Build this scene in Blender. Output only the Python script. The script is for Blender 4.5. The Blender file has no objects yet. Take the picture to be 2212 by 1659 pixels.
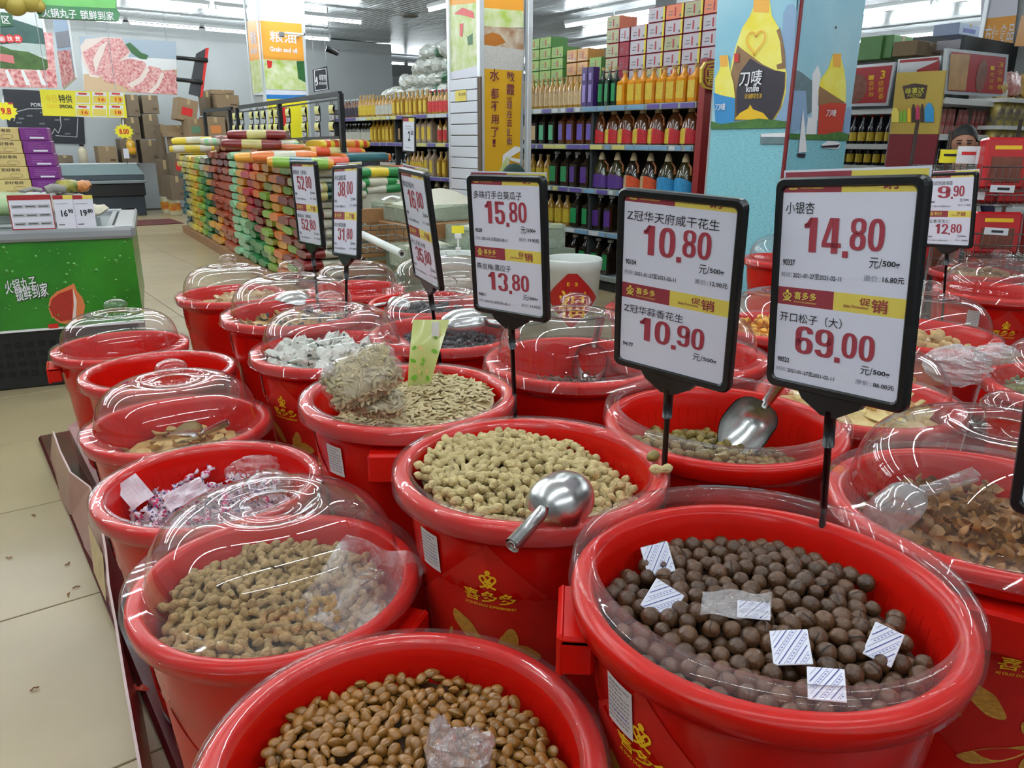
import bpy, math, random
import numpy as np
from mathutils import Vector, Matrix
C = bpy.context.scene.collection
SC = bpy.context.scene
PI = math.pi
rnd = random.Random(7)

# ------------------------------------------------------------------ camera, light, exposure
CAM_H, PITCH, ROLL, YAW, FPX = 1.35, math.radians(17.5), math.radians(0.35), math.radians(36.5), 1660.0
_fw = Vector((math.sin(YAW)*math.cos(PITCH), math.cos(YAW)*math.cos(PITCH), -math.sin(PITCH)))
_rt0 = Vector((math.cos(YAW), -math.sin(YAW), 0))
_up0 = _rt0.cross(_fw)
_rt = math.cos(ROLL)*_rt0 + math.sin(ROLL)*_up0
_up = -math.sin(ROLL)*_rt0 + math.cos(ROLL)*_up0
cam_data = bpy.data.cameras.new('camera')
cam_data.sensor_width = 36.0
cam_data.lens = 36.0*FPX/2212.0
cam_data.clip_start = 0.02
cam_data.clip_end = 100
cam = bpy.data.objects.new('camera', cam_data)
C.objects.link(cam)
cam.matrix_world = Matrix(((_rt.x, _up.x, -_fw.x, 0), (_rt.y, _up.y, -_fw.y, 0), (_rt.z, _up.z, -_fw.z, CAM_H), (0, 0, 0, 1)))
SC.camera = cam
world = bpy.data.worlds.new('store_air')
SC.world = world
world.use_nodes = True
world.node_tree.nodes['Background'].inputs[0].default_value = (0.80, 0.88, 1.0, 1)
world.node_tree.nodes['Background'].inputs[1].default_value = 0.30
TUBE_STRENGTH = 76.0
SC.view_settings.view_transform = 'Standard'
SC.view_settings.look = 'None'
SC.view_settings.gamma = 1.0
SC.view_settings.use_curve_mapping = False
SC.view_settings.exposure = 0.12
SC.cycles.max_bounces = 8
SC.cycles.transparent_max_bounces = 40
SC.cycles.sample_clamp_indirect = 6.0

# ------------------------------------------------------------------ sight lines (photo pixel -> point on a plane of the store)
def ray(x, y):
    return _rt*((x-1106)/FPX) - _up*((y-829.5)/FPX) + _fw
def PX(x, y, X):
    d = ray(x, y); return Vector((0, 0, CAM_H)) + d*(X/d.x)
def PY(x, y, Y):
    d = ray(x, y); return Vector((0, 0, CAM_H)) + d*(Y/d.y)
def PZ(x, y, z):
    d = ray(x, y); return Vector((0, 0, CAM_H)) + d*((z-CAM_H)/d.z)
def to_px(p):
    q = Vector(p) - Vector((0, 0, CAM_H)); w = q.dot(_fw)
    return 1106+FPX*q.dot(_rt)/w, 829.5-FPX*q.dot(_up)/w

# ------------------------------------------------------------------ materials
def lin(c):
    return tuple(((v/255)/12.92 if v/255 <= 0.04045 else ((v/255+0.055)/1.055)**2.4) for v in c[:3])
_mats = {}
def mat(name, col, rough=0.5, metal=0.0, noise=0.0, nscale=20.0, bump=0.0, bscale=60.0, coat=0.0, vary=0.0, emit=0.0, stretch=None, spec=None, col2=None):
    if name in _mats: return _mats[name]
    m = bpy.data.materials.new(name); m.use_nodes = True
    nt = m.node_tree; N = nt.nodes; L = nt.links
    b = N['Principled BSDF']
    c = lin(col)
    b.inputs['Base Color'].default_value = (*c, 1)
    b.inputs['Roughness'].default_value = rough
    b.inputs['Metallic'].default_value = metal
    if coat: b.inputs['Coat Weight'].default_value = coat; b.inputs['Coat Roughness'].default_value = 0.08
    if spec is not None: b.inputs['Specular IOR Level'].default_value = spec
    src = None
    if noise or bump or col2:
        tc = N.new('ShaderNodeTexCoord'); mp = N.new('ShaderNodeMapping')
        L.new(tc.outputs['Object'], mp.inputs[0])
        if stretch: mp.inputs['Scale'].default_value = stretch
    if noise or col2:
        n = N.new('ShaderNodeTexNoise'); n.inputs['Scale'].default_value = nscale; n.inputs['Detail'].default_value = 4
        L.new(mp.outputs[0], n.inputs['Vector'])
        r = N.new('ShaderNodeMapRange'); r.inputs[1].default_value = 0.3; r.inputs[2].default_value = 0.7
        L.new(n.outputs['Fac'], r.inputs[0])
        mx = N.new('ShaderNodeMix'); mx.data_type = 'RGBA'
        c2 = lin(col2) if col2 else tuple(v*(1-noise) for v in c)
        mx.inputs[6].default_value = (*c, 1); mx.inputs[7].default_value = (*c2, 1)
        L.new(r.outputs[0], mx.inputs[0]); src = mx.outputs[2]
    if vary:
        oi = N.new('ShaderNodeObjectInfo'); hs = N.new('ShaderNodeHueSaturation')
        r2 = N.new('ShaderNodeMapRange'); r2.inputs[3].default_value = 1-vary; r2.inputs[4].default_value = 1+vary*0.7
        L.new(oi.outputs['Random'], r2.inputs[0]); L.new(r2.outputs[0], hs.inputs['Value'])
        if src: L.new(src, hs.inputs['Color'])
        else: hs.inputs['Color'].default_value = (*c, 1)
        src = hs.outputs[0]
    if src: L.new(src, b.inputs['Base Color'])
    if bump:
        n2 = N.new('ShaderNodeTexNoise'); n2.inputs['Scale'].default_value = bscale; n2.inputs['Detail'].default_value = 3
        L.new(mp.outputs[0], n2.inputs['Vector'])
        bp = N.new('ShaderNodeBump'); bp.inputs['Strength'].default_value = bump; bp.inputs['Distance'].default_value = 0.004
        L.new(n2.outputs['Fac'], bp.inputs['Height']); L.new(bp.outputs[0], b.inputs['Normal'])
    if emit:
        b.inputs['Emission Color'].default_value = (*c, 1); b.inputs['Emission Strength'].default_value = emit
    _mats[name] = m
    return m

def clear_mat(name, haze, tint=(1, 1, 1), gloss=0.05, base=0.05, edge=0.85, power=3.0, hazecol=(0.9, 0.88, 0.9), bump=0.0, bscale=20):
    """thin clear plastic: transparent sheet, mirror reflection rising towards grazing view, some scuffed haze"""
    m = bpy.data.materials.new(name); m.use_nodes = True
    nt = m.node_tree; N = nt.nodes; L = nt.links
    N.remove(N['Principled BSDF']); out = N['Material Output']
    tr = N.new('ShaderNodeBsdfTransparent'); tr.inputs[0].default_value = (*tint, 1)
    gl = N.new('ShaderNodeBsdfGlossy'); gl.inputs['Roughness'].default_value = gloss
    df = N.new('ShaderNodeBsdfDiffuse'); df.inputs[0].default_value = (*hazecol, 1)
    lw = N.new('ShaderNodeLayerWeight'); lw.inputs['Blend'].default_value = 0.5
    pw = N.new('ShaderNodeMath'); pw.operation = 'POWER'; pw.inputs[1].default_value = power
    L.new(lw.outputs['Facing'], pw.inputs[0])
    mr = N.new('ShaderNodeMapRange'); mr.inputs[3].default_value = base; mr.inputs[4].default_value = edge
    L.new(pw.outputs[0], mr.inputs[0])
    tc = N.new('ShaderNodeTexCoord'); ns = N.new('ShaderNodeTexNoise'); ns.inputs['Scale'].default_value = 9; ns.inputs['Detail'].default_value = 6
    L.new(tc.outputs['Object'], ns.inputs['Vector'])
    hz = N.new('ShaderNodeMapRange'); hz.inputs[1].default_value = 0.35; hz.inputs[2].default_value = 0.75; hz.inputs[3].default_value = haze*0.5; hz.inputs[4].default_value = haze*1.5
    L.new(ns.outputs['Fac'], hz.inputs[0])
    m1 = N.new('ShaderNodeMixShader'); m2 = N.new('ShaderNodeMixShader')
    L.new(hz.outputs[0], m1.inputs[0]); L.new(tr.outputs[0], m1.inputs[1]); L.new(df.outputs[0], m1.inputs[2])
    L.new(mr.outputs[0], m2.inputs[0]); L.new(m1.outputs[0], m2.inputs[1]); L.new(gl.outputs[0], m2.inputs[2])
    if bump:
        n2 = N.new('ShaderNodeTexNoise'); n2.inputs['Scale'].default_value = bscale; n2.inputs['Detail'].default_value = 4
        L.new(tc.outputs['Object'], n2.inputs['Vector'])
        bp = N.new('ShaderNodeBump'); bp.inputs['Strength'].default_value = bump; bp.inputs['Distance'].default_value = 0.02
        L.new(n2.outputs['Fac'], bp.inputs['Height']); L.new(bp.outputs[0], gl.inputs['Normal'])
    L.new(m2.outputs[0], out.inputs[0])
    _mats[name] = m
    return m

RED = mat('red_plastic', (206, 22, 12), 0.22, noise=0.12, nscale=6, bump=0.04, bscale=40, spec=0.28)
CLEAR = clear_mat('clear_lid_plastic', 0.035, gloss=0.012, base=0.075, edge=0.75, power=3.0)
CLEARF = clear_mat('scuffed_clear_plastic', 0.045, gloss=0.05, base=0.045, edge=0.5, power=3.6, hazecol=(0.9, 0.82, 0.82))
FILM = clear_mat('crinkled_film', 0.03, gloss=0.05, base=0.08, edge=0.6, power=2.2, bump=0.5, bscale=40)
FILMW = clear_mat('milky_film', 0.24, gloss=0.15, base=0.14, edge=0.7, power=1.6, bump=0.9, bscale=40, hazecol=(0.93, 0.87, 0.88))
BLACK = mat('black_plastic', (16, 17, 19), 0.32, bump=0.03)
PAPER = mat('white_card', (226, 228, 240), 0.55, noise=0.05, nscale=8)
INK = mat('black_ink', (22, 22, 28), 0.6)
PRICE = mat('price_red_ink', (158, 52, 66), 0.6)
WINE = mat('wine_red_print', (146, 50, 62), 0.5)
YEL = mat('soft_yellow_print', (228, 208, 92), 0.5)
GOLDINK = mat('gold_yellow_ink', (236, 190, 30), 0.4)
STEEL = mat('stainless_steel', (206, 206, 204), 0.27, 1.0, bump=0.04, bscale=200)
WHITEP = mat('white_plastic', (228, 230, 226), 0.4, noise=0.04)
STICK = mat('sticker_paper', (214, 212, 206), 0.6, noise=0.06)
GREYT = mat('grey_small_print', (120, 120, 128), 0.7)
BLUEP = mat('blue_stamp_ink', (70, 70, 160), 0.6)

# ------------------------------------------------------------------ mesh builder
class MB:
    def __init__(s): s.V = []; s.F = []; s.M = []; s.S = []
    def add(s, V, F, mi=0, sm=False, T=None):
        o = len(s.V)
        if T is not None: V = [T @ Vector(v) for v in V]
        s.V += [tuple(v) for v in V]
        s.F += [tuple(i+o for i in f) for f in F]
        s.M += [mi]*len(F); s.S += [sm]*len(F)
        return s
    def box(s, lo, hi, mi=0, T=None):
        x0, y0, z0 = lo; x1, y1, z1 = hi
        V = [(x0,y0,z0),(x1,y0,z0),(x1,y1,z0),(x0,y1,z0),(x0,y0,z1),(x1,y0,z1),(x1,y1,z1),(x0,y1,z1)]
        F = [(0,3,2,1),(4,5,6,7),(0,1,5,4),(1,2,6,5),(2,3,7,6),(3,0,4,7)]
        return s.add(V, F, mi, False, T)
    def rbox(s, lo, hi, b=0.004, mi=0, T=None):
        """chamfered box"""
        c = [(lo[i]+hi[i])/2 for i in range(3)]; h = [(hi[i]-lo[i])/2 for i in range(3)]
        b = min(b, min(h)*0.9)
        V = []; idx = {}
        for a in range(3):
            for sx in (-1, 1):
                for sy in (-1, 1):
                    for sz in (-1, 1):
                        sg = (sx, sy, sz)
                        idx[(a, sg)] = len(V)
                        V.append(tuple(c[i]+sg[i]*(h[i]-(0 if i == a else b)) for i in range(3)))
        F = []
        for a in range(3):
            u, v = [(1, 2), (0, 2), (0, 1)][a]
            for sa in (-1, 1):
                q = []
                for su, sv in ((-1,-1),(1,-1),(1,1),(-1,1)):
                    sg = [0,0,0]; sg[a] = sa; sg[u] = su; sg[v] = sv; q.append(idx[(a, tuple(sg))])
                if (sa > 0) == (a == 1): q = q[::-1]
                F.append(tuple(q))
        for a in range(3):
            u, v = [(1, 2), (0, 2), (0, 1)][a]
            for su in (-1, 1):
                for sv in (-1, 1):
                    q = []
                    for fa, sa in ((u, -1), (u, 1), (v, 1), (v, -1)):
                        sg = [0,0,0]; sg[a] = sa; sg[u] = su; sg[v] = sv; q.append(idx[(fa, tuple(sg))])
                    F.append(tuple(q))
        for sx in (-1, 1):
            for sy in (-1, 1):
                for sz in (-1, 1):
                    F.append(tuple(idx[(a, (sx, sy, sz))] for a in range(3)))
        return s.add(V, F, mi, False, T)
    def lathe(s, P, n=32, mi=0, sm=True, T=None, arc=None):
        V = []; F = []
        a0, a1 = arc if arc else (0, 2*PI); m = n if not arc else n+1
        for r, z in P:
            for i in range(m):
                a = a0+(a1-a0)*i/n; V.append((r*math.cos(a), r*math.sin(a), z))
        for j in range(len(P)-1):
            for i in range(n):
                k = (i+1) % m
                F.append((j*m+i, j*m+k, (j+1)*m+k, (j+1)*m+i))
        return s.add(V, F, mi, sm, T)
    def disc(s, r, z, n=24, mi=0, T=None):
        return s.add([(r*math.cos(2*PI*i/n), r*math.sin(2*PI*i/n), z) for i in range(n)], [tuple(range(n))], mi, False, T)
    def tube(s, pts, r, n=8, mi=0, T=None, cap=True, sm=True):
        pts = [Vector(p) for p in pts]; V = []; F = []
        rr = r if isinstance(r, (list, tuple)) else [r]*len(pts)
        ref = None
        for i, p in enumerate(pts):
            d = (pts[min(i+1, len(pts)-1)]-pts[max(i-1, 0)]).normalized()
            if ref is None: ref = Vector((0, 0, 1)) if abs(d.z) < 0.9 else Vector((1, 0, 0))
            a = d.cross(ref).normalized(); b = d.cross(a).normalized(); ref = -d.cross(a) if False else ref
            for k in range(n):
                t = 2*PI*k/n; V.append(p+a*math.cos(t)*rr[i]+b*math.sin(t)*rr[i])
        for i in range(len(pts)-1):
            for k in range(n):
                F.append((i*n+k, i*n+(k+1) % n, (i+1)*n+(k+1) % n, (i+1)*n+k))
        if cap:
            F.append(tuple(range(n))); F.append(tuple(reversed(range((len(pts)-1)*n, len(pts)*n))))
        return s.add(V, F, mi, sm, T)
    def grid(s, fn, nu, nv, mi=0, sm=True, T=None, closeu=False):
        V = [fn(i/nu, j/nv) for j in range(nv+1) for i in range(nu+(0 if closeu else 1))]
        w = nu if closeu else nu+1
        F = [(j*w+i, j*w+(i+1) % w, (j+1)*w+(i+1) % w, (j+1)*w+i) for j in range(nv) for i in range(nu)]
        return s.add(V, F, mi, sm, T)
    def quad(s, a, b, c, d, mi=0): return s.add([a, b, c, d], [(0, 1, 2, 3)], mi)
    def poly(s, P, y=0.0, mi=0, T=None, th=0.0):
        """flat outline in local x,z at depth y (facing -y)"""
        n = len(P)
        if th:
            V = [(p[0], y, p[1]) for p in P]+[(p[0], y+th, p[1]) for p in P]
            F = [tuple(range(n)), tuple(reversed(range(n, 2*n)))]+[(i, (i+1) % n, n+(i+1) % n, n+i) for i in range(n)]
            return s.add(V, F, mi, False, T)
        return s.add([(p[0], y, p[1]) for p in P], [tuple(range(n))], mi, False, T)
    def rect(s, x0, x1, z0, z1, y=0.0, mi=0, T=None):
        return s.poly([(x0, z0), (x1, z0), (x1, z1), (x0, z1)], y, mi, T)
    def stroke(s, P, w, y=0.0, mi=0, T=None):
        for a, b in zip(P[:-1], P[1:]):
            dx, dz = b[0]-a[0], b[1]-a[1]; l = math.hypot(dx, dz) or 1e-6; nx, nz = -dz/l*w/2, dx/l*w/2
            s.poly([(a[0]+nx, a[1]+nz), (a[0]-nx, a[1]-nz), (b[0]-nx, b[1]-nz), (b[0]+nx, b[1]+nz)], y, mi, T)
        return s
    def text(s, body, x0, x1, z0, z1, y=0.0, mi=0, T=None, bold=0.0, fn=None, shear=0.0):
        V, F = text_mesh(body, bold)
        W = [((x0+(x1-x0)*u+shear*(z1-z0)*v), y, z0+(z1-z0)*v) for u, v in V]
        if fn: W = [fn(*w) for w in W]
        return s.add(W, F, mi, False, T)
    def build(s, name, mats, parent=None, T=None):
        me = bpy.data.meshes.new(name)
        me.from_pydata(s.V, [], s.F)
        me.polygons.foreach_set('material_index', s.M); me.polygons.foreach_set('use_smooth', s.S)
        for m in (mats if isinstance(mats, (list, tuple)) else [mats]): me.materials.append(m)
        me.update()
        o = bpy.data.objects.new(name, me); C.objects.link(o)
        if parent: o.parent = parent
        if T is not None: o.matrix_basis = T
        return o

def heavy_digit(ch):
    """condensed poster numerals, unit box, as outlines"""
    P = []
    def ring(cx, cz, rx, rz, tx, tz, a0=0, a1=360, n=20, ex=2.6):
        def pt(a, u, v): c, s_ = math.cos(a), math.sin(a); return (cx+u*math.copysign(abs(c)**(2/ex), c), cz+v*math.copysign(abs(s_)**(2/ex), s_))
        for i in range(n):
            a, b = [math.radians(a0+(a1-a0)*k/n) for k in (i, i+1)]
            P.append([pt(a, rx, rz), pt(b, rx, rz), pt(b, rx-tx, rz-tz), pt(a, rx-tx, rz-tz)])
    def R(x0, z0, x1, z1): P.append([(x0, z0), (x1, z0), (x1, z1), (x0, z1)])
    tx, tz = 0.33, 0.125
    if ch == '0': ring(0.5, 0.5, 0.5, 0.5, tx, tz)
    elif ch == '1': R(0.42, 0, 0.82, 1); P.append([(0.42, 0.70), (0.42, 0.86), (0.12, 0.82), (0.12, 0.70)]); P.append([(0.12, 0.74), (0.42, 0.74), (0.60, 1.0), (0.42, 1.0)])
    elif ch == '8': ring(0.5, 0.745, 0.48, 0.255, tx*0.92, 0.10); ring(0.5, 0.275, 0.5, 0.275, tx, 0.11)
    elif ch == '3': ring(0.5, 0.745, 0.48, 0.255, tx*0.92, 0.11, -80, 180); ring(0.5, 0.275, 0.5, 0.275, tx, 0.12, 80, -180)
    elif ch == '2': ring(0.5, 0.70, 0.5, 0.30, tx, 0.12, -25, 180); P.append([(0, 0), (0.36, 0), (0.95, 0.58), (0.66, 0.64)]); R(0, 0, 0.98, 0.14)
    elif ch == '5': R(0.04, 0.87, 0.94, 1); R(0.04, 0.45, 0.36, 0.95); ring(0.5, 0.32, 0.5, 0.32, tx, 0.12, 125, -180)
    elif ch == '6': ring(0.5, 0.30, 0.5, 0.30, tx, 0.11); ring(0.5, 0.70, 0.5, 0.30, tx, 0.12, 10, 180); R(0, 0.28, tx, 0.72)
    elif ch == '9': ring(0.5, 0.70, 0.5, 0.30, tx, 0.11); ring(0.5, 0.30, 0.5, 0.30, tx, 0.12, -170, 0); R(1-tx, 0.28, 1, 0.72)
    elif ch == '4': R(0.50, 0, 0.84, 1); R(0, 0.17, 1.0, 0.30); P.append([(0, 0.30), (0.24, 0.30), (0.62, 1.0), (0.36, 1.0)])
    else: R(0.02, 0.86, 0.98, 1); P.append([(0.2, 0), (0.56, 0), (0.98, 0.86), (0.64, 0.86)])
    return [[(x, z) for x, z in q] for q in P]
def heavy(mb, body, x0, x1, z0, z1, y, mi):
    n = len(body); w = (x1-x0)/n; g = w*0.10
    for k, ch in enumerate(body):
        for q in heavy_digit(ch): mb.add([(x0+k*w+g/2+px*(w-g), y, z0+pz*(z1-z0)) for px, pz in q], [(0, 1, 2, 3)], mi)
_tc = {}
def text_mesh(body, bold=0.0):
    bold = min(bold, 0.012 if any(ord(c) > 0x2E80 for c in body) else 0.03)
    k = (body, bold)
    if k in _tc: return _tc[k]
    cu = bpy.data.curves.new('t', 'FONT'); cu.body = body; cu.offset = bold; cu.resolution_u = 3
    ob = bpy.data.objects.new('t', cu); me = ob.to_mesh()
    V = [(v.co.x, v.co.y) for v in me.vertices]; F = [tuple(p.vertices) for p in me.polygons]
    ob.to_mesh_clear(); bpy.data.objects.remove(ob); bpy.data.curves.remove(cu)
    if not V: V = [(0, 0), (1, 0), (1, 1)]; F = [(0, 1, 2)]
    xs = [v[0] for v in V]; ys = [v[1] for v in V]
    w = max(xs)-min(xs) or 1; h = max(ys)-min(ys) or 1
    V = [((x-min(xs))/w, (y-min(ys))/h) for x, y in V]
    _tc[k] = (V, F)
    return _tc[k]

def tag(o, label=None, cat=None, group=None, kind=None):
    if label: o['label'] = label
    if cat: o['category'] = cat
    if group: o['group'] = group
    if kind: o['kind'] = kind
    return o
def empty(name, T=None, label=None, cat=None, group=None, kind=None):
    o = bpy.data.objects.new(name, None); C.objects.link(o); o.empty_display_size = 0.05
    if T is not None: o.matrix_world = T
    return tag(o, label, cat, group, kind)
def TR(x=0, y=0, z=0, rz=0, rx=0, ry=0, s=1.0):
    return Matrix.Translation((x, y, z)) @ Matrix.Rotation(rz, 4, 'Z') @ Matrix.Rotation(ry, 4, 'Y') @ Matrix.Rotation(rx, 4, 'X') @ Matrix.Scale(s, 4)
def copy_tree(o, T, label=None, group=None):
    def cp(a, par):
        b = a.copy(); C.objects.link(b)
        if par: b.parent = par
        for ch in kids.get(a, []): cp(ch, b)
        return b
    kids = {}
    def walk(a):
        kids[a] = list(a.children)
        for c in kids[a]: walk(c)
    walk(o)
    r = cp(o, None); r.matrix_world = T
    if label: r['label'] = label
    if group: r['group'] = group
    return r
class Proto:
    """first call places the master, later calls copy it"""
    def __init__(s, o): s.o = o; s.used = False
    def put(s, T, label, group=None):
        if not s.used:
            s.used = True; s.o.matrix_world = T; s.o['label'] = label
            if group: s.o['group'] = group
            return s.o
        return copy_tree(s.o, T, label, group)
def frame(o, xdir, zdir):
    """matrix whose local -y faces the viewer, x to the right, z up"""
    x = Vector(xdir).normalized(); z = Vector(zdir).normalized(); y = z.cross(x).normalized(); z = x.cross(y)
    return Matrix(((x.x, y.x, z.x, o[0]), (x.y, y.y, z.y, o[1]), (x.z, y.z, z.z, o[2]), (0, 0, 0, 1)))

# ------------------------------------------------------------------ the setting
FLOOR = mat('floor_tile_glaze', (176, 158, 122), 0.28, noise=0.14, nscale=2.2, bump=0.02, bscale=8, vary=0.05)
GROUT = mat('floor_grout', (86, 80, 68), 0.8)
fl = MB(); fl.box((-8, -6, -0.06), (26.2, 26.2, -0.006)); floor = fl.build('floor', GROUT); tag(floor, kind='structure')
ft = MB().rbox((0, 0, -0.02), (0.794, 0.794, 0.0), 0.0015).build('floor_tile', FLOOR, floor)
first = True
for i in range(-2, 7):
    for j in range(0, 21):
        x, y = -0.14+0.8*i, 0.05+0.8*j
        if i > 4 and j < 4: continue
        if first: o = ft; first = False
        else: o = ft.copy(); C.objects.link(o)
        o.location = (x, y, rnd.uniform(-0.0008, 0.0))
WALLW = mat('white_wall_paint', (172, 176, 176), 0.7, noise=0.12, nscale=1.2)
w = MB().box((-8, 17.4, 0), (9.3, 17.6, 3.5)).build('wall_back', WALLW); tag(w, kind='structure')
w = MB().box((-8.2, -6, 0), (-8, 18, 3.55)).build('wall_left', WALLW); tag(w, kind='structure')
w = MB().box((26, -6, 0), (26.2, 26.2, 3.55)).build('wall_right', WALLW); tag(w, kind='structure')
w = MB().box((-8, -6.2, 0), (26, -6, 3.55)).build('wall_front', WALLW); tag(w, kind='structure')
w = MB().box((-8, 26, 0), (26.2, 26.2, 3.55)).build('wall_far', WALLW); tag(w, kind='structure')
cl = MB().box((-8.2, -6.2, 3.56), (26.2, 26.2, 3.62)).build('ceiling', mat('ceiling_seam', (120, 122, 124), 0.6)); tag(cl, kind='structure')
CEIL = mat('ceiling_panel_metal', (206, 210, 212), 0.28, 0.25, noise=0.05, nscale=3, bump=0.25, bscale=12, stretch=(1, 14, 1), vary=0.06)
cp_ = MB().rbox((0.004, 0.004, 0), (1.196, 0.596, 0.03), 0.006)
for k in range(1, 12): cp_.box((k*0.1-0.004, 0.02, -0.003), (k*0.1+0.004, 0.58, 0.0))
cpo = cp_.build('ceiling_panel', CEIL, cl)
first = True
for i in range(0, 14):
    for j in range(0, 20):
        x, y = 0.6+1.2*i, 6.0+0.6*j
        if y > 17.0 and x < 9: continue
        if first: o = cpo; first = False
        else: o = cpo.copy(); C.objects.link(o)
        o.location = (x, y, 3.525)
# the rest of the ceiling, not in view, joined
rest = MB()
for (x0, x1, y0, y1) in ((-8, 26, -6, 5.99), (-8, 0.59, 6, 17.4), (17.4, 26, 6, 26), (9.3, 17.4, 18, 26)):
    rest.box((x0, y0, 3.53), (x1, y1, 3.555))
rest.build('ceiling_sheet', CEIL, cl)

# fluorescent tubes
TUBEM = mat('lit_tube', (240, 250, 255), 0.4, emit=TUBE_STRENGTH)
BATT = mat('batten_white', (206, 210, 210), 0.4)
lt = empty('tube_light', None, 'x', 'light')
MB().rbox((-0.61, -0.028, 0.035), (0.61, 0.028, 0.095), 0.006).box((-0.60, -0.012, -0.012), (-0.575, 0.012, 0.04)).box((0.575, -0.012, -0.012), (0.60, 0.012, 0.04)).build('batten', BATT, lt)
MB().tube([(-0.575, 0, 0), (0.575, 0, 0)], 0.016, 10).build('glass_tube', TUBEM, lt)
ltp = Proto(lt)
G1 = 'ceiling tubes in rows running across the store'; L1 = 'lit white fluorescent tube hung in long rows under panelled ceiling'
G2 = 'ceiling tubes in lines running down the aisles'; L2 = 'lit fluorescent tube in a line that runs along the oil aisle'
G3 = 'tubes of the rows over the buckets'; L3 = 'lit fluorescent tube above the red buckets'
NTH = ['first', 'second', 'third', 'fourth', 'fifth', 'sixth', 'seventh', 'eighth', 'ninth', 'tenth', 'eleventh']
for Y, x0, n in ((15.9, -4.4, 9), (13.33, -4.4, 9)):
    for k in range(n):
        ltp.put(TR(x0+1.29*k+(0.6 if Y > 15 else 0.05), Y, 3.3), 'lit white tube, %s from the left in the %s row before the back wall' % (NTH[k], 'farther' if Y > 15 else 'nearer'), G1)
for Y in (10.6, 8.0, 5.4, 2.8, 0.2, -2.4):
    for k in range(7):
        x = -3.6+1.29*k
        ltp.put(TR(x+0.3, Y, 3.3), L3, G3)
for X, ya, yb in ((6.8, 10.1, 11.5), (9.6, 0.3, 11.5), (12.2, 0, 14), (15.55, 2, 14)):
    y = yb-0.65; k = 0
    while y > ya:
        ltp.put(TR(X, y, 3.3, PI/2), 'lit tube, %s from the far end of the %s line over the right aisles' % (NTH[k], {6.8: 'leftmost', 9.6: 'second', 12.2: 'third', 15.55: 'rightmost'}[X]), G2); y -= 1.29; k += 1
for k in range(7): ltp.put(TR(10.2+1.29*k, 19.5, 3.3), 'lit tube, %s from the left in the hall beyond the back wall' % NTH[k], 'tubes of the far hall')
# ------------------------------------------------------------------ bucket display
RISE = mat('wrapped_riser', (92, 26, 30), 0.25, noise=0.3, nscale=5, coat=0.4)
def platform(name, lo, hi, label):
    tag(MB().rbox(lo, hi, 0.01).build(name, RISE), label, 'platform')
platform('display_riser', (0.66, -0.6, 0.0), (2.12, 1.80, 0.205), 'high red film-wrapped riser under the nearest open nut buckets')
platform('display_riser', (0.66, 1.82, 0.0), (2.12, 2.98, 0.150), 'middle red film-wrapped riser under the domed buckets behind the seed bucket')
platform('display_riser', (0.76, 3.0, 0.0), (2.16, 4.1, 0.050), 'low red riser under the far end of the bucket display')
platform('display_riser', (0.21, -0.6, 0.0), (0.64, 4.0, 0.030), 'low red film-wrapped pallet under the row of buckets along the aisle')
platform('display_riser', (2.14, -0.2, 0.0), (5.3, 3.15, 0.12), 'red riser under the buckets behind the right price sign')

def body_r(z): return 0.172+0.047*(z/0.52)
DECR = mat('decal_red_paper', (198, 30, 18), 0.45, noise=0.15, nscale=30)
DECD = mat('decal_dark_red', (170, 14, 16), 0.4)
GOLDPIC = mat('gold_nut_print', (216, 160, 66), 0.4, noise=0.35, nscale=90, stretch=(1, 1, 3))
bb = MB()
prof = [(0.0, 0.004), (0.160, 0.004), (0.172, 0.0)]
prof += [(body_r(z), z) for z in (0.02, 0.2, 0.30, 0.405)] + [(body_r(0.41)+0.004, 0.412), (body_r(0.5)+0.004, 0.50), (0.226, 0.522)]
prof += [(0.240, 0.522), (0.2455, 0.526), (0.2495, 0.550), (0.247, 0.557), (0.240, 0.5605), (0.227, 0.560), (0.221, 0.554), (0.2175, 0.535), (0.2145, 0.52)]
prof += [(body_r(z)-0.006, z) for z in (0.45, 0.3, 0.1, 0.02)] + [(0.150, 0.012), (0.0, 0.012)]
bb.lathe(prof, 72)
# moulded ribs inside
for k in range(60):
    a = 2*PI*k/60
    T = Matrix.Rotation(a, 4, 'Z')
    bb.add([(0.2145, -0.0015, 0.52), (0.2145, 0.0015, 0.52), (0.2045, 0.0015, 0.40), (0.2045, -0.0015, 0.40), (0.2125, 0, 0.515), (0.2030, 0, 0.41)], [(0, 4, 5, 3), (1, 2, 5, 4), (0, 1, 4), (2, 3, 5)], 0, False, T)
body_mesh = bb.build('bucket_shell', RED)
bm = body_mesh.data; bpy.data.objects.remove(body_mesh)
hb = MB()
hb.rbox((0.218, -0.062, 0.455), (0.262, -0.050, 0.510), 0.004).rbox((0.218, 0.050, 0.455), (0.262, 0.062, 0.510), 0.004)
hb.rbox((0.218, -0.062, 0.498), (0.262, 0.062, 0.512), 0.004).rbox((0.254, -0.062, 0.450), (0.266, 0.062, 0.514), 0.005)
_h = hb.build('handle', RED); hm = _h.data; bpy.data.objects.remove(_h)

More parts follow.
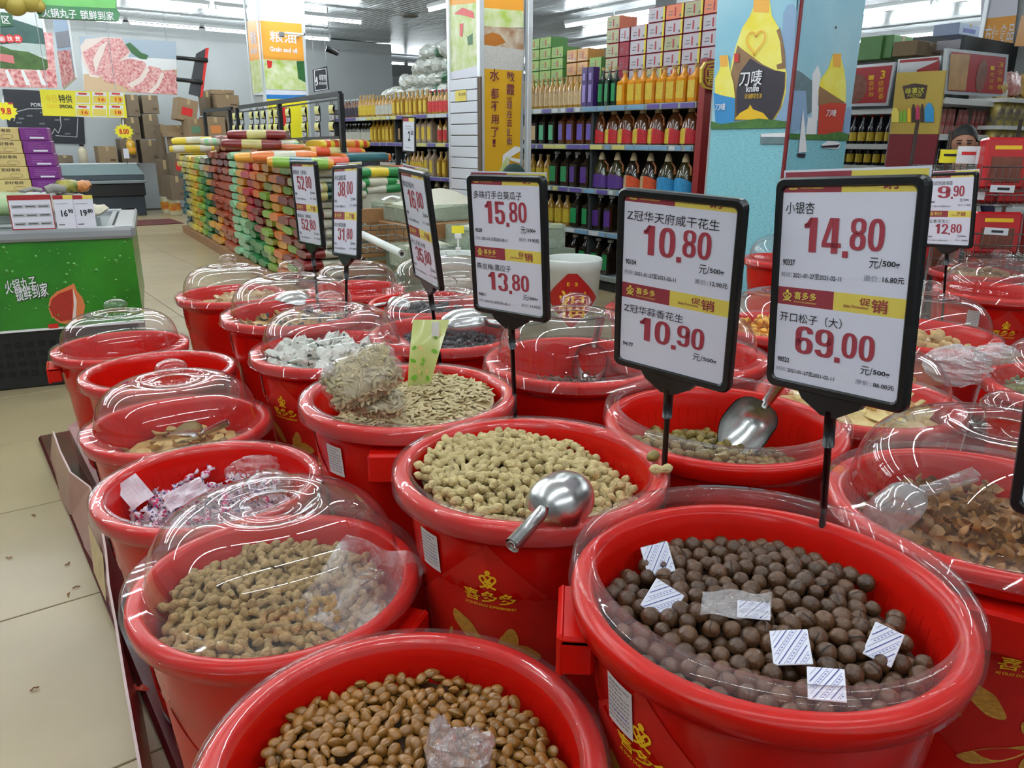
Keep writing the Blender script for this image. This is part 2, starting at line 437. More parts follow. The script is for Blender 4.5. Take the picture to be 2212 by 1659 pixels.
def onbody(th, out=0.0015):
    def fn(x, y, z):
        r = body_r(z)+out+(0.0045 if z > 0.41 else 0); a = th+x/r
        return (r*math.cos(a), r*math.sin(a), z)
    return fn
def knot_logo(m, cx, cz, s, fn, mi):
    def P(pts): 
        m.add([fn(cx+p[0]*s, 0, cz+p[1]*s) for p in pts], [tuple(range(len(pts)))], mi)
    P([(0.15*math.cos(2*PI*k/12), 0.44+0.15*math.sin(2*PI*k/12)) for k in range(12)])
    def ST(pts, w):
        for a, b in zip(pts[:-1], pts[1:]):
            dx, dz = b[0]-a[0], b[1]-a[1]; l = math.hypot(dx, dz); nx, nz = -dz/l*w/2, dx/l*w/2
            P([(a[0]+nx, a[1]+nz), (a[0]-nx, a[1]-nz), (b[0]-nx, b[1]-nz), (b[0]+nx, b[1]+nz)])
    for sg in (-1, 1):
        ST([(sg*-0.05, -0.1), (sg*0.12, 0.1), (sg*0.22, 0.24), (sg*0.36, 0.22), (sg*0.42, 0.06), (sg*0.3, -0.1), (sg*0.05, -0.36), (sg*-0.02, -0.42)], 0.115)
        ST([(sg*0.16, -0.02), (sg*-0.02, -0.2), (sg*-0.2, -0.38), (sg*-0.42, -0.44)], 0.11)
        ST([(sg*0.02, 0.28), (sg*0.22, 0.24)], 0.08)
        ST([(sg*0.0, 0.06), (sg*0.2, -0.14)], 0.06)
def decal(parent, th, dz=0.07):
    fn = onbody(th, 0.0008)
    d = MB(); n = 12; R = 0.178
    V = []; F = []
    for j in range(n+1):
        for i in range(n+1):
            u = (i/n-0.5)*R*1.414; v = (j/n-0.5)*R*1.414
            V.append(fn((u-v)*0.7071*1.05, 0, 0.265+dz+(u+v)*0.7071*0.98))
    V = [v for v in V]
    F = [(j*(n+1)+i, j*(n+1)+i+1, (j+1)*(n+1)+i+1, (j+1)*(n+1)+i) for j in range(n) for i in range(n)]
    d.add(V, F, 0, True)
    o = d.build('paper_diamond', [DECR], parent)
    g = MB(); f2 = onbody(th, 0.0022)
    knot_logo(g, 0, 0.372+dz, 0.034, f2, 0)
    g.text('喜多多', -0.046, 0.046, 0.325+dz, 0.351+dz, 0, 0, None, 0.022, f2)
    g.text('XI DUO DUO SUPERMARKET', -0.046, 0.046, 0.3155+dz, 0.3205+dz, 0, 0, None, 0.02, f2)
    g.build('lettering', [GOLDINK], o)
    q = MB(); f3 = onbody(th, 0.0018)
    def blob(cx, cz, rx, rz, rot, tip=0.0):
        pts = []
        for k in range(20):
            t = 2*PI*k/20; r = 1+tip*max(0, math.cos(t))**6+0.05*math.sin(5*t)
            x, z = rx*r*math.cos(t), rz*r*math.sin(t)
            pts.append(f3(cx+x*math.cos(rot)-z*math.sin(rot), 0, cz+dz+x*math.sin(rot)+z*math.cos(rot)))
        q.add(pts, [tuple(range(20))], 0)
    blob(-0.048, 0.262, 0.036, 0.016, 2.4+PI, 0.2)
    blob(0.030, 0.245, 0.026, 0.017, 1.3, 0.35); blob(0.055, 0.228, 0.028, 0.017, -0.3, 0.1); blob(0.030, 0.225, 0.022, 0.018, 0)
    blob(-0.02, 0.16, 0.045, 0.015, 0.4, 0.5); blob(0.05, 0.14, 0.03, 0.018, -0.6, 0.2)
    blob(-0.085, 0.235, 0.012, 0.004, 1.2); blob(-0.080, 0.222, 0.010, 0.003, 0.2)
    q.build('nut_picture', [GOLDPIC], o)
def sticker(parent, th, z0=0.425, w=0.05, h=0.07, stamp=True, tilt=0.0):
    fn = onbody(th, 0.003); fn2 = onbody(th, 0.0042)
    d = MB()
    d.grid(lambda u, v: fn((u-0.5)*w+tilt*(v-0.5)*h, 0, z0+v*h-tilt*(u-0.5)*w), 4, 4, 0)
    o = d.build('price_sticker', [STICK], parent)
    g = MB(); r = random.Random(int(th*100))
    for k in range(9):
        zz = z0+h*(0.90-0.095*k); x0 = -w*0.42; x1 = w*(0.42 if k != 1 else 0.2)
        x = x0
        while x < x1-0.003:
            l = r.uniform(0.002, 0.007)
            g.add([fn2(a+tilt*(zz-z0-h/2), 0, b-tilt*a) for a, b in ((x, zz), (min(x+l, x1), zz), (min(x+l, x1), zz+0.0018), (x, zz+0.0018))], [(0, 1, 2, 3)], 1 if (stamp and k == 6) else 0)
            x += l+0.0014
    g.build('small_print', [GREYT, BLUEP], o)

BK = {}
def bucket(key, X, Y, zr, label, handles=(), dec=None, stick=None, s=1.0, sz=None):
    o = empty('bucket', TR(X, Y, zr-0.56*s, s=s), label, 'bucket', 'red supermarket buckets')
    a = bpy.data.objects.new('shell', bm); C.objects.link(a); a.parent = o
    for th in handles:
        h = bpy.data.objects.new('handle', hm); C.objects.link(h); h.parent = o; h.rotation_euler = (0, 0, th)
    if dec is not None:
        for t in (dec if isinstance(dec, (list, tuple)) else [dec]): decal(o, t)
    if stick is not None:
        for t in (stick if isinstance(stick, (list, tuple)) else [stick]): sticker(o, t, **(sz or {}))
    BK[key] = (X, Y, zr, s, o)
    return o
def th_px(key_or, px, z=0.3, r=None):
    X, Y, zr = key_or; best = None
    to = math.atan2(-Y, -X)
    for k in range(-88, 89, 2):
        a = to+math.radians(k); r_ = r or body_r(z)
        p = to_px((X+r_*math.cos(a), Y+r_*math.sin(a), zr-0.56+z))
        e = abs(p[0]-px)
        if best is None or e < best[0]: best = (e, a)
    return best[1]
POS = dict(A=(0.35, 0.69, 0.635), B=(0.782, 0.505, 0.80), C=(0.381, 1.213, 0.608), D=(0.802, 1.025, 0.787), E=(1.266, 0.960, 0.790), F=(1.305, 0.450, 0.79),
           G=(0.824, 1.520, 0.787), H=(0.405, 1.705, 0.605), I=(0.455, 2.20, 0.588), J=(0.530, 2.745, 0.60), K=(0.510, 3.300, 0.572), L=(1.075, 3.70, 0.656),
           M=(0.985, 2.66, 0.76), N=(0.940, 2.225, 0.725), O=(1.37, 1.56, 0.775), P=(1.30, 2.13, 0.75), Q=(1.70, 3.66, 0.62), R=(1.62, 2.80, 0.70))
def tp(k, px, z=0.3): return th_px(POS[k], px, z)
bucket('A', *POS['A'], 'open red bucket nearest the camera, filled with flat brown apricot kernels', dec=[tp('A', 1330, 0.4)])
bucket('B', *POS['B'], 'open red bucket of round brown macadamia nuts with a clear rim', handles=[th_px(POS['B'], 1225, 0.45, 0.25)], dec=[tp('B', 1395, 0.34)], stick=[tp('B', 1350, 0.42)])
bucket('C', *POS['C'], 'red bucket of light roasted peanuts under the nearest clear dome lid', handles=[th_px(POS['C'], 892, 0.45, 0.25)-0.1], dec=[tp('C', 330, 0.25)-0.2])
bucket('D', *POS['D'], 'red bucket heaped with pale peanuts in the shell, a steel scoop on top', dec=[tp('D', 1060, 0.33)], stick=[tp('D', 942, 0.42)])
bucket('E', *POS['E'], 'red bucket with greenish brown broad nuts and an upright steel scoop', dec=[tp('E', 1545, 0.33)])
bucket('F', *POS['F'], 'domed red bucket of cracked brown shells behind the macadamia bucket', dec=[tp('F', 2190, 0.3)], handles=[th_px(POS['F'], 2100, 0.45, 0.25)])
bucket('G', *POS['G'], 'red bucket of beige melon seeds with sealed seed bags on top', handles=[tp('G', 865, 0.45)], dec=[tp('G', 700, 0.33)], stick=[tp('G', 735, 0.42)])
bucket('H', *POS['H'], 'open red bucket of pink and white wrapped candies', stick=[tp('H', 236, 0.42)])
bucket('I', *POS['I'], 'domed red bucket of thin yellow chips, along the aisle', stick=[tp('I', 222, 0.42)])
bucket('J', *POS['J'], 'open empty-looking red bucket between two domed ones on the aisle')
bucket('K', *POS['K'], 'farthest red bucket of the aisle row, domed and nearly empty', handles=[th_px(POS['K'], 116, 0.45, 0.25), th_px(POS['K'], 396, 0.45, 0.25)])
bucket('L', *POS['L'], 'domed red bucket at the far corner holding pale dried slices', dec=[tp('L', 400, 0.2)])
bucket('M', *POS['M'], 'domed red bucket of dark and yellow dried mushrooms', stick=[tp('M', 506, 0.42)])
bucket('N', *POS['N'], 'domed red bucket of white paper sachets', dec=[tp('N', 622, 0.35)], stick=[tp('N', 575, 0.42)])
bucket('O', *POS['O'], 'domed red bucket of shredded brown dried meat with a standing scoop')
bucket('P', *POS['P'], 'domed red bucket of black raisins with a large scoop inside')
bucket('Q', *POS['Q'], 'domed red bucket at the far end below the two narrow price signs')
bucket('R', *POS['R'], 'half covered red bucket of black prunes')
RP = {'a': (1.83, 0.98, 0.73), 'b': (1.80, 1.53, 0.73), 'c': (2.50, 1.66, 0.70), 'd': (2.35, 2.12, 0.70), 'e': (3.90, 2.62, 0.72), 'f': (3.82, 1.48, 0.72), 'g': (2.72, 1.26, 0.72), 'h': (2.46, 0.68, 0.72), 'i': (4.75, 1.95, 0.66), 'j': (3.30, 1.95, 0.68)}
bucket('a', *RP['a'], 'domed red bucket of pale yellow slices partly hidden by the right price sign')
bucket('b', *RP['b'], 'domed red bucket behind the middle price sign')
bucket('c', *RP['c'], 'domed red bucket of gold wrapped sweets left of the largest sign', stick=[th_px(RP['c'], 1640, 0.42)])
bucket('d', *RP['d'], 'domed red bucket of pale dried chunks between the two large signs')
bucket('e', *RP['e'], 'farthest red bucket in front of the blue advertising pillar')
bucket('f', *RP['f'], 'domed red bucket with gold logo near the wire racks', dec=[th_px(RP['f'], 2158, 0.33)], stick=[th_px(RP['f'], 2098, 0.42)])
bucket('g', *RP['g'], 'red bucket of beige puffs with a plastic bag hanging over it', dec=[th_px(RP['g'], 1950, 0.25)])
bucket('h', *RP['h'], 'domed red bucket of green seeds at the right edge', dec=[th_px(RP['h'], 2205, 0.3)])
bucket('i', *RP['i'], 'far domed red bucket behind the small right price sign')
bucket('j', *RP['j'], 'domed red bucket of white pieces behind the largest sign')

# clear rims
def ring_mesh(raised):
    m = MB()
    if raised: m.lathe([(0.2195, -0.004), (0.218, 0.022), (0.221, 0.029), (0.245, 0.030), (0.2505, 0.024), (0.2535, -0.002)], 72)
    else: m.lathe([(0.2150, -0.010), (0.2185, 0.003), (0.221, 0.0045), (0.246, 0.0045), (0.2525, 0.000), (0.254, -0.030)], 72)
    o = m.build('clear_rim', CLEARF); me = o.data; bpy.data.objects.remove(o); return me
RU, RF = ring_mesh(True), ring_mesh(False)
def crim(k, raised, label, tilt=(0, 0)):
    X, Y, zr, s, _ = BK[k]
    o = bpy.data.objects.new('clear_cover', RU if raised else RF); C.objects.link(o)
    o.matrix_world = TR(X, Y, zr, rx=tilt[0], ry=tilt[1], s=s)
    tag(o, label, 'rim cover', 'clear plastic rim covers')
crim('B', True, 'raised clear plastic ring on the macadamia bucket', (0.02, 0.015))
crim('D', False, 'clear plastic rim cover on the heaped peanut bucket')
crim('E', True, 'raised clear plastic ring on the bucket of greenish nuts', (0.0, 0.01))
crim('G', False, 'clear plastic rim cover on the melon seed bucket')
crim('H', False, 'clear plastic rim cover on the candy bucket')
crim('J', False, 'clear plastic rim cover on the empty aisle bucket')
crim('A', False, 'thin clear rim cover on the apricot kernel bucket')

# dome lids
def lid_meshes(hd=0.118):
    d = MB()
    pr = [(0.2145, 0.004), (0.213, 0.016), (0.2105, 0.020)]
    for k in range(1, 15):
        t = PI/2*k/14; pr.append((0.085+0.1255*math.cos(t)**0.85, 0.020+(hd-0.02)*math.sin(t)**1.0))
    pr += [(0.083, hd-0.001), (0.080, hd-0.005), (0.050, hd-0.0055), (0.046, hd-0.004)]
    d.lathe(pr, 96); o = d.build('dome', CLEAR); a = o.data; bpy.data.objects.remove(o)
    f = MB(); f.lathe([(0.2145, 0.003), (0.218, 0.001), (0.246, 0.001), (0.2525, -0.003), (0.2545, -0.026), (0.257, -0.028)], 96)
    o = f.build('flange', CLEARF); b = o.data; bpy.data.objects.remove(o)
    k = MB(); z = hd
    k.lathe([(0.050, z-0.006), (0.036, z-0.002), (0.033, z+0.008), (0.035, z+0.020), (0.043, z+0.028), (0.044, z+0.034), (0.036, z+0.046), (0.020, z+0.053), (0.0, z+0.055)], 12)
    o = k.build('knob', CLEAR); c = o.data; bpy.data.objects.remove(o)
    return a, b, c
LID = lid_meshes(0.125)
def lid(k, label, dx=0, dy=0, dz=0.004, rx=0, ry=0, s=None):
    X, Y, zr, ss, _ = BK[k]; s = s or ss
    o = empty('dome_lid', TR(X+dx, Y+dy, zr+dz, rx=rx, ry=ry, s=s, rz=rnd.uniform(0, 6)), label, 'lid', 'clear dome lids')
    for n, me in zip(('dome', 'flange', 'knob'), LID):
        a = bpy.data.objects.new(n, me); C.objects.link(a); a.parent = o
lid('C', 'clear dome lid over the nearest roasted peanuts', dz=0.022, rx=0.0, ry=0.0)
lid('I', 'clear dome lid over the yellow chips by the aisle')
lid('K', 'clear dome lid on the farthest bucket of the aisle row')
lid('L', 'clear dome lid over the pale slices at the far corner')
lid('M', 'clear dome lid over the dried mushrooms')
lid('N', 'clear dome lid over the white sachets')
lid('O', 'clear dome lid over the shredded dried meat')
lid('P', 'clear dome lid over the black raisins')
lid('Q', 'clear dome lid on the far bucket below the narrow signs')
lid('R', 'tilted clear dome lid resting askew on the prune bucket', dx=0.09, dy=0.03, dz=0.055, rx=0.02, ry=0.20)
lid('F', 'large clear dome lid over the cracked brown shells at the right', dz=0.012)
lid('a', 'clear dome lid over pale yellow slices behind the greenish nuts')
lid('b', 'clear dome lid behind the middle large sign')
lid('c', 'clear dome lid over the gold wrapped sweets')
lid('d', 'clear dome lid over the pale chunks between the large signs')
lid('e', 'clear dome lid in front of the blue pillar')
lid('f', 'clear dome lid near the wire racks on the gold-logo bucket')
lid('g', 'clear dome lid over the beige puffs')
lid('h', 'clear dome lid at the right edge over green seeds')
lid('i', 'clear dome lid behind the small right price sign')
lid('j', 'clear dome lid over white pieces behind the largest sign')

# cardboard tray edge by the aisle
CB = mat('pink_wrapped_cardboard', (176, 118, 112), 0.35, noise=0.3, nscale=6, coat=0.3)
CBE = mat('cardboard_edge', (222, 205, 200), 0.6)
tray = empty('cardboard_tray', TR(0, 0, 0), 'torn pink film-wrapped cardboard side of the display pallet along the aisle', 'tray')
def wallstrip(pts, name, th=0.006):
    m = MB()
    for (b0, t0), (b1, t1) in zip(pts[:-1], pts[1:]):
        o = Vector((th, 0, 0))
        m.add([b0, b1, t1, t0], [(0, 1, 2, 3)], 0); m.add([b0+o, b1+o, t1+o, t0+o], [(3, 2, 1, 0)], 0)
        m.add([t0, t1, t1+o, t0+o], [(0, 1, 2, 3)], 1)
    m.add([pts[-1][0], pts[-1][0]+Vector((th, 0, 0)), pts[-1][1]+Vector((th, 0, 0)), pts[-1][1]], [(0, 1, 2, 3)], 1)
    return m.build(name, [CB, CBE], tray)
tops = [(306, 1700), (268, 1480), (246, 1340), (232, 1262), (226, 1190), (212, 1110), (192, 1052), (150, 1020), (128, 975), (113, 932)]
zt = [0.16, 0.17, 0.18, 0.19, 0.195, 0.20, 0.205, 0.21, 0.215, 0.22]
bots = [(330, 1700), (300, 1520), (262, 1400), (236, 1312), (214, 1262), (178, 1190), (150, 1120), (130, 1075), (118, 1030), (108, 1000)]
wallstrip([(PZ(*b, 0.002), PZ(*t, z)) for b, t, z in zip(bots, tops, zt)], 'side_panel')
e = MB(); a0, a1 = PZ(206, 1062, 0.03), PZ(170, 1000, 0.03); b0, b1 = PZ(200, 1045, 0.05), PZ(146, 920, 0.2)
c0 = PZ(185, 900, 0.21)
e.add([a0, a1, b1, c0, PZ(205, 925, 0.2), PZ(215, 1060, 0.05)], [(0, 1, 2, 3, 4, 5)], 0)
e.build('end_flap', [CB, CBE], tray)
pr = MB(); f = mat('cartoon_face_print', (214, 186, 138), 0.5, noise=0.2, nscale=30)
a = PZ(192, 1130, 0.17); b = PZ(225, 1200, 0.165); c = PZ(232, 1300, 0.06); d = PZ(205, 1235, 0.06)
n_ = Vector((-0.003, 0, 0))
pr.add([a+n_, b+n_, c+n_, d+n_], [(0, 1, 2, 3)], 0); pr.build('printed_patch', [f], tray)
# bits on the floor
FILM2 = mat('torn_orange_film', (206, 70, 40), 0.3)
tag(MB().grid(lambda u, v: (0.045*(u-0.5)*(1.2-v), 0.03*(v-0.5), 0.004+0.008*math.sin(5*u)*math.cos(7*v)), 6, 4).build('film_scrap', [FILM2], None, TR(*PZ(296, 1490, 0.033))), 'scrap of torn orange film inside the tray edge', 'litter')
lm = MB().grid(lambda u, v: (0.012*math.cos(PI*u)*math.sin(PI*(0.1+0.8*v)), 0.006*math.sin(PI*u), 0.003+0.002*math.cos(PI*v)), 6, 5).build('husk', mat('husk_brown', (150, 104, 60), 0.6))
hp = lm
for i, (x, y, lb) in enumerate(((165, 1270, 'white seed lying on the floor by the tray'), (150, 1285, 'orange brown husk on the floor near the white seed'), (20, 1205, 'dark husk on the floor tile at the left edge'), (145, 1219, 'small husk in the middle of the floor tile'), (72, 1115, 'tiny dark crumb on the tile seam'), (75, 1490, 'brown crumb on the nearest floor tile'))):
    o = hp if i == 0 else hp.copy()
    if i: C.objects.link(o)
    o.matrix_world = TR(*PZ(x, y, 0.001), rz=i*1.3); tag(o, lb, 'litter', 'bits fallen on the floor')
# ------------------------------------------------------------------ goods in the buckets
def relax(P, r, zf, wallr, it=50, cx=0, cy=0, pull=0.3):
    P = np.array(P); n = len(P)
    for k in range(it):
        d = P[:, None, :]-P[None, :, :]; D = np.sqrt((d**2).sum(-1))+np.eye(n)
        ov = np.clip(2*r-D, 0, None); np.fill_diagonal(ov, 0)
        P = P+0.35*(d/D[..., None]*ov[..., None]).sum(1)*0.6
        z = zf(P[:, 0], P[:, 1]); P[:, 2] = np.where(P[:, 2] > z, z+(P[:, 2]-z)*(1-pull), P[:, 2]); P[:, 2] = np.maximum(P[:, 2], z-3.2*r)
        rr = np.hypot(P[:, 0], P[:, 1]); lim = wallr(P[:, 2])-r
        s = np.where(rr > lim, lim/np.maximum(rr, 1e-6), 1); P[:, 0] *= s; P[:, 1] *= s
    return P
def wr(s=1.0): return lambda z: s*(0.209+0.09*z)     # inner radius against height below the rim (rim = 0)
def fill(k, n, r, zf, layers=(0, -1), seed=1, it=50, mask=None, wall=None):
    g = np.random.default_rng(seed); P = []
    for L in range(len(layers)):
        m = int(n*(0.55 if L == 0 else 0.45/(len(layers)-1))) if len(layers) > 1 else n
        a = g.uniform(0, 2*np.pi, m); q = 0.19*np.sqrt(g.uniform(0, 1, m))
        x, y = q*np.cos(a), q*np.sin(a); P += list(zip(x, y, zf(x, y)+layers[L]*r*1.5+g.uniform(-.3, .3, m)*r))
    P = np.array(P)
    if mask is not None: P = P[mask(P[:, 0], P[:, 1])]
    return relax(P, r, zf, wall or wr(), it)
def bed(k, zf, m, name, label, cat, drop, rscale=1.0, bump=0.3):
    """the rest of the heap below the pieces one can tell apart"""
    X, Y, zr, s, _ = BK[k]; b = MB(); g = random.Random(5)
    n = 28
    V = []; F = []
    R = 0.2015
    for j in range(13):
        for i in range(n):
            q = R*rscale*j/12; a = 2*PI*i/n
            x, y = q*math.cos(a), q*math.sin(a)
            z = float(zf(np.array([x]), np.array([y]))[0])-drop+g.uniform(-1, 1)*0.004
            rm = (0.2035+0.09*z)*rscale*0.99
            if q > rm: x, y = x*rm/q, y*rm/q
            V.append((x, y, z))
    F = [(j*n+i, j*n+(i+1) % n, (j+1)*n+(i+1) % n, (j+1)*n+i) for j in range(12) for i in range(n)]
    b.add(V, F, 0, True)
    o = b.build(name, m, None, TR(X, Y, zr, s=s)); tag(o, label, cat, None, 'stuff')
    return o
def scatter(k, P, meshes, name, label, cat, group, flat=0.0, seed=3, scale=(0.9, 1.1), orient=None, flatten=None):
    X, Y, zr, s, _ = BK[k]; g = random.Random(seed)
    for p in P:
        o = bpy.data.objects.new(name, g.choice(meshes)); C.objects.link(o)
        rz = g.uniform(0, 2*PI); rx = g.gauss(0, 1-flat)*1.3; ry = g.gauss(0, 1-flat)*1.0
        o.matrix_world = TR(X+p[0]*s, Y+p[1]*s, zr+p[2]*s, rz=rz, rx=rx, ry=ry, s=g.uniform(*scale)*s)
        tag(o, label, cat, group)
def one_mesh(mb, name, mats):
    o = mb.build(name, mats); me = o.data; bpy.data.objects.remove(o); return me
def hfun(c, sx=0, sy=0, dome=0.0, wob=0.004, seed=0, mx=0, my=0):
    return lambda x, y: c+sx*x+sy*y+dome*(1-((x-mx)**2+(y-my)**2)/0.04)+wob*np.sin(31*x+seed)*np.cos(27*y+seed*2)

# macadamia
MAC = mat('macadamia_shell', (92, 62, 38), 0.38, noise=0.4, nscale=70, bump=0.35, bscale=200, vary=0.3)
DARK = mat('dark_slit', (28, 16, 10), 0.7)
KERN = mat('cream_kernel', (226, 200, 150), 0.5)
def mac_mesh(v):
    m = MB(); lon = [0.0, 0.17]+[0.17+(2*PI-0.17)*i/15 for i in range(1, 15)]
    n = len(lon); nl = 11; V = []; R = 0.0122
    for j in range(nl):
        t = PI*(j+0.5)/nl
        for i, a in enumerate(lon):
            r = R*(1+0.02*math.sin(3*a+v)+0.015*math.sin(5*t+v))
            V.append((r*math.sin(t)*math.cos(a), r*math.cos(t), r*math.sin(t)*math.sin(a)))
    tp_, bt = len(V), len(V)+1; V += [(0, R, 0), (0, -R*1.05, 0)]
    F = []; M = []
    for j in range(nl-1):
        for i in range(n):
            F.append((j*n+i, (j+1)*n+i, (j+1)*n+(i+1) % n, j*n+(i+1) % n)); M.append(1 if i == 0 and 1 <= j <= 7 and v != 3 else 0)
    for i in range(n):
        F.append((tp_, i, (i+1) % n)); M.append(0); F.append((bt, (nl-1)*n+(i+1) % n, (nl-1)*n+i)); M.append(0)
    m.add(V, F, 0, True); m.M = M
    return one_mesh(m, 'macadamia', [MAC, DARK])
macs = [mac_mesh(v) for v in range(4)]
zB = hfun(-0.044, 0.0, 0.03, 0.012, 0.005, 1)
P = fill('B', 440, 0.0122, zB, (0, -1.2), 11, 60)
P = P[np.argsort(-P[:, 2]+zB(P[:, 0], P[:, 1]))][:300]
scatter('B', P, macs, 'macadamia_nut', 'round brown macadamia nut with a sawn slit, in the open bucket with the clear ring', 'nut', 'macadamia nuts in the bucket', 0.0, 4, (0.88, 1.12))
bed('B', zB, mat('macadamia_gap_shade', (58, 38, 24), 0.8, noise=0.5, nscale=60), 'nut_bed', 'brown macadamia nuts deeper in the bucket', 'nuts', 0.030)  # bed painted darker than the shells: shade of the gaps is in its colour

# peanuts
PEAN = mat('peanut_shell', (216, 194, 138), 0.72, noise=0.38, nscale=110, bump=1.0, bscale=240, vary=0.14, stretch=(0.5, 1, 1))
PEAN2 = mat('roasted_peanut_shell', (184, 152, 98), 0.72, noise=0.38, nscale=110, bump=1.0, bscale=240, vary=0.14, stretch=(0.5, 1, 1))
def pean_mesh(v, m_):
    m = MB(); L = (0.045, 0.038, 0.049, 0.026)[v]; n = 10; K = 12; V = []
    for j in range(K+1):
        u = j/K; x = (u-0.5)*L
        e = math.sqrt(max(0.0, 1-(2*u-1)**6))
        if v == 3: r = 0.0092*math.sqrt(max(0.0, 1-(2*u-1)**2))
        else: r = e*(0.0080-0.0018*math.cos(4*PI*u))*(1.0+0.18*(v-1)*(u-0.5))
        if j in (0, K): r = 0.0012
        bend = 0.004*(v-1)*math.sin(PI*u)
        for i in range(n):
            a = 2*PI*i/n; rr = r*(1+0.05*(i % 2)); V.append((x, rr*math.cos(a)+bend, rr*math.sin(a)))
    F = [(j*n+i, j*n+(i+1) % n, (j+1)*n+(i+1) % n, (j+1)*n+i) for j in range(K) for i in range(n)]
    F += [tuple(range(n-1, -1, -1)), tuple(range(K*n, K*n+n))]
    m.add(V, F, 0, True); return one_mesh(m, 'peanut', [m_])
pn = [pean_mesh(v, PEAN) for v in range(4)]; pn2 = [pean_mesh(v, PEAN2) for v in range(4)]
zD = hfun(-0.030, -0.06, 0.10, 0.022, 0.006, 2, -0.05, 0.05)
P = fill('D', 620, 0.0098, zD, (0, -1.0), 21, 50)
P = P[np.argsort(-P[:, 2]+zD(P[:, 0], P[:, 1]))]; REST_D = P[300:520]; P = P[:300]
scatter('D', P, pn, 'peanut', 'pale unshelled peanut heaped in the open bucket with the scoop', 'peanut', 'pale peanuts in the open bucket', 0.55, 5, (0.76, 0.98))
bed('D', zD, mat('peanut_gap_shade', (128, 106, 70), 0.9, noise=0.5, nscale=60), 'peanut_bed', 'pale peanuts deeper in the open bucket', 'peanuts', 0.026)  # darker peanut colour stands in for the shade between the pods
zC = hfun(-0.055, 0.0, 0.05, 0.03, 0.006, 3, 0.0, 0.02)
P = fill('C', 560, 0.0100, zC, (0, -1.0), 22, 50)
P = P[np.argsort(-P[:, 2]+zC(P[:, 0], P[:, 1]))]; REST_C = P[300:480]; P = P[:300]
scatter('C', P, pn2, 'roasted_peanut', 'roasted unshelled peanut under the nearest dome lid', 'peanut', 'roasted peanuts under the dome', 0.55, 6, (0.80, 1.0))
bed('C', zC, mat('roasted_peanut_gap_shade', (112, 84, 48), 0.9, noise=0.5, nscale=60), 'peanut_bed', 'roasted peanuts deeper under the dome', 'peanuts', 0.026)  # shade below the roasted pods is put into this darker bed colour
for (x, y, z, lb, me) in ((1428, 1012, 0.80, 'single peanut lying on the rim beside the sign stake', pn[0]),):
    o = bpy.data.objects.new('peanut', me); C.objects.link(o); o.matrix_world = TR(*PZ(x, y, z), rz=-0.4); tag(o, lb, 'peanut')

# apricot kernels
KER = mat('kernel_brown', (142, 96, 38), 0.30, noise=0.28, nscale=40, bump=0.15, bscale=120, vary=0.22, coat=0.15)
SEAM = mat('kernel_seam', (160, 120, 66), 0.6)
def ker_mesh(v):
    m = MB(); n = 16; V = []; F = []; M = []
    def rad(a): 
        r = 0.0125*(1-0.12*abs(math.sin(a)))
        if v != 2: r *= 1+0.22*math.exp(-(min(a, 2*PI-a)/0.32)**2)
        return r
    rings = [(1.0, 0.0), (0.93, 0.32), (0.72, 0.66), (0.4, 0.90), (0.12, 1.0)]
    H = 0.0064+0.0006*v
    for sg in (1, -1):
        for q, h in rings:
            for i in range(n):
                a = 2*PI*i/n; r = rad(a)*q; V.append((r*math.cos(a), r*math.sin(a)*0.88, sg*(h*H+(0.0006 if q == 1 else 0))))
    o = 5*n
    for b in (0, o):
        for j in range(4):
            for i in range(n):
                k = (i+1) % n; q = (b+j*n+i, b+j*n+k, b+(j+1)*n+k, b+(j+1)*n+i); F.append(q if b == 0 else q[::-1]); M.append(0)
        c = tuple(b+4*n+i for i in range(n)); F.append(c if b == 0 else c[::-1]); M.append(0)
    for i in range(n):
        k = (i+1) % n; F.append((o+i, o+k, k, i)); M.append(1)
    m.add(V, F, 0, True); m.M = M; return one_mesh(m, 'kernel', [KER, SEAM])
kers = [ker_mesh(v) for v in range(3)]
zA = hfun(-0.046, 0.02, 0.03, 0.012, 0.004, 4)
P = fill('A', 880, 0.0082, zA, (0, -1.0), 31, 45)
P = P[np.argsort(-P[:, 2]+zA(P[:, 0], P[:, 1])-0.02*(P[:, 1]+P[:, 0]))]; REST_A = P[300:620]; P = P[:300]
scatter('A', P, kers, 'apricot_kernel', 'flat glossy brown apricot kernel in the nearest bucket', 'kernel', 'apricot kernels in the nearest bucket', 0.52, 7, (0.76, 0.98))
bed('A', zA, mat('kernel_gap_shade', (84, 56, 28), 0.8, noise=0.5, nscale=60), 'kernel_bed', 'brown apricot kernels deeper in the nearest bucket', 'kernels', 0.022)  # darkened kernel colour paints the shade in the gaps of the heap

# greenish nuts
OLV = mat('green_nut', (120, 102, 38), 0.45, noise=0.3, nscale=50, bump=0.3, bscale=150, vary=0.35)
def ell_mesh(a, b, c, m_, name, nz=0.03, pt=0.0):
    m = MB(); n = 12; K = 9; V = []
    for j in range(1, K):
        t = PI*j/K
        for i in range(n):
            q = 2*PI*i/n; w = 1+nz*math.sin(3*q+t*2)
            V.append((a*math.cos(t), b*math.sin(t)*math.cos(q)*w, c*math.sin(t)*math.sin(q)*w))
    V += [(a*(1+pt), 0, 0), (-a*(1+pt*0.5), 0, 0)]; T = (K-1)*n
    F = [(j*n+i, j*n+(i+1) % n, (j+1)*n+(i+1) % n, (j+1)*n+i) for j in range(K-2) for i in range(n)]
    F += [(T, (i+1) % n, i) for i in range(n)]+[(T+1, (K-2)*n+i, (K-2)*n+(i+1) % n) for i in range(n)]
    m.add(V, F, 0, True); return one_mesh(m, name, [m_])
ol = [ell_mesh(0.0150, 0.0115, 0.0108, OLV, 'green_nut', 0.04), ell_mesh(0.0165, 0.011, 0.0105, OLV, 'green_nut', 0.06)]
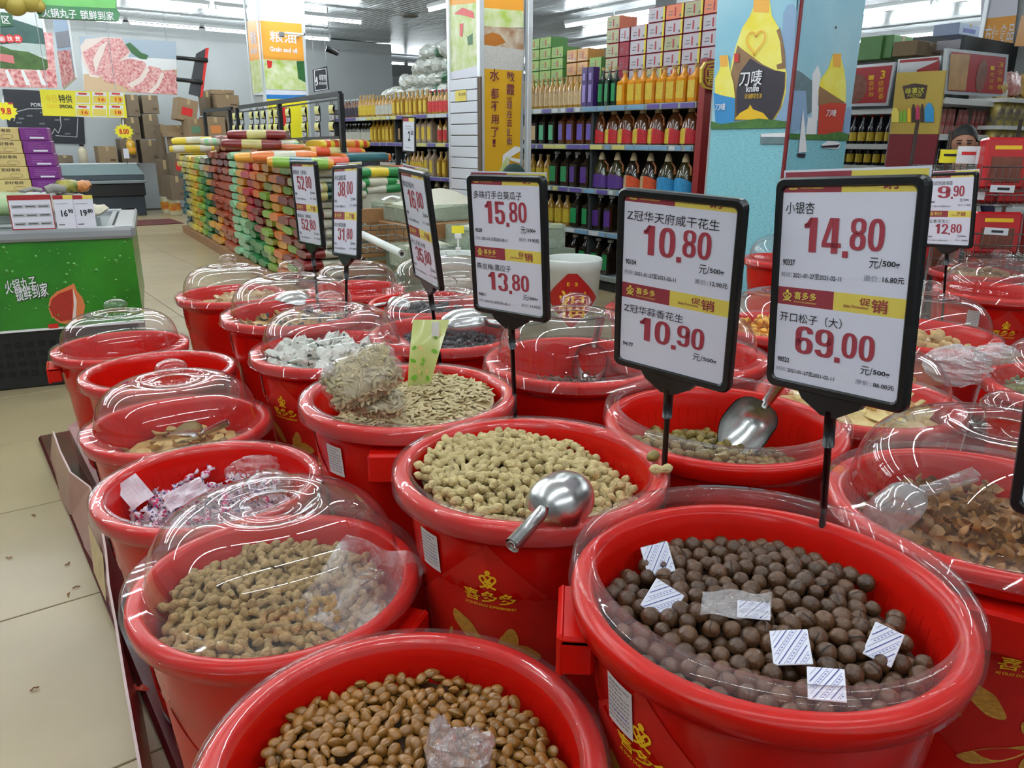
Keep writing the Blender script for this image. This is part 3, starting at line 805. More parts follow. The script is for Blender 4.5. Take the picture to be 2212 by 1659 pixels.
zE = hfun(-0.085, -0.15, 0.0, 0.012, 0.004, 5, -0.03, 0.03)
P = fill('E', 260, 0.0122, zE, (0, -1.0), 41, 45)
scatter('E', P, ol, 'green_nut', 'greenish brown oval nut in the bucket with the upright scoop', 'nut', 'greenish nuts in the bucket', 0.5, 8)
bed('E', zE, OLV, 'nut_bed', 'greenish nuts deeper in the bucket', 'nuts', 0.03)
o = bpy.data.objects.new('green_nut', ol[1]); C.objects.link(o); o.matrix_world = TR(*PZ(1411, 985, 0.80), rz=0.3); tag(o, 'single greenish nut lying on the rim of the peanut bucket', 'nut')

# melon seeds
SEED = mat('melon_seed', (190, 172, 128), 0.6, noise=0.15, nscale=40, vary=0.16)
def seed_mesh(L=0.0125, W=0.0046, H=0.0021):
    m = MB(); n = 10; V = []
    for j, (q, h) in enumerate(((1, 0), (0.7, 0.75), (0.0, 1))):
        if q == 0: V += [(0, 0, H)]; continue
        for i in range(n):
            a = 2*PI*i/n; V.append((L*q*math.cos(a)*(1+0.10*max(0, math.cos(a))), W*q*math.sin(a), H*h))
    F = [(i, (i+1) % n, n+(i+1) % n, n+i) for i in range(n)]+[(n+i, n+(i+1) % n, 2*n) for i in range(n)]
    b = len(V); V += [(x, y, -z) for x, y, z in V]; F += [tuple(b+i for i in reversed(f)) for f in F]
    m.add(V, F, 0, True); return one_mesh(m, 'seed', [SEED])
sd = [seed_mesh(), seed_mesh(0.0135, 0.0042, 0.0024)]
zG = hfun(-0.045, 0.16, -0.02, 0.022, 0.006, 6, 0.05, 0.02)
g = np.random.default_rng(5); n = 1500
a = g.uniform(0, 2*np.pi, n); q = 0.197*np.sqrt(g.uniform(0, 1, n)); x, y = q*np.cos(a), q*np.sin(a); z = zG(x, y)+g.uniform(-0.006, 0.002, n)
ok = q < (0.2015+0.09*z)-0.008
P = np.c_[x, y, z][ok]; P = P[np.argsort(P[:, 0]+P[:, 1])]
scatter('G', P[:300], sd, 'melon_seed', 'flat beige melon seed in the bucket with the sealed seed bags', 'seed', 'melon seeds on the heap', 0.72, 9)
def stuff_pieces(P, me, T0, name, label, cat, seed=1, flat=0.72, parent=None, sc=(0.9, 1.1), mats=None):
    gg = random.Random(seed); b = MB(); V0 = [Vector(v.co) for v in me.vertices]; F0 = [tuple(p.vertices) for p in me.polygons]; M0 = [p.material_index for p in me.polygons]
    for p in P:
        T = TR(*p, rz=gg.uniform(0, 2*PI), rx=gg.gauss(0, 1-flat)*1.3, ry=gg.gauss(0, 1-flat), s=gg.uniform(*sc)); b.add(V0, F0, 0, True, T); b.M[-len(F0):] = M0
    o = b.build(name, list(me.materials) if mats is None else mats, parent, T0)
    if parent is None: tag(o, label, cat, None, 'stuff')
    else: o['kind'] = 'stuff'
    return o
for k_, R_, m_, l_, c_, f_, s_ in (('A', REST_A, kers[0], 'apricot kernels filling the gaps of the nearest heap', 'kernels', 0.52, (0.76, 0.98)), ('D', REST_D, pn[0], 'pale peanuts filling the gaps of the open heap', 'peanuts', 0.55, (0.76, 0.98)), ('C', REST_C, pn2[0], 'roasted peanuts filling the gaps under the dome', 'peanuts', 0.55, (0.8, 1.0))):
    stuff_pieces(R_, m_, TR(*BK[k_][:3]), c_+'_between', l_, c_, 3, f_, None, s_)
X, Y, zr, s, _ = BK['G']
stuff_pieces(P[300:], sd[0], TR(X, Y, zr), 'melon_seeds', 'rest of the beige melon seeds in the heap', 'seeds')
bed('G', zG, SEED, 'seed_bed', 'melon seeds deeper in the bucket', 'seeds', 0.006)

# sealed seed bags
def pillow(L, W, H, n=14, m=10, seed=1, crump=0.004, pinch=0.25):
    g_ = random.Random(seed); ph = [g_.uniform(0, 6) for _ in range(6)]
    def fn(u, v):
        x = (v-0.5)*L; e = max(0.0, 1-abs(2*v-1)**3.0)**0.5
        a = 2*PI*u; cw = math.copysign(abs(math.cos(a))**0.8, math.cos(a)); sw = math.copysign(abs(math.sin(a))**0.9, math.sin(a))
        w = W/2*(pinch+(1-pinch)*e)*(1 if 0 < v < 1 else 0.98); h = H/2*max(e, 0.04)
        c = crump*(math.sin(9*a+ph[0])*math.cos(14*v+ph[1])+0.6*math.sin(17*a+ph[2]+20*v))*e
        return (x+crump*math.sin(5*a+ph[4]), w*cw+c, h*sw+c)
    b = MB(); b.grid(fn, n, m, 0, True, None, True); return b
SEALT = mat('zip_bag_green', (206, 214, 130), 0.3, noise=0.2, nscale=12, coat=0.4)
LEAF = mat('printed_leaf', (110, 172, 40), 0.35, coat=0.3); ORP = mat('printed_flower', (222, 190, 120), 0.35, coat=0.3)
def seed_bag(T, L, W, H, label, nseed, seed):
    o = empty('seed_bag', T, label, 'bag', 'sealed bags of melon seeds')
    pillow(L, W, H, 28, 20, seed, 0.003, 0.5).build('film', FILM, o)
    gg = random.Random(seed); pts = []
    fn_ = pillow(L*0.93, W*0.94, H*0.93, 4, 4, seed, 0.0, 0.5)
    for k in range(nseed):
        v = gg.uniform(0.04, 0.96); a = gg.uniform(0, 2*PI); e = max(0.0, 1-abs(2*v-1)**3)**0.5; rr = gg.uniform(0.84, 1.0)
        pts.append(((v-0.5)*L*0.93, W*0.46*(0.5+0.5*e)*math.cos(a)*rr, H*0.46*e*math.sin(a)*rr))
    stuff_pieces(pts, sd[0], None, 'packed_seeds', None, None, seed, 0.55, o)
    pillow(L*0.8, W*0.8, H*0.78, 16, 10, seed, 0.0, 0.5).build('seed_core', SEED, o)
    return o
def face_cam(p, rz=0.0, tilt=0.0, cen=None):
    """frame at p whose local z points to the camera side, x to the right"""
    v = (Vector((0, 0, CAM_H))-Vector(p)).normalized()
    x = Vector((0, 0, 1)).cross(v).normalized(); y = v.cross(x).normalized()
    M_ = Matrix(((x.x, y.x, v.x, p[0]), (x.y, y.y, v.y, p[1]), (x.z, y.z, v.z, p[2]), (0, 0, 0, 1)))
    return M_ @ Matrix.Rotation(rz, 4, 'Z') @ Matrix.Rotation(tilt, 4, 'X')
p = PZ(782, 815, 0.86)
seed_bag(face_cam(p, 0.42, -0.3), 0.175, 0.118, 0.07, 'clear knotted bag packed with beige seeds, leaning on the white sachet lid', 520, 2)
p2 = PZ(812, 868, 0.80)
seed_bag(face_cam(p2, -0.15, -0.9), 0.13, 0.09, 0.05, 'smaller clear bag of seeds half buried below the knotted bag', 260, 3)
wad = MB()
def crumple(b, r, seed, T=None, sub=10, amp=0.35, mi=0, sq=(1, 1, 1)):
    g_ = random.Random(seed); n = sub; m_ = sub
    V = [[(r*sq[0]*math.sin(PI*(j+0.5)/m_)*math.cos(2*PI*i/n), r*sq[1]*math.sin(PI*(j+0.5)/m_)*math.sin(2*PI*i/n), r*sq[2]*math.cos(PI*(j+0.5)/m_)) for i in range(n)] for j in range(m_)]
    W = [tuple(c*(1+g_.uniform(-amp, amp)) for c in v) for row in V for v in row]
    F = [(j*n+i, j*n+(i+1) % n, (j+1)*n+(i+1) % n, (j+1)*n+i) for j in range(m_-1) for i in range(n)]+[tuple(range(n)), tuple(reversed(range((m_-1)*n, m_*n)))]
    F2 = []
    for f in F:
        if len(f) == 4: F2 += [(f[0], f[1], f[2]), (f[0], f[2], f[3])]
        else: F2.append(f)
    return b.add(W, F2, mi, False, T)
crumple(wad, 0.016, 3); o = wad.build('bag_knot', FILMW, None, TR(*PZ(712, 800, 0.88))); tag(o, 'twisted white knot of the clear seed bag', 'bag knot')
zb = empty('zip_bag', None, 'green leaf-printed zip bag standing between the seeds and the price sign', 'bag')
pa, pb = PZ(905, 835, 0.77), Vector(PZ(905, 835, 0.77))+Vector((0.03, 0.02, 0.155))
xa = Vector((_rt.x, _rt.y, 0)).normalized(); up = (pb-pa).normalized()
zb.matrix_world = frame(pa, xa, up+0.45*xa*0.4)
b = MB(); b.grid(lambda u, v: ((u-0.5)*(0.055+0.035*v)+0.03*v, 0.010*math.sin(PI*u)*math.cos(3*v)-0.012*math.sin(4*v), 0.165*v), 12, 14); b.build('bag_film', SEALT, zb)
b = MB()
gg = random.Random(4)
for k in range(15):
    u, v = gg.uniform(0.1, 0.9), gg.uniform(0.05, 0.9); cx, cz = (u-0.5)*(0.055+0.035*v)+0.03*v, 0.165*v; yy = 0.010*math.sin(PI*u)*math.cos(3*v)-0.012*math.sin(4*v)-0.0025; a = gg.uniform(0, 3); R1 = gg.uniform(0.004, 0.009)
    b.add([(cx+R1*math.cos(t)*math.cos(a)-R1*0.6*math.sin(t)*math.sin(a), yy, cz+R1*math.cos(t)*math.sin(a)+R1*0.6*math.sin(t)*math.cos(a)) for t in [2*PI*i/10 for i in range(10)]], [tuple(range(10))], k % 3 == 2)
b.build('leaf_print', [LEAF, ORP], zb)
b = MB(); b.rect(0.034, 0.052, 0.125, 0.160, -0.016); b.build('price_sticker', STICK, zb)

# scoops
SIN = mat('scoop_steel_inside', (168, 168, 166), 0.25, 1.0, bump=0.1, bscale=60)
def scoop_obj(T, label, s=1.0, clear=None):
    o = empty('scoop', T @ Matrix.Scale(s, 4), label, 'scoop', 'food scoops in the buckets')
    m = MB()
    def fn(u, v, k=1.0):
        a = PI*(u-0.5)*2*0.56           # around, opening up (+z)
        R = 0.052*k
        x = -0.055+0.125*v              # back to front
        if v < 0.35: q = math.sqrt(max(0.0, 1-((0.35-v)/0.35)**2)); R2 = R*max(q, 0.10)
        else: R2 = R*(1+0.10*(v-0.35))*(1-0.38*max(0.0, (v-0.5)/0.5)**2.2)
        cut = 1.0-0.42*max(0, (v-0.45)/0.55)**1.5
        aa = a*cut
        return (x, R2*math.sin(aa), 0.0+(-R2*math.cos(aa)+R*(0.0)))
    m.grid(lambda u, v: fn(u, v), 20, 18); m.grid(lambda u, v: fn(1-u, v, 0.965), 20, 18)
    m.build('scoop_bowl', clear or [STEEL], o)
    h = MB(); h.tube([(-0.050, 0, -0.014), (-0.062, 0, -0.004), (-0.140, 0, 0.022)], [0.0085, 0.0115, 0.0135], 16)
    h.build('handle', clear or [STEEL], o)
    r_ = MB(); r_.tube([(-0.142, 0.007*math.cos(t), 0.026+0.007*math.sin(t)-0.004) for t in [2*PI*i/10 for i in range(11)]], 0.0012, 6); r_.build('hanging_ring', clear or [STEEL], o)
    return o
def scoop_dir(p, hx, upx, label, s=1.0, clear=None):
    """bowl centre p, local +x (mouth direction) = hx, local +z (open side) = upx"""
    x = Vector(hx).normalized(); z = (Vector(upx)-x*Vector(upx).dot(x)).normalized(); y = z.cross(x)
    return scoop_obj(Matrix(((x.x, y.x, z.x, p[0]), (x.y, y.y, z.y, p[1]), (x.z, y.z, z.z, p[2]), (0, 0, 0, 1))), label, s, clear)
pb = PZ(1205, 1090, 0.805); pm = PZ(1275, 1062, 0.79)
scoop_dir(pb, (pm-pb).normalized()+(pb-PZ(1130, 1168, 0.80)).normalized()*0.9, (-0.15, 0.1, -1), 'steel scoop lying upside down on the pale peanuts', 0.92)
pb = PZ(1620, 912, 0.765); pm = pb+_rt*0.058+_up*0.066+_fw*0.012
scoop_dir(pb, (pb-pm).normalized(), (Vector((0, 0, CAM_H))-pb).normalized()+_rt*-0.25, 'steel scoop standing open towards the camera in the greenish nuts', 1.05)
pb = PZ(1276, 778, 0.72); pm = pb+_rt*0.018+_up*0.07+_fw*0.01
scoop_dir(pb, (pb-pm).normalized(), (Vector((0, 0, CAM_H))-pb).normalized(), 'steel scoop standing in the shredded dried meat under its lid', 0.95)
pb = PZ(402, 936, 0.515)
scoop_dir(pb, Vector((-0.8, 0.4, -0.08)), (-0.1, -0.25, 1), 'steel scoop lying on the yellow chips under the dome', 0.9)
pb = PZ(1010, 705, 0.74)
scoop_dir(pb, Vector((-0.75, 0.5, -0.1)), (0.2, 0.3, -1), 'wide steel scoop lying over the black raisins', 1.2)
pb = PZ(858, 662, 0.69)
scoop_dir(pb, Vector((0.7, -0.6, -0.1)), (0.2, 0.3, -1), 'steel scoop on the black prunes', 0.8)
pb = PZ(640, 660, 0.73)
scoop_dir(pb, Vector((-0.9, 0.2, -0.05)), (-0.2, -0.4, -1), 'steel scoop lying on the dried mushrooms', 1.1)
pb = PZ(1950, 1105, 0.76); pm = PZ(2005, 1065, 0.80)
scoop_dir(pb, (pb-pm).normalized(), (0, 0, -1), 'clear plastic scoop lying on the cracked brown shells', 0.9, clear_mat('scoop_clear', 0.2, base=0.15))

# desiccant sachets in the macadamias
def sachet(px, py, z, w, h, rot, tilt, label):
    p = PZ(px, py, z); o = empty('desiccant_sachet', face_cam(p, rot, tilt), label, 'sachet', 'desiccant sachets among the macadamias')
    m = MB(); m.rbox((-w/2, -h/2, -0.001), (w/2, h/2, 0.001), 0.0008); m.build('paper', PAPER, o)
    g_ = MB(); T = Matrix.Rotation(-PI/2, 4, 'X')
    r_ = random.Random(px)
    for k in range(-6, 7):
        c = k*0.006; a = (max(-w/2+0.002, c-h/2), 0); 
        L_ = []
        for t in np.linspace(-1, 1, 24):
            x = c+t*h/2*0.7; z_ = t*h/2*0.96
            if abs(x) < w/2-0.002: L_.append((x, z_))
        if len(L_) > 3: g_.stroke([L_[0], L_[-1]], 0.0004 if k % 3 else 0.0011, -0.0016, 0, T)
        if k % 3 == 1 and len(L_) > 6:
            for q in range(1, len(L_)-2, 2): g_.stroke([(L_[q][0]+0.002, L_[q][1]), (L_[q][0]+0.0042, L_[q][1]+0.0008)], 0.0014, -0.0016, 1, T)
    g_.build('printed_lines', [mat('sachet_blue', (60, 62, 130), 0.6), mat('sachet_pale_blue', (130, 134, 186), 0.6)], o)
sachet(1421, 1208, 0.778, 0.040, 0.046, 0.35, -0.35, 'white and blue sachet leaning at the left back of the macadamias')
sachet(1431, 1297, 0.778, 0.042, 0.046, -0.45, -0.45, 'white and blue sachet stuck upright left of the plastic scrap')
sachet(1708, 1398, 0.780, 0.044, 0.046, 0.28, -0.55, 'white and blue sachet in front centre of the macadamias')
sachet(1908, 1392, 0.776, 0.034, 0.044, -0.2, -0.3, 'narrow white and blue sachet at the right of the macadamias')
sachet(1785, 1478, 0.774, 0.040, 0.042, 0.2, -0.6, 'white and blue sachet nearest the front rim of the macadamias')
sachet(1628, 1318, 0.786, 0.040, 0.030, 0.1, -0.8, 'white sachet half under the grey plastic scrap')
b = MB(); b.grid(lambda u, v: ((u-0.5)*0.085, (v-0.5)*0.04+0.01*u, 0.004*math.sin(9*u+4*v)+0.003*math.sin(15*v)), 12, 8)
tag(b.build('plastic_scrap', FILMW, None, face_cam(PZ(1590, 1312, 0.790), 0.05, -0.7)), 'crinkled grey plastic scrap lying on the macadamias', 'plastic')

# crumpled plastic
b = MB(); crumple(b, 0.042, 8, None, 16, 0.22, 0, (1, 0.7, 0.9)); crumple(b, 0.034, 9, Matrix.Translation((-0.03, 0, 0.03)), 12, 0.3, 0, (0.6, 0.5, 1.3))
tag(b.build('crumpled_bag', FILMW, None, TR(*PZ(1000, 1640, 0.62))), 'crumpled clear plastic bag on the apricot kernels', 'bag')
b = MB(); crumple(b, 0.075, 12, None, 22, 0.14, 0, (1.25, 0.9, 0.8)); crumple(b, 0.05, 13, Matrix.Translation((0.09, -0.02, 0.05)), 14, 0.2, 0, (1.2, 0.7, 0.6))
tag(b.build('crumpled_bag', FILMW, None, TR(*PZ(2070, 790, 0.74), rz=-0.9, s=0.95)), 'large crumpled pinkish plastic bag hanging between the right buckets', 'bag')
b = MB(); b.grid(lambda u, v: (0.20*(u-0.5), 0.17*(v-0.5), 0.012*math.sin(7*u+3*v)*math.cos(9*v-2*u)+0.03*u*v), 18, 16)
tag(b.build('clear_bag', clear_mat('loose_film', 0.14, gloss=0.12, base=0.08, edge=0.5, power=1.8, bump=0.8, bscale=30), None, TR(0.50, 1.12, 0.615-0.03, rz=0.6, rx=0.05, ry=-0.2)), 'loose clear bag lying on the roasted peanuts inside the dome', 'bag')

# candies
CAND = mat('candy_paper', (222, 206, 214), 0.4, noise=0.12, nscale=40); CANP = mat('candy_pink', (190, 40, 96), 0.4); CANB = mat('candy_blue', (76, 66, 120), 0.4)
def candy_mesh(v):
    m = MB(); g_ = random.Random(v)
    m.grid(lambda u, w: ((w-0.5)*0.026, 0.0085*math.sin(PI*(0.12+0.76*w))*math.cos(2*PI*u)*(1+0.12*math.sin(4*PI*u+v)), 0.0075*math.sin(PI*(0.12+0.76*w))*math.sin(2*PI*u)), 10, 6, 0, False, None, True)
    for sg in (-1, 1):
        m.grid(lambda u, w: (sg*(0.012+0.013*w), (u-0.5)*(0.006+0.020*w), 0.004*math.sin(6*PI*u+v)*w), 7, 3, 0, False)
    for k in range(len(m.M)):
        if k < 60 and g_.random() < 0.38: m.M[k] = 1 if v != 2 else 2
        elif g_.random() < 0.10: m.M[k] = 2
    return one_mesh(m, 'candy', [CAND, CANP, CANB])
cm = [candy_mesh(v) for v in range(4)]
zH = hfun(-0.088, 0.05, 0.08, 0.02, 0.01, 7, -0.02, 0.03)
P = fill('H', 130, 0.0125, zH, (0, -1.0), 51, 45)
scatter('H', P, cm, 'wrapped_candy', 'twist-wrapped candy in pink and white paper in the open aisle bucket', 'candy', 'wrapped candies', 0.4, 10, (0.95, 1.25))
bed('H', zH, CAND, 'candy_bed', 'wrapped candies deeper in the bucket', 'candies', 0.03)
b = MB(); b.grid(lambda u, v: (0.055*(u-0.5), 0.07*(v-0.5), 0.006*math.sin(4*u)*math.cos(5*v)), 6, 6, 0, False)
tag(b.build('paper_square', CAND, None, face_cam(PZ(290, 1062, 0.57), 0.5, -0.3)), 'pale paper square standing at the left of the candies', 'paper')
b = MB(); b.grid(lambda u, v: (0.09*(u-0.5), 0.05*(v-0.5), 0.010*math.sin(9*u)*math.cos(8*v)), 8, 6, 0, False)
tag(b.build('paper_square', CAND, None, face_cam(PZ(400, 1068, 0.57), 0.35, -0.5)), 'crumpled pale lilac wrapper in the middle of the candies', 'paper')
b = MB(); crumple(b, 0.05, 15, None, 16, 0.12, 0, (1.3, 0.8, 0.6)); tag(b.build('sweet_bag', FILM, None, TR(*PZ(545, 1012, 0.58))), 'clear bag bulging at the right of the candies', 'bag')

# chips, shells, sachets and the other fillings
def flake_mesh(r, cup, m_, name, seed, n=9):
    m = MB(); g_ = random.Random(seed); R = [r*g_.uniform(0.75, 1.15) for _ in range(n)]
    V = [(0, 0, -cup)]+[(R[i]*0.55*math.cos(2*PI*i/n), R[i]*0.55*math.sin(2*PI*i/n), -cup*0.6) for i in range(n)]+[(R[i]*math.cos(2*PI*i/n), R[i]*math.sin(2*PI*i/n), cup*g_.uniform(-0.3, 0.8)) for i in range(n)]
    F = [(0, 1+i, 1+(i+1) % n) for i in range(n)]+[(1+i, 1+n+i, 1+n+(i+1) % n, 1+(i+1) % n) for i in range(n)]
    k = len(V); V += [(x, y, z-0.0015) for x, y, z in V]; F += [tuple(k+i for i in reversed(f)) for f in F]
    m.add(V, F, 0, True); return one_mesh(m, name, [m_])
def filling(k, zf, n, r, meshes, name, label, cat, group, m_, bedname, bedlabel, flat=0.4, seed=1, drop=0.02, sc=(0.8, 1.2), layers=(0, -1)):
    P = fill(k, n, r, zf, layers, seed, 30); P = P[np.argsort(-P[:, 2]+zf(P[:, 0], P[:, 1]))][:300]; scatter(k, P, meshes, name, label, cat, group, flat, seed, sc)
    bed(k, zf, m_, bedname, bedlabel, cat+'s', drop)
CH = mat('chip_yellow', (212, 178, 110), 0.6, noise=0.25, nscale=50, vary=0.15)
filling('I', hfun(-0.10, 0.03, 0.05, 0.02, 0.008, 8, 0.02, 0.05), 110, 0.013, [flake_mesh(0.019, 0.004, CH, 'chip', i) for i in range(3)], 'chip', 'thin yellow chip under the dome by the aisle', 'chip', 'yellow chips', CH, 'chip_bed', 'yellow chips deeper in the aisle bucket', 0.6, 61)
SHL = mat('cracked_shell', (178, 126, 66), 0.45, noise=0.4, nscale=50, vary=0.3)
filling('F', hfun(-0.060, 0.06, 0.04, 0.02, 0.008, 9), 420, 0.0088, [flake_mesh(0.0130, 0.0065, SHL, 'shell', i+5) for i in range(3)], 'nut_shell', 'cracked brown shell piece under the right dome', 'shell', 'cracked shells', SHL, 'shell_bed', 'cracked brown shells deeper in the right bucket', 0.25, 62)
SAC = mat('white_paper_sachet', (222, 222, 212), 0.5, noise=0.08, nscale=20, vary=0.05)
def sachet_mesh(v):
    b = pillow(0.055, 0.042, 0.014, 12, 6, v, 0.003, 0.9); o = b.build('s', [SAC, mat('sachet_ink', (60, 60, 60), 0.6)]); me = o.data; bpy.data.objects.remove(o)
    for i, p_ in enumerate(me.polygons):
        p_.use_smooth = False
        if i in (20+v, 33, 34): p_.material_index = 1
    return me
filling('N', hfun(-0.03, 0.0, 0.06, 0.02, 0.012, 10, 0, 0.04), 95, 0.017, [sachet_mesh(v) for v in range(3)], 'white_sachet', 'crumpled white printed sachet under the dome', 'sachet', 'white sachets', SAC, 'sachet_bed', 'white sachets deeper in the bucket', 0.3, 63)
MSD = mat('dark_mushroom', (46, 40, 44), 0.6, noise=0.3, nscale=40, vary=0.4); MSY = mat('yellow_dried_piece', (206, 164, 92), 0.6, noise=0.3, nscale=40, vary=0.2)
filling('M', hfun(-0.05, 0.0, 0.03, 0.02, 0.012, 11), 120, 0.014, [flake_mesh(0.019, 0.008, MSD, 'mushroom', 31), flake_mesh(0.017, 0.009, MSY, 'piece', 32), flake_mesh(0.02, 0.008, MSY, 'piece', 33)], 'dried_mushroom', 'dried mushroom or yellow dried piece in the domed bucket', 'dried food', 'dried mushroom mix', MSY, 'mushroom_bed', 'dried mix deeper in the mushroom bucket', 0.2, 64)
LSL = mat('pale_slice', (214, 182, 134), 0.6, noise=0.2, nscale=40, vary=0.15)
filling('L', hfun(-0.05, 0.12, 0.05, 0.02, 0.01, 12, 0.06, 0.0), 80, 0.016, [flake_mesh(0.022, 0.009, LSL, 'slice', 41), ell_mesh(0.02, 0.012, 0.010, LSL, 'slice', 0.2)], 'dried_slice', 'pale dried slice in the far corner bucket', 'dried food', 'pale dried slices', LSL, 'slice_bed', 'pale dried slices deeper in the corner bucket', 0.3, 65)
MEAT = mat('shredded_meat', (120, 76, 54), 0.6, noise=0.4, nscale=60, vary=0.3)
def strip_mesh(v, L, r, m_):
    b = MB(); b.tube([(L*(i/5-0.5), 0.006*math.sin(2.2*i+v), 0.005*math.cos(1.7*i+v)) for i in range(6)], r, 5); return one_mesh(b, 'strip', [m_])
filling('O', hfun(-0.115, 0.0, 0.0, 0.015, 0.008, 13), 260, 0.009, [strip_mesh(v, 0.035, 0.0028, MEAT) for v in range(3)], 'meat_strip', 'thin shredded brown strip in the domed bucket with the standing scoop', 'dried food', 'shredded dried meat', MEAT, 'meat_bed', 'shredded dried meat deeper in the bucket', 0.5, 66)
RAI = mat('black_raisin', (36, 32, 40), 0.4, noise=0.3, nscale=60, bump=0.4, vary=0.3)
filling('P', hfun(-0.045, 0.0, 0.0, 0.02, 0.008, 14), 280, 0.0085, [ell_mesh(0.010, 0.007, 0.006, RAI, 'raisin', 0.25)], 'raisin', 'wrinkled black raisin under the dome beside the tall price sign', 'raisin', 'black raisins', RAI, 'raisin_bed', 'black raisins deeper in the bucket', 0.3, 67)
PRU = mat('black_prune', (24, 22, 28), 0.35, noise=0.2, bump=0.6, bscale=60)
filling('R', hfun(-0.05, 0.0, 0.0, 0.02, 0.008, 15), 90, 0.015, [ell_mesh(0.018, 0.014, 0.011, PRU, 'prune', 0.15)], 'prune', 'shiny black prune under the askew lid', 'prune', 'black prunes', PRU, 'prune_bed', 'black prunes deeper in the bucket', 0.3, 68)
PSL = mat('pale_yellow_slice', (228, 206, 140), 0.5, vary=0.1)
filling('a', hfun(-0.03, 0.0, 0.0, 0.02, 0.008, 16), 70, 0.016, [flake_mesh(0.022, 0.005, PSL, 'slice', 51)], 'yellow_slice', 'pale yellow slice under the dome behind the greenish nuts', 'dried food', 'pale yellow slices', PSL, 'slice_bed', 'pale yellow slices deeper in the bucket', 0.5, 69)
GSW = mat('gold_wrapper', (222, 160, 52), 0.25, 0.6, vary=0.2)
filling('c', hfun(-0.02, 0.0, 0.0, 0.02, 0.008, 17), 70, 0.015, [ell_mesh(0.018, 0.012, 0.012, GSW, 'sweet', 0.2)], 'gold_sweet', 'gold wrapped sweet under the dome left of the largest sign', 'sweet', 'gold wrapped sweets', GSW, 'sweet_bed', 'gold wrapped sweets deeper in the bucket', 0.2, 70)
WCH = mat('white_chunk', (224, 210, 180), 0.6, vary=0.12)
wc = [ell_mesh(0.022, 0.018, 0.014, WCH, 'chunk', 0.22), flake_mesh(0.02, 0.01, WCH, 'chunk', 61)]
filling('d', hfun(0.0, 0.0, 0.0, 0.03, 0.01, 18), 70, 0.017, wc, 'dried_chunk', 'pale dried chunk under the dome between the large signs', 'dried food', 'pale chunks', WCH, 'chunk_bed', 'pale chunks deeper in the bucket', 0.2, 71)
PUF = mat('beige_puff', (206, 170, 112), 0.7, noise=0.25, nscale=30, vary=0.15)
filling('g', hfun(-0.03, -0.1, 0.0, 0.03, 0.01, 19, -0.05, 0), 90, 0.016, [ell_mesh(0.02, 0.013, 0.013, PUF, 'puff', 0.22)], 'puff', 'beige puff in the bucket under the hanging plastic bag', 'snack', 'beige puffs', PUF, 'puff_bed', 'beige puffs deeper in the bucket', 0.2, 72)
GRN = mat('green_seed', (120, 122, 72), 0.5, vary=0.3)
filling('h', hfun(-0.03, 0.0, 0.0, 0.02, 0.008, 20), 220, 0.009, [ell_mesh(0.011, 0.008, 0.006, GRN, 'seed', 0.05)], 'green_seed', 'small green seed in the domed bucket at the right edge', 'seed', 'green seeds', GRN, 'seed_bed', 'green seeds deeper in the right edge bucket', 0.2, 73)
filling('j', hfun(-0.02, 0.0, 0.0, 0.02, 0.008, 21), 60, 0.017, wc, 'white_piece', 'white dried piece in the bucket behind the largest sign', 'dried food', 'white pieces', WCH, 'piece_bed', 'white pieces deeper in the bucket', 0.2, 74)
filling('i', hfun(-0.02, 0.0, 0.0, 0.02, 0.008, 22), 60, 0.017, [ell_mesh(0.02, 0.013, 0.013, PUF, 'puff', 0.22)], 'brown_piece', 'brown snack piece in the far bucket behind the small right sign', 'snack', 'brown pieces', PUF, 'piece_bed', 'brown snack pieces deeper in the far bucket', 0.2, 75)
o = bpy.data.objects.new('chip', flake_mesh(0.02, 0.006, PRU, 'clip', 91)); C.objects.link(o); o.matrix_world = TR(POS['K'][0]-0.03, POS['K'][1]-0.05, POS['K'][2]-0.19, rx=0.6); tag(o, 'small black clip left in the nearly empty far aisle bucket', 'clip')
bed('K', hfun(-0.20, 0.04, 0.0, 0.0, 0.012, 23), FILMW, 'plastic_sheet', 'clear plastic liner crumpled inside the far aisle bucket', 'liner', 0.0)
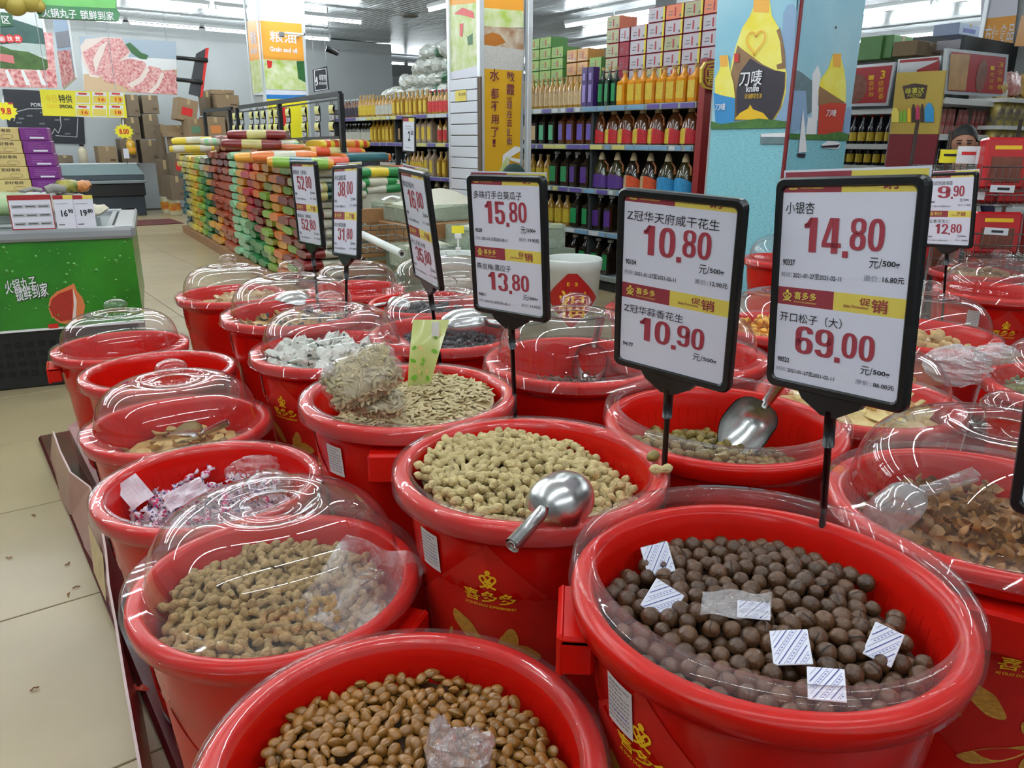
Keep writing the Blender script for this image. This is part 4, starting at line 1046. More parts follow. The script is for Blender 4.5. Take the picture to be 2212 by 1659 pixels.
# ------------------------------------------------------------------ price signs
SG = mat('sign_front_film', (226, 228, 242), 0.25, coat=0.2)
def mini_logo(m, cx, cz, s, mi, y):
    def fn(x, yy, z): return (x, y, z)
    knot_logo(m, cx, cz, s, fn, mi)
def card(parent, x0, x1, z0, z1, name, price, unit='元/500g', code='90104', dates='2021-01-27至2021-02-11', old='12.90元', cut=0.0, namew=0.5, y=-0.0045):
    """one half of a sign: header band, product name, big price, small print. cut = share of the header hidden under the frame"""
    W = x1-x0; Hh = z1-z0; hb = Hh*0.185
    b = MB()
    hz0 = z1-hb*(1-cut)
    b.rect(x0, x1, z0, hz0, y, 0)
    b.rect(x0, x0+W*0.47, hz0, z1, y, 1); b.rect(x0+W*0.47, x1, hz0, z1, y, 2)
    o = b.build('price_card', [SG, WINE, YEL], parent)
    t = MB(); yy = y-0.0008
    top = hz0+hb
    def clip_text(body, a, c, zz0, zz1, mi, bold, shear=0):
        if zz0 >= z1-0.0005: return
        if zz1 > z1:
            V, F = text_mesh(body, bold); h = zz1-zz0; lim = (z1-zz0)/h
            W_ = [(a+(c-a)*u+shear*h*min(v, lim), yy, zz0+h*min(v, lim)) for u, v in V]; t.add(W_, F, mi)
        else: t.text(body, a, c, zz0, zz1, yy, mi, None, bold, None, shear)
    if cut < 0.25: mini_logo(t, x0+W*0.085, hz0+hb*0.5, hb*0.62, 1, yy)
    else:
        t.stroke([(x0+W*0.05, hz0+hb*0.2), (x0+W*0.10, hz0+hb*(0.9-cut))], 0.0022, yy, 1); t.stroke([(x0+W*0.12, hz0+hb*0.2), (x0+W*0.07, hz0+hb*(0.9-cut))], 0.0022, yy, 1)
    clip_text('喜多多', x0+W*0.145, x0+W*0.335, hz0+hb*0.36, hz0+hb*0.80, 1, 0.012)
    clip_text('XI DUO DUO SUPERMARKET', x0+W*0.145, x0+W*0.335, hz0+hb*0.18, hz0+hb*0.26, 1, 0.01)
    clip_text('Sales Promotion', x0+W*0.55, x0+W*0.735, hz0+hb*0.26, hz0+hb*0.42, 0, 0.01, 0.2)
    clip_text('促', x0+W*0.67, x0+W*0.755, hz0+hb*0.45, hz0+hb*0.84, 0, 0.01)
    clip_text('销', x0+W*0.76, x0+W*0.88, hz0+hb*0.14, hz0+hb*0.84, 0, 0.03)
    B_ = z0; R_ = hz0-z0
    t.text(name, x0+W*0.03, x0+W*(0.03+namew), B_+R_*0.78, B_+R_*0.905, yy, 2, None, 0.0)
    a, c = price.split('.')
    heavy(t, a, x0+W*0.17, x0+W*0.505, B_+R_*0.39, B_+R_*0.745, yy, 3)
    t.rect(x0+W*0.512, x0+W*0.556, B_+R_*0.355, B_+R_*0.42, yy, 3)
    heavy(t, c, x0+W*0.555, x0+W*0.82, B_+R_*0.435, B_+R_*0.75, yy, 3)
    t.text(unit[:2], x0+W*0.72, x0+W*0.81, B_+R_*0.27, B_+R_*0.375, yy, 2); t.text(unit[2:], x0+W*0.815, x0+W*0.935, B_+R_*0.28, B_+R_*0.35, yy, 2, None, 0.02)
    t.text(code, x0+W*0.03, x0+W*0.135, B_+R_*0.235, B_+R_*0.30, yy, 2, None, 0.02)
    if dates:
        t.text('时间：', x0+W*0.025, x0+W*0.115, B_+R_*0.11, B_+R_*0.165, yy, 4); t.text(dates, x0+W*0.125, x0+W*0.52, B_+R_*0.11, B_+R_*0.165, yy, 2, None, 0.015)
        t.text('原价：', x0+W*0.69, x0+W*0.81, B_+R_*0.14, B_+R_*0.20, yy, 4); t.text(old, x0+W*0.825, x0+W*0.975, B_+R_*0.14, B_+R_*0.20, yy, 2, None, 0.015)
    t.build('lettering', [WINE, YEL, INK, PRICE, GREYT], o)
def rrect(w, h, r, n=4, inner=False):
    P = []
    for cx, cz, a0 in ((w/2-r, h/2-r, 0), (-w/2+r, h/2-r, PI/2), (-w/2+r, -h/2+r, PI), (w/2-r, -h/2+r, 1.5*PI)):
        for k in range(n+1): a = a0+PI/2*k/n; P.append((cx+r*math.cos(a), cz+r*math.sin(a)))
    return P
def sign(c, up, naz, label, cards, base_z, Wd=0.222, Hd=0.312, slip=None, stake_xy=None):
    z = Vector(up).normalized(); n = Vector((math.cos(math.radians(naz)), math.sin(math.radians(naz)), 0)); n = (n-z*n.dot(z)).normalized()
    x = z.cross(-n).normalized()*-1
    x = (-n).cross(z).normalized()*1.0
    # local -y = n (towards viewer); x to viewer's right
    x = z.cross(n).normalized()
    T = Matrix(((x.x, -n.x, z.x, c[0]), (x.y, -n.y, z.y, c[1]), (x.z, -n.z, z.z, c[2]), (0, 0, 0, 1)))
    o = empty('price_sign', T, label, 'price sign', 'black framed price signs on stakes')
    b = MB(); fr = 0.0135; N_ = 4
    A = rrect(Wd, Hd, 0.014, N_); Bi = rrect(Wd-2*fr, Hd-2*fr, 0.008, N_); k = len(A)
    lay = [(A, 0.006), (A, -0.004), (rrect(Wd-0.006, Hd-0.006, 0.012, N_), -0.008), (rrect(Wd-2*fr+0.005, Hd-2*fr+0.005, 0.009, N_), -0.008), (Bi, -0.005), (Bi, 0.006)]
    V = [(p[0], y, p[1]) for L_, y in lay for p in L_]; F = []
    for j in range(len(lay)-1):
        F += [(j*k+i, j*k+(i+1) % k, (j+1)*k+(i+1) % k, (j+1)*k+i) for i in range(k)]
    b.add(V, F, 0, False)
    b.rect(-Wd/2+fr-0.001, Wd/2-fr+0.001, -Hd/2+fr-0.001, Hd/2-fr+0.001, 0.004)
    b.add([(-Wd/2+0.01, 0.006, -Hd/2+0.01), (Wd/2-0.01, 0.006, -Hd/2+0.01), (Wd/2-0.01, 0.006, Hd/2-0.01), (-Wd/2+0.01, 0.006, Hd/2-0.01)], [(3, 2, 1, 0)])
    b.build('frame', BLACK, o)
    iw, ih = Wd-2*fr, Hd-2*fr
    if len(cards) == 2:
        card(o, -iw/2, iw/2, 0.0-ih*0.005, ih/2, cut=0.72, **cards[0]); card(o, -iw/2, iw/2, -ih/2, -ih*0.005, cut=0.0, **cards[1])
    else:
        b = MB(); y = -0.0045
        b.rect(-iw/2, iw/2, -ih/2, ih/2*0.78, y, 0); b.rect(-iw/2, 0, ih/2*0.78, ih/2, y, 1); b.rect(0, iw/2, ih/2*0.78, ih/2, y, 2)
        q = b.build('price_card', [SG, WINE, YEL], o); t = MB(); t.text('2', -0.01, 0.03, -ih*0.2, ih*0.1, y-0.001, 0, None, 0.05); t.text('50', 0.035, 0.085, -ih*0.02, ih*0.12, y-0.001, 0, None, 0.05)
        for zz in (0.25, 0.17): t.stroke([(-0.06, ih*zz), (0.05, ih*zz)], 0.004, y-0.001, 1)
        t.stroke([(-0.05, -ih*0.4), (0.05, -ih*0.4)], 0.004, y-0.001, 1); t.build('lettering', [INK, GREYT], q)
    b = MB()
    b.poly([(-0.052, -Hd/2+0.002), (0.052, -Hd/2+0.002), (0.045, -Hd/2-0.009), (0.012, -Hd/2-0.028), (-0.012, -Hd/2-0.028), (-0.045, -Hd/2-0.009)], -0.007, 0, None, 0.014)
    b.tube([(0, 0, -Hd/2-0.02), (0, 0, -Hd/2-0.075)], 0.0085, 10)
    b.build('holder', BLACK, o)
    if slip:
        b = MB(); a, c2, h = slip
        b.rect(a, c2, Hd/2-0.02, Hd/2+h, 0.0072, 0); b.rect(a+0.003, (a+c2)/2, Hd/2-0.015, Hd/2+h-0.003, 0.0068, 1); b.rect((a+c2)/2, c2-0.003, Hd/2-0.015, Hd/2+h-0.003, 0.0068, 2); b.rect(c2, a, Hd/2-0.02, Hd/2+h, 0.0076, 0)
        b.build('spare_card', [PAPER, WINE, YEL], o)
    top = T @ Vector((0, 0, -Hd/2-0.07)); L_ = (top.z-base_z)/max(0.3, z.z)
    b = MB(); b.tube([(0, 0, -Hd/2-0.07), (0, 0, -Hd/2-0.07-L_)], 0.0052, 10); b.build('stake', BLACK, o)
    return o
def cd(name, price, **k): return dict(name=name, price=price, **k)
sign((0.95, 0.84, 1.122), (-0.081, -0.058, 0.995), -168.0, 'middle large price sign reading 10.80 and 10.90, between peanuts and greenish nuts',
     [cd('Z冠华天府咸干花生', '10.80', code='90104', old='12.90元', namew=0.84), cd('Z冠华蒜香花生', '10.90', code='94177', dates=None, namew=0.58)], 0.45, 0.225, 0.310)
sign((1.00, 0.583, 1.154), (-0.006, 0.060, 0.997), 178.5, 'largest price sign reading 14.80 and 69.00, behind the macadamia bucket',
     [cd('小银杏', '14.80', code='90337', old='16.80元', namew=0.24), cd('开口松子（大）', '69.00', code='98522', old='86.00元', namew=0.52)], 0.45, 0.222, 0.31, slip=(-0.107, 0.107, 0.010))
sign((1.00, 1.369, 1.128), (-0.058, 0.0, 0.998), -166.5, 'price sign reading 15.80 and 13.80, right of the seed bucket',
     [cd('多味打手白葵瓜子', '15.80', code='90209', old='19.90元', namew=0.72), cd('陈皮梅/嘉应子', '13.80', code='94011', dates='2021-01-20至2021-02-11', old='15.50元', namew=0.52)], 0.45, 0.218, 0.31, slip=(-0.108, 0.106, 0.006))
sign((1.053, 1.84, 1.126), (-0.133, -0.008, 0.991), 168.8, 'slanting price sign reading 16.80 and 35.80, seen sharply from the side',
     [cd('精选香片', '16.80', code='90225', old='18.80元', namew=0.5), cd('开心无核大枣', '35.80', code='90310', old='39.80元', namew=0.62)], 0.45, 0.225, 0.31, slip=(-0.105, 0.105, 0.006))
sign((1.14, 2.50, 1.118), (0.091, 0.054, 0.994), 180, 'narrow looking price sign reading 38.00 and 31.80',
     [cd('天虹酱板菜', '38.00', code='90220', old='42.00元', namew=0.5), cd('综合果蔬脆', '31.80', code='90142', old='36.80元', namew=0.5)], 0.45, 0.215, 0.31, slip=(-0.10, 0.10, 0.008))
sign((1.126, 2.806, 1.125), (-0.028, 0.013, 1.0), -178.4, 'leftmost price sign reading 52.80 twice, before the rice sacks',
     [cd('墨鱼条（原味）', '52.80', code='90231', old='58.00元', namew=0.62), cd('鱿鱼丝（原味）', '52.80', code='90232', old='58.00元', namew=0.62)], 0.45, 0.225, 0.31)
sign((3.45, 1.566, 1.085), (-0.03, 0.083, 0.996), 168, 'small right price sign reading 9.90 and 12.80, before the wire racks',
     [cd('日式包装海苔', '9.90', code='90410', old='11.90元', namew=0.5), cd('五香花生仁', '12.80', code='90411', old='14.80元', namew=0.5)], 0.40, 0.222, 0.31, slip=(-0.10, 0.11, 0.008))
# the ninth sign, cut by the right edge of the picture
sign((1.0, 0.222, 1.085), (0.0, 0.06, 0.998), 180, 'price sign cut off by the right edge of the picture', [cd('碧根果', '45.80', code='90512', old='49.80元'), cd('夏威夷果', '39.80', code='90513', old='45.80元')], 0.45)
sign((3.60, 6.46, 1.407), (0.02, -0.03, 1.0), -178, 'distant small sign reading 2.50 before the oil shelf', [None], 0.85, 0.225, 0.31)
# ------------------------------------------------------------------ helpers for printed planes
def plane_T(o, ax):
    """vertical plane through o; ax '-y' faces -Y (x right = +X), '-x' faces -X (x right = -Y)"""
    if ax == '-y': return Matrix.Translation(o)
    if ax == '-x': return Matrix.Translation(o) @ Matrix.Rotation(-PI/2, 4, 'Z')
    return Matrix.Translation(o) @ Matrix.Rotation(ax, 4, 'Z')
def loc(T, px, py):
    Ti = T.inverted(); d = Ti.to_3x3() @ ray(px, py); c = Ti @ Vector((0, 0, CAM_H)); t = -c.y/d.y; p = c+d*t
    return (p.x, p.z)
def locs(T, P): return [loc(T, *p) for p in P]
def corners(T, P):
    q = locs(T, P); xs = [a for a, b in q]; zs = [b for a, b in q]; return min(xs), max(xs), min(zs), max(zs)
MEATR = mat('meat_print', (186, 70, 80), 0.45, col2=(236, 196, 192), nscale=34, coat=0.2)
FATP = mat('fat_print', (232, 214, 208), 0.45); SKYP = mat('poster_sky', (168, 184, 200), 0.45); GREENP = mat('leaf_print', (40, 104, 44), 0.45, noise=0.4, nscale=50)
SANDP = mat('poster_sand', (206, 176, 140), 0.45); ORANGE = mat('orange_print', (234, 160, 52), 0.45, noise=0.05, nscale=5); BRIGHTY = mat('bright_yellow_print', (238, 226, 40), 0.4, coat=0.3)
FOODP = mat('food_print', (226, 226, 200), 0.45, col2=(170, 196, 80), nscale=9); FOODQ = mat('food_print_brown', (214, 206, 186), 0.45, col2=(150, 96, 52), nscale=8)
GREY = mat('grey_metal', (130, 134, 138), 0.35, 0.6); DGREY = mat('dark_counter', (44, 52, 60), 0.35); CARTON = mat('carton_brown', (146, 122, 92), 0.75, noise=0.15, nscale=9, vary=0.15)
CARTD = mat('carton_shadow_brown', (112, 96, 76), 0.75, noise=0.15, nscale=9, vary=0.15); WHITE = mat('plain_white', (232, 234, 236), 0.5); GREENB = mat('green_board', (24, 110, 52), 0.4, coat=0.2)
LIME = mat('lime_print', (120, 190, 70), 0.4); REDP = mat('red_print', (200, 34, 30), 0.4); BROWNW = mat('wood_board', (150, 108, 66), 0.6, noise=0.3, nscale=20, stretch=(6, 1, 1))

# ---- freezer with green front
A = Vector((0.88, 4.81, 0)); FT = Matrix.Translation(A) @ Matrix.Rotation(math.atan2(-0.13, 0.61), 4, 'Z')
fz = empty('chest_freezer', FT, 'island chest freezer with a green printed front and grey rim', 'freezer')
GFR = mat('green_drop_print', (26, 104, 24), 0.35, noise=0.0, nscale=3, coat=0.3, col2=(44, 132, 24))
MB().rbox((-2.3, 0.02, 0.0), (-0.03, 1.25, 0.335), 0.01).build('base', mat('freezer_black', (20, 22, 24), 0.45), fz)
b = MB()
for r_ in range(4):
    for k in range(40):
        x = -2.2+0.055*k; b.box((x, 0.012, 0.075+0.055*r_), (x+0.03, 0.021, 0.10+0.055*r_), 0)
o = b.build('vent_slots', mat('slot_dark', (6, 6, 7), 0.8), fz); o['kind'] = 'stuff'
b = MB(); b.box((-2.3, 0.0, 0.335), (0.0, 1.27, 0.82)); b.build('cabinet', [GFR], fz)
b = MB(); b.rect(-2.3, 0.0, 0.330, 0.343, -0.003); b.build('white_edge_strip', WHITE, fz)
RIMG = mat('freezer_rim_grey', (138, 140, 142), 0.35)
b = MB(); P_ = [(-0.012, 0.82), (-0.02, 0.835), (-0.018, 0.865), (-0.005, 0.88), (0.10, 0.882), (0.10, 0.86), (0.0, 0.82)]
n = len(P_); V = []
for x in (-2.3, 0.0): V += [(x, a, z) for a, z in P_]
b.add(V, [(i, (i+1) % n, n+(i+1) % n, n+i) for i in range(n)]+[tuple(range(n)), tuple(range(2*n-1, n-1, -1))], 0, False)
b.rbox((-0.09, 0.0, 0.82), (0.02, 1.29, 0.885), 0.012); b.rbox((-2.3, 1.17, 0.82), (0.02, 1.29, 0.885), 0.01)
b.build('rim', RIMG, fz)
b = MB(); b.box((-2.28, 0.09, 0.855), (-0.09, 1.17, 0.862)); b.build('sliding_glass', mat('freezer_glass', (150, 160, 160), 0.08, coat=0.5), fz)
b = MB(); b.rbox((-0.95, 0.09, 0.862), (-0.91, 1.17, 0.875), 0.003).rbox((-0.13, 0.09, 0.862), (-0.10, 1.17, 0.880), 0.003); b.build('glass_frame', GREY, fz)
dm = MB(); g_ = random.Random(2)
for k in range(190):
    x, z = g_.uniform(-1.25, -0.02), g_.uniform(0.37, 0.80); r = 0.003+0.011*g_.random()**4
    dm.lathe([(r, 0), (r*0.7, r*0.35), (0, r*0.45)], 8, 0, True, Matrix.Translation((x, 0, z)) @ Matrix.Rotation(PI/2, 4, 'X'))
o = dm.build('water_drops', mat('drop_green', (60, 138, 44), 0.15, coat=0.6), fz); o['kind'] = 'stuff'
b = MB()
F1 = locs(FT, [(160, 612), (166, 628), (178, 642), (184, 660), (180, 684), (168, 694), (150, 700), (130, 698), (112, 686), (104, 664), (108, 644), (122, 630), (140, 622)])
b.poly([p for p in F1][::-1], -0.0035, 1); b.poly(locs(FT, [(156, 624), (158, 650), (156, 690), (132, 694), (114, 682), (107, 664), (112, 646), (128, 634), (144, 628)])[::-1], -0.005, 0)
b.poly(locs(FT, [(158, 622), (166, 650), (164, 690), (156, 692), (160, 660)])[::-1], -0.006, 2)
FIGR = mat('fig_red_print', (176, 50, 36), 0.4, noise=0.3, nscale=120)
b.build('fig_picture', [FIGR, mat('fig_skin_print', (214, 120, 70), 0.4), FATP], fz)
b = MB(); T_ = 0.25
x0, x1, z0, z1 = corners(FT, [(8, 607), (82, 632)]); b.text('火锅丸子', x0, x1, z0, z1, -0.006, 0, None, 0.03, lambda x, y, z: (x, y, z+0.15*(x-x0)))
b.text('火锅丸子', x0-0.002, x1+0.004, z0-0.005, z1+0.003, -0.0045, 1, None, 0.07, lambda x, y, z: (x, y, z+0.15*(x-x0)))
x2, x3, z2, z3 = corners(FT, [(30, 622), (108, 648)]); b.text('锁鲜到家', x2, x3, z2, z3, -0.006, 0, None, 0.03, lambda x, y, z: (x, y, z+0.15*(x-x2)))
b.text('锁鲜到家', x2-0.002, x3+0.004, z2-0.005, z3+0.003, -0.0045, 1, None, 0.07, lambda x, y, z: (x, y, z+0.15*(x-x2)))
x4, x5, z4, z5 = corners(FT, [(104, 700), (127, 708)]); b.rect(x4, x5, z4, z5, -0.004, 2)
b.build('lettering', [WHITE, INK, REDP], fz)

# things on the freezer
BOXY = mat('cream_box', (214, 190, 124), 0.5); BOXV = mat('purple_box', (116, 36, 122), 0.45); BRPRINT = mat('brown_print', (96, 66, 50), 0.5)
T0 = Matrix.Translation((0, 5.35, 0)) @ Matrix.Rotation(math.atan2(-0.13, 0.61), 4, 'Z')
zb0 = PY(60, 413, 5.35).z
tag(MB().rbox((-0.35, -0.02, 0.885), (0.60, 0.34, zb0), 0.01).build('foam_box', WHITEP, None, T0), 'white foam box under the stacked snack boxes on the freezer', 'box')
for k in range(5):
    h = 0.070; z = zb0+k*h
    xa, _ = loc(T0, 0, 350); xb, _ = loc(T0, 52+2*(4-k), 350); xc, _ = loc(T0, 119-0.0*k+3*(2-k), 350)
    o = empty('snack_box', T0 @ Matrix.Translation((0, 0, z)), ('lowest', 'second lowest', 'middle', 'second highest', 'top')[k]+' cream box in the left stack on the freezer', 'box', 'cream snack boxes')
    MB().rbox((xb-0.22, 0, 0.001), (xb-0.002, 0.2, h-0.001), 0.003).build('carton', BOXY, o)
    b = MB(); b.text('京好卷尚', xb-0.13, xb-0.04, h*0.62, h*0.88, -0.001, 0, None, 0.04); b.stroke([(xb-0.06+0.03*math.cos(t), h*0.3+0.011*math.sin(t)) for t in [i*PI/6 for i in range(13)]], 0.0015, -0.001, 1); b.stroke([(xb-0.13, h*0.12), (xb-0.05, h*0.12)], 0.002, -0.001, 1)
    b.build('lettering', [INK, BRPRINT], o)
    o = empty('snack_box', T0 @ Matrix.Translation((0, 0, z)), ('lowest', 'second lowest', 'middle', 'second highest', 'top')[k]+' purple box in the right stack on the freezer', 'box', 'purple snack boxes')
    MB().rbox((xb+0.002, 0, 0.001), (xc, 0.2, h-0.001), 0.003).build('carton', BOXV, o)
    b = MB(); r = random.Random(k)
    for q in range(4): b.stroke([(xb+0.03, h*(0.75-0.14*q)), (xb+0.03+r.uniform(0.05, 0.12), h*(0.75-0.14*q))], 0.002, -0.001, 1)
    b.rect(xc-0.09, xc-0.02, h*0.15, h*0.27, -0.001, 0); b.build('lettering', [WHITE, mat('pale_purple_print', (166, 110, 170), 0.5)], o)
def leaning_card(T, w, h, label, kind):
    o = empty('price_card', T, label, 'price card', 'price cards on the freezer'); b = MB(); b.box((0, 0, 0), (w, 0.002, h)); b.build('card', PAPER, o)
    t = MB(); y = -0.001
    if kind == 'cal':
        t.rect(0, w, h*0.86, h, y, 1); t.rect(0, w, 0, h*0.03, y, 1); t.rect(0, 0.004, 0, h, y, 1); t.rect(w-0.004, w, 0, h, y, 1)
        for r in range(3):
            for c in range(3):
                t.rect(w*(0.06+0.3*c), w*(0.34+0.3*c), h*(0.12+0.25*r), h*(0.22+0.25*r), y, 2); t.stroke([(w*(0.09+0.3*c), h*(0.17+0.25*r)), (w*(0.30+0.3*c), h*(0.17+0.25*r))], 0.004, y-0.001, 0)
    else:
        t.rect(0, w*0.5, h*0.88, h, y, 1); t.rect(w*0.5, w, h*0.88, h, y, 3)
        t.text(kind[:2], w*0.30, w*0.62, h*0.36, h*0.56, y-0.001, 0, None, 0.05); t.text(kind[3:], w*0.66, w*0.92, h*0.46, h*0.58, y-0.001, 0, None, 0.05)
        t.stroke([(w*0.08, h*0.75), (w*0.7, h*0.75)], 0.003, y-0.001, 2); t.stroke([(w*0.1, h*0.12), (w*0.4, h*0.12)], 0.004, y-0.001, 0)
    t.build('lettering', [INK, mat('deep_red_print', (160, 30, 36), 0.5), mat('pale_grey_print', (176, 176, 182), 0.5), YEL], o)
pc = Matrix.Translation((0, 4.99, 0)) @ Matrix.Rotation(math.atan2(-0.13, 0.61), 4, 'Z')
for px0, px1, lb, kd in ((24, 118, 'wide card with a dark red header and rows of small prices, on the freezer', 'cal'), (122, 165, 'white card reading 16.90 on the freezer', '16.90'), (164, 207, 'white card reading 19.80, rightmost on the freezer', '19.80')):
    a = loc(pc, px0, 478); c = loc(pc, px1, 476)
    leaning_card(pc @ Matrix.Translation((a[0], 0, 0.884)), c[0]-a[0], loc(pc, px0, 422)[1]-0.884, lb, kd)
GLOVE = mat('grey_glove', (150, 146, 138), 0.8, noise=0.2, nscale=30, bump=0.5)
b = MB(); g0 = Vector((loc(pc, 95, 412)[0]*1.0, 5.10, PY(95, 412, 5.08).z))
for k in range(4): b.tube([g0+Vector((0.0, 0.01*k, 0)), g0+Vector((-0.04, 0.012*k-0.01, 0.012)), g0+Vector((-0.09-0.005*k, 0.018*k-0.02, -0.002))], [0.012, 0.010, 0.008], 8)
b.tube([g0+Vector((0.02, 0.015, 0)), g0+Vector((0.06, 0.02, 0.012)), g0+Vector((0.12, 0.03, 0.004))], [0.022, 0.026, 0.02], 10)
tag(b.build('work_glove', GLOVE), 'grey cotton work glove lying behind the price cards', 'glove')
def soft_bag(T, L, W, H, m, name, label, cat, group=None, seed=1, cr=0.004):
    b = pillow(L, W, H, 16, 10, seed, cr, 0.75); return tag(b.build(name, m, None, T), label, cat, group)
for i, (px, py, L, W, H, rz, c, lb) in enumerate(((15, 440, 0.30, 0.22, 0.11, 0.1, mat('white_green_bag', (198, 204, 186), 0.4, col2=(120, 160, 70), nscale=5), 'white and green frozen food bag at the left edge of the freezer'),
        (140, 440, 0.26, 0.2, 0.10, -0.2, mat('cream_bag', (196, 192, 168), 0.4, noise=0.2), 'cream frozen food bag behind the two white price cards'),
        (200, 455, 0.15, 0.14, 0.05, -0.7, mat('cream_bag2', (204, 196, 170), 0.4, noise=0.2), 'small cream bag at the right end of the freezer top'),
        (148, 402, 0.14, 0.10, 0.07, 0.6, mat('yellow_snack_bag', (176, 160, 60), 0.3, col2=(60, 90, 40), nscale=14), 'shiny yellow and green snack bag beside the purple boxes'),
        (178, 402, 0.08, 0.09, 0.06, -0.5, mat('orange_snack_bag', (206, 130, 60), 0.3, noise=0.3), 'small orange snack bag beside the yellow one'))):
    soft_bag(TR(*PY(px, py, 5.22), rz=rz, rx=0.25), L, W, H, c, 'frozen_bag', lb, 'bag', 'bags on the freezer', i+3)

# ---- hanging boards at the left
def hang(name, T, P, mats, draw, label, cat='board', th=0.02, strings=True):
    q = locs(T, P); o = empty(name, T, label, cat)
    n = len(q); b = MB(); b.poly(q[::-1], 0, 0, None, th); b.build('board', mats[0], o)
    b = MB(); draw(b, T); b.build('print', mats, o)
    if strings:
        b = MB(); xs = [a for a, c in q]; zt = max(c for a, c in q)
        for x in (min(xs)+0.1*(max(xs)-min(xs)), max(xs)-0.1*(max(xs)-min(xs))): b.tube([(x, th/2, zt-0.01), (x, th/2, 3.52)], 0.003, 5)
        b.build('hanging_wires', GREY, o)
    return o
def pp(b, T, P, y, mi): b.poly(locs(T, P)[::-1] if poly_ccw(locs(T, P)) else locs(T, P), y, mi)
def poly_ccw(q):
    return sum(q[i][0]*q[(i+1) % len(q)][1]-q[(i+1) % len(q)][0]*q[i][1] for i in range(len(q))) < 0
def pt(b, T, body, P, y, mi, bold=0.02, fn=None):
    x0, x1, z0, z1 = corners(T, P); b.text(body, x0, x1, z0, z1, y, mi, None, bold, fn)
T = plane_T((0, 13, 0), '-y')
def d_meat(b, T):
    pp(b, T, [(172, 78), (380, 90), (382, 128), (172, 118)], -0.002, 1)
    pp(b, T, [(180, 160), (382, 150), (383, 205), (182, 195)], -0.003, 2); pp(b, T, [(173, 100), (186, 84), (226, 80), (262, 82), (282, 112), (276, 124), (240, 144), (212, 168), (194, 166), (178, 132)], -0.004, 4)
    for k, P in enumerate(([(178, 112), (200, 100), (226, 82), (262, 84), (280, 112), (262, 128), (238, 146), (214, 164), (196, 160), (184, 130)],
              [(214, 158), (236, 140), (280, 126), (312, 134), (322, 152), (300, 178), (266, 186), (226, 176)], [(266, 186), (296, 178), (322, 142), (346, 148), (352, 160), (336, 190), (318, 202), (280, 196)], [(318, 202), (340, 188), (352, 154), (374, 150), (382, 166), (382, 204)])): pp(b, T, P, -0.006-0.003*k, 3)
    for k, P in enumerate(([(274, 182), (300, 168), (316, 142), (322, 152), (308, 176), (284, 190)], [(318, 200), (336, 182), (348, 156), (354, 160), (344, 186), (328, 202)], [(206, 158), (200, 130), (214, 100), (232, 88), (224, 112), (214, 136)])): pp(b, T, P, -0.018-0.002*k, 4)
    pp(b, T, [(270, 96), (280, 92), (294, 104), (304, 114), (320, 120), (316, 128), (300, 126), (284, 114)], -0.02, 5)
hang('meat_poster', T, [(172, 78), (380, 90), (383, 205), (182, 195)], [WHITE, SKYP, SANDP, MEATR, FATP, GREENP], d_meat, 'hanging poster with sliced marbled red meat over the meat counter', 'poster')
T = plane_T((0, 9, 0), '-y')
def d_land(b, T):
    pp(b, T, [(0, 8), (88, 20), (104, 150), (0, 150)], -0.002, 1); pp(b, T, [(0, 40), (30, 42), (62, 52), (92, 62), (98, 96), (0, 96)], -0.004, 2)
    pp(b, T, [(0, 96), (40, 92), (98, 96), (100, 120), (0, 118)], -0.006, 3); pp(b, T, [(0, 98), (26, 108), (60, 112), (102, 130), (104, 152), (0, 148)], -0.008, 4)
    pp(b, T, [(0, 148), (98, 152), (104, 146), (94, 70), (112, 72), (124, 190), (0, 188)], -0.010, 5)
    for k in range(3): pp(b, T, [(10+34*k, 152), (16+34*k, 150), (32+34*k, 184), (22+34*k, 184)], -0.012, 6)
    pp(b, T, [(0, 116), (28, 120), (32, 138), (0, 132)], -0.012, 7)
    pp(b, T, [(0, 26), (26, 30), (28, 56), (0, 58)], -0.014, 8)
    pt(b, T, '区', [(2, 34), (22, 52)], -0.017, 6, 0.05)
    for k, ch in enumerate('能扶贫'):
        c = loc(T, 4+17*k, 84); R_ = loc(T, 14+17*k, 84)[0]-c[0]
        b.poly([(c[0]+R_*math.cos(t), c[1]+R_*math.sin(t)) for t in [2*PI*i/14 for i in range(14)]], -0.014-0.001*k, 9); b.text(ch, c[0]-R_*0.6, c[0]+R_*0.6, c[1]-R_*0.6, c[1]+R_*0.6, -0.018, 6, None, 0.03)
hang('landscape_poster', T, [(0, 8), (90, 20), (124, 190), (0, 188)], [WHITE, mat('cloud_print', (206, 210, 212), 0.5), mat('hill_print', (56, 92, 86), 0.5, noise=0.4, nscale=9), mat('mist_print', (176, 190, 186), 0.5, noise=0.1), mat('meadow_print', (70, 104, 44), 0.5, noise=0.5, nscale=12), MEATR, WHITE, mat('house_pink', (196, 110, 110), 0.5), mat('dark_green_plate', (16, 78, 40), 0.4), REDP], d_land, 'hanging poster of green hills above pink ham slices at the far left', 'poster')
T = plane_T((0, 6.5, 0), '-y')
def d_green(b, T):
    pp(b, T, [(84, -30), (250, -24), (250, 18), (84, 12)], -0.002, 1)
    pp(b, T, [(80, 10), (252, 20), (259, 30), (256, 46), (86, 38), (78, 26)], -0.006, 0)
    a = loc(T, 90, 30); c = loc(T, 246, 38); h = 0.062; sl = (c[1]-a[1])/(c[0]-a[0])
    b.text('火锅丸子', a[0], a[0]+(c[0]-a[0])*0.47, a[1]-h*0.35, a[1]+h*0.6, -0.010, 2, None, 0.05, lambda x, y, z: (x, y, z+sl*(x-a[0])))
    b.text('锁鲜到家', a[0]+(c[0]-a[0])*0.52, c[0], a[1]-h*0.35, a[1]+h*0.6, -0.010, 2, None, 0.05, lambda x, y, z: (x, y, z+sl*(x-a[0])))
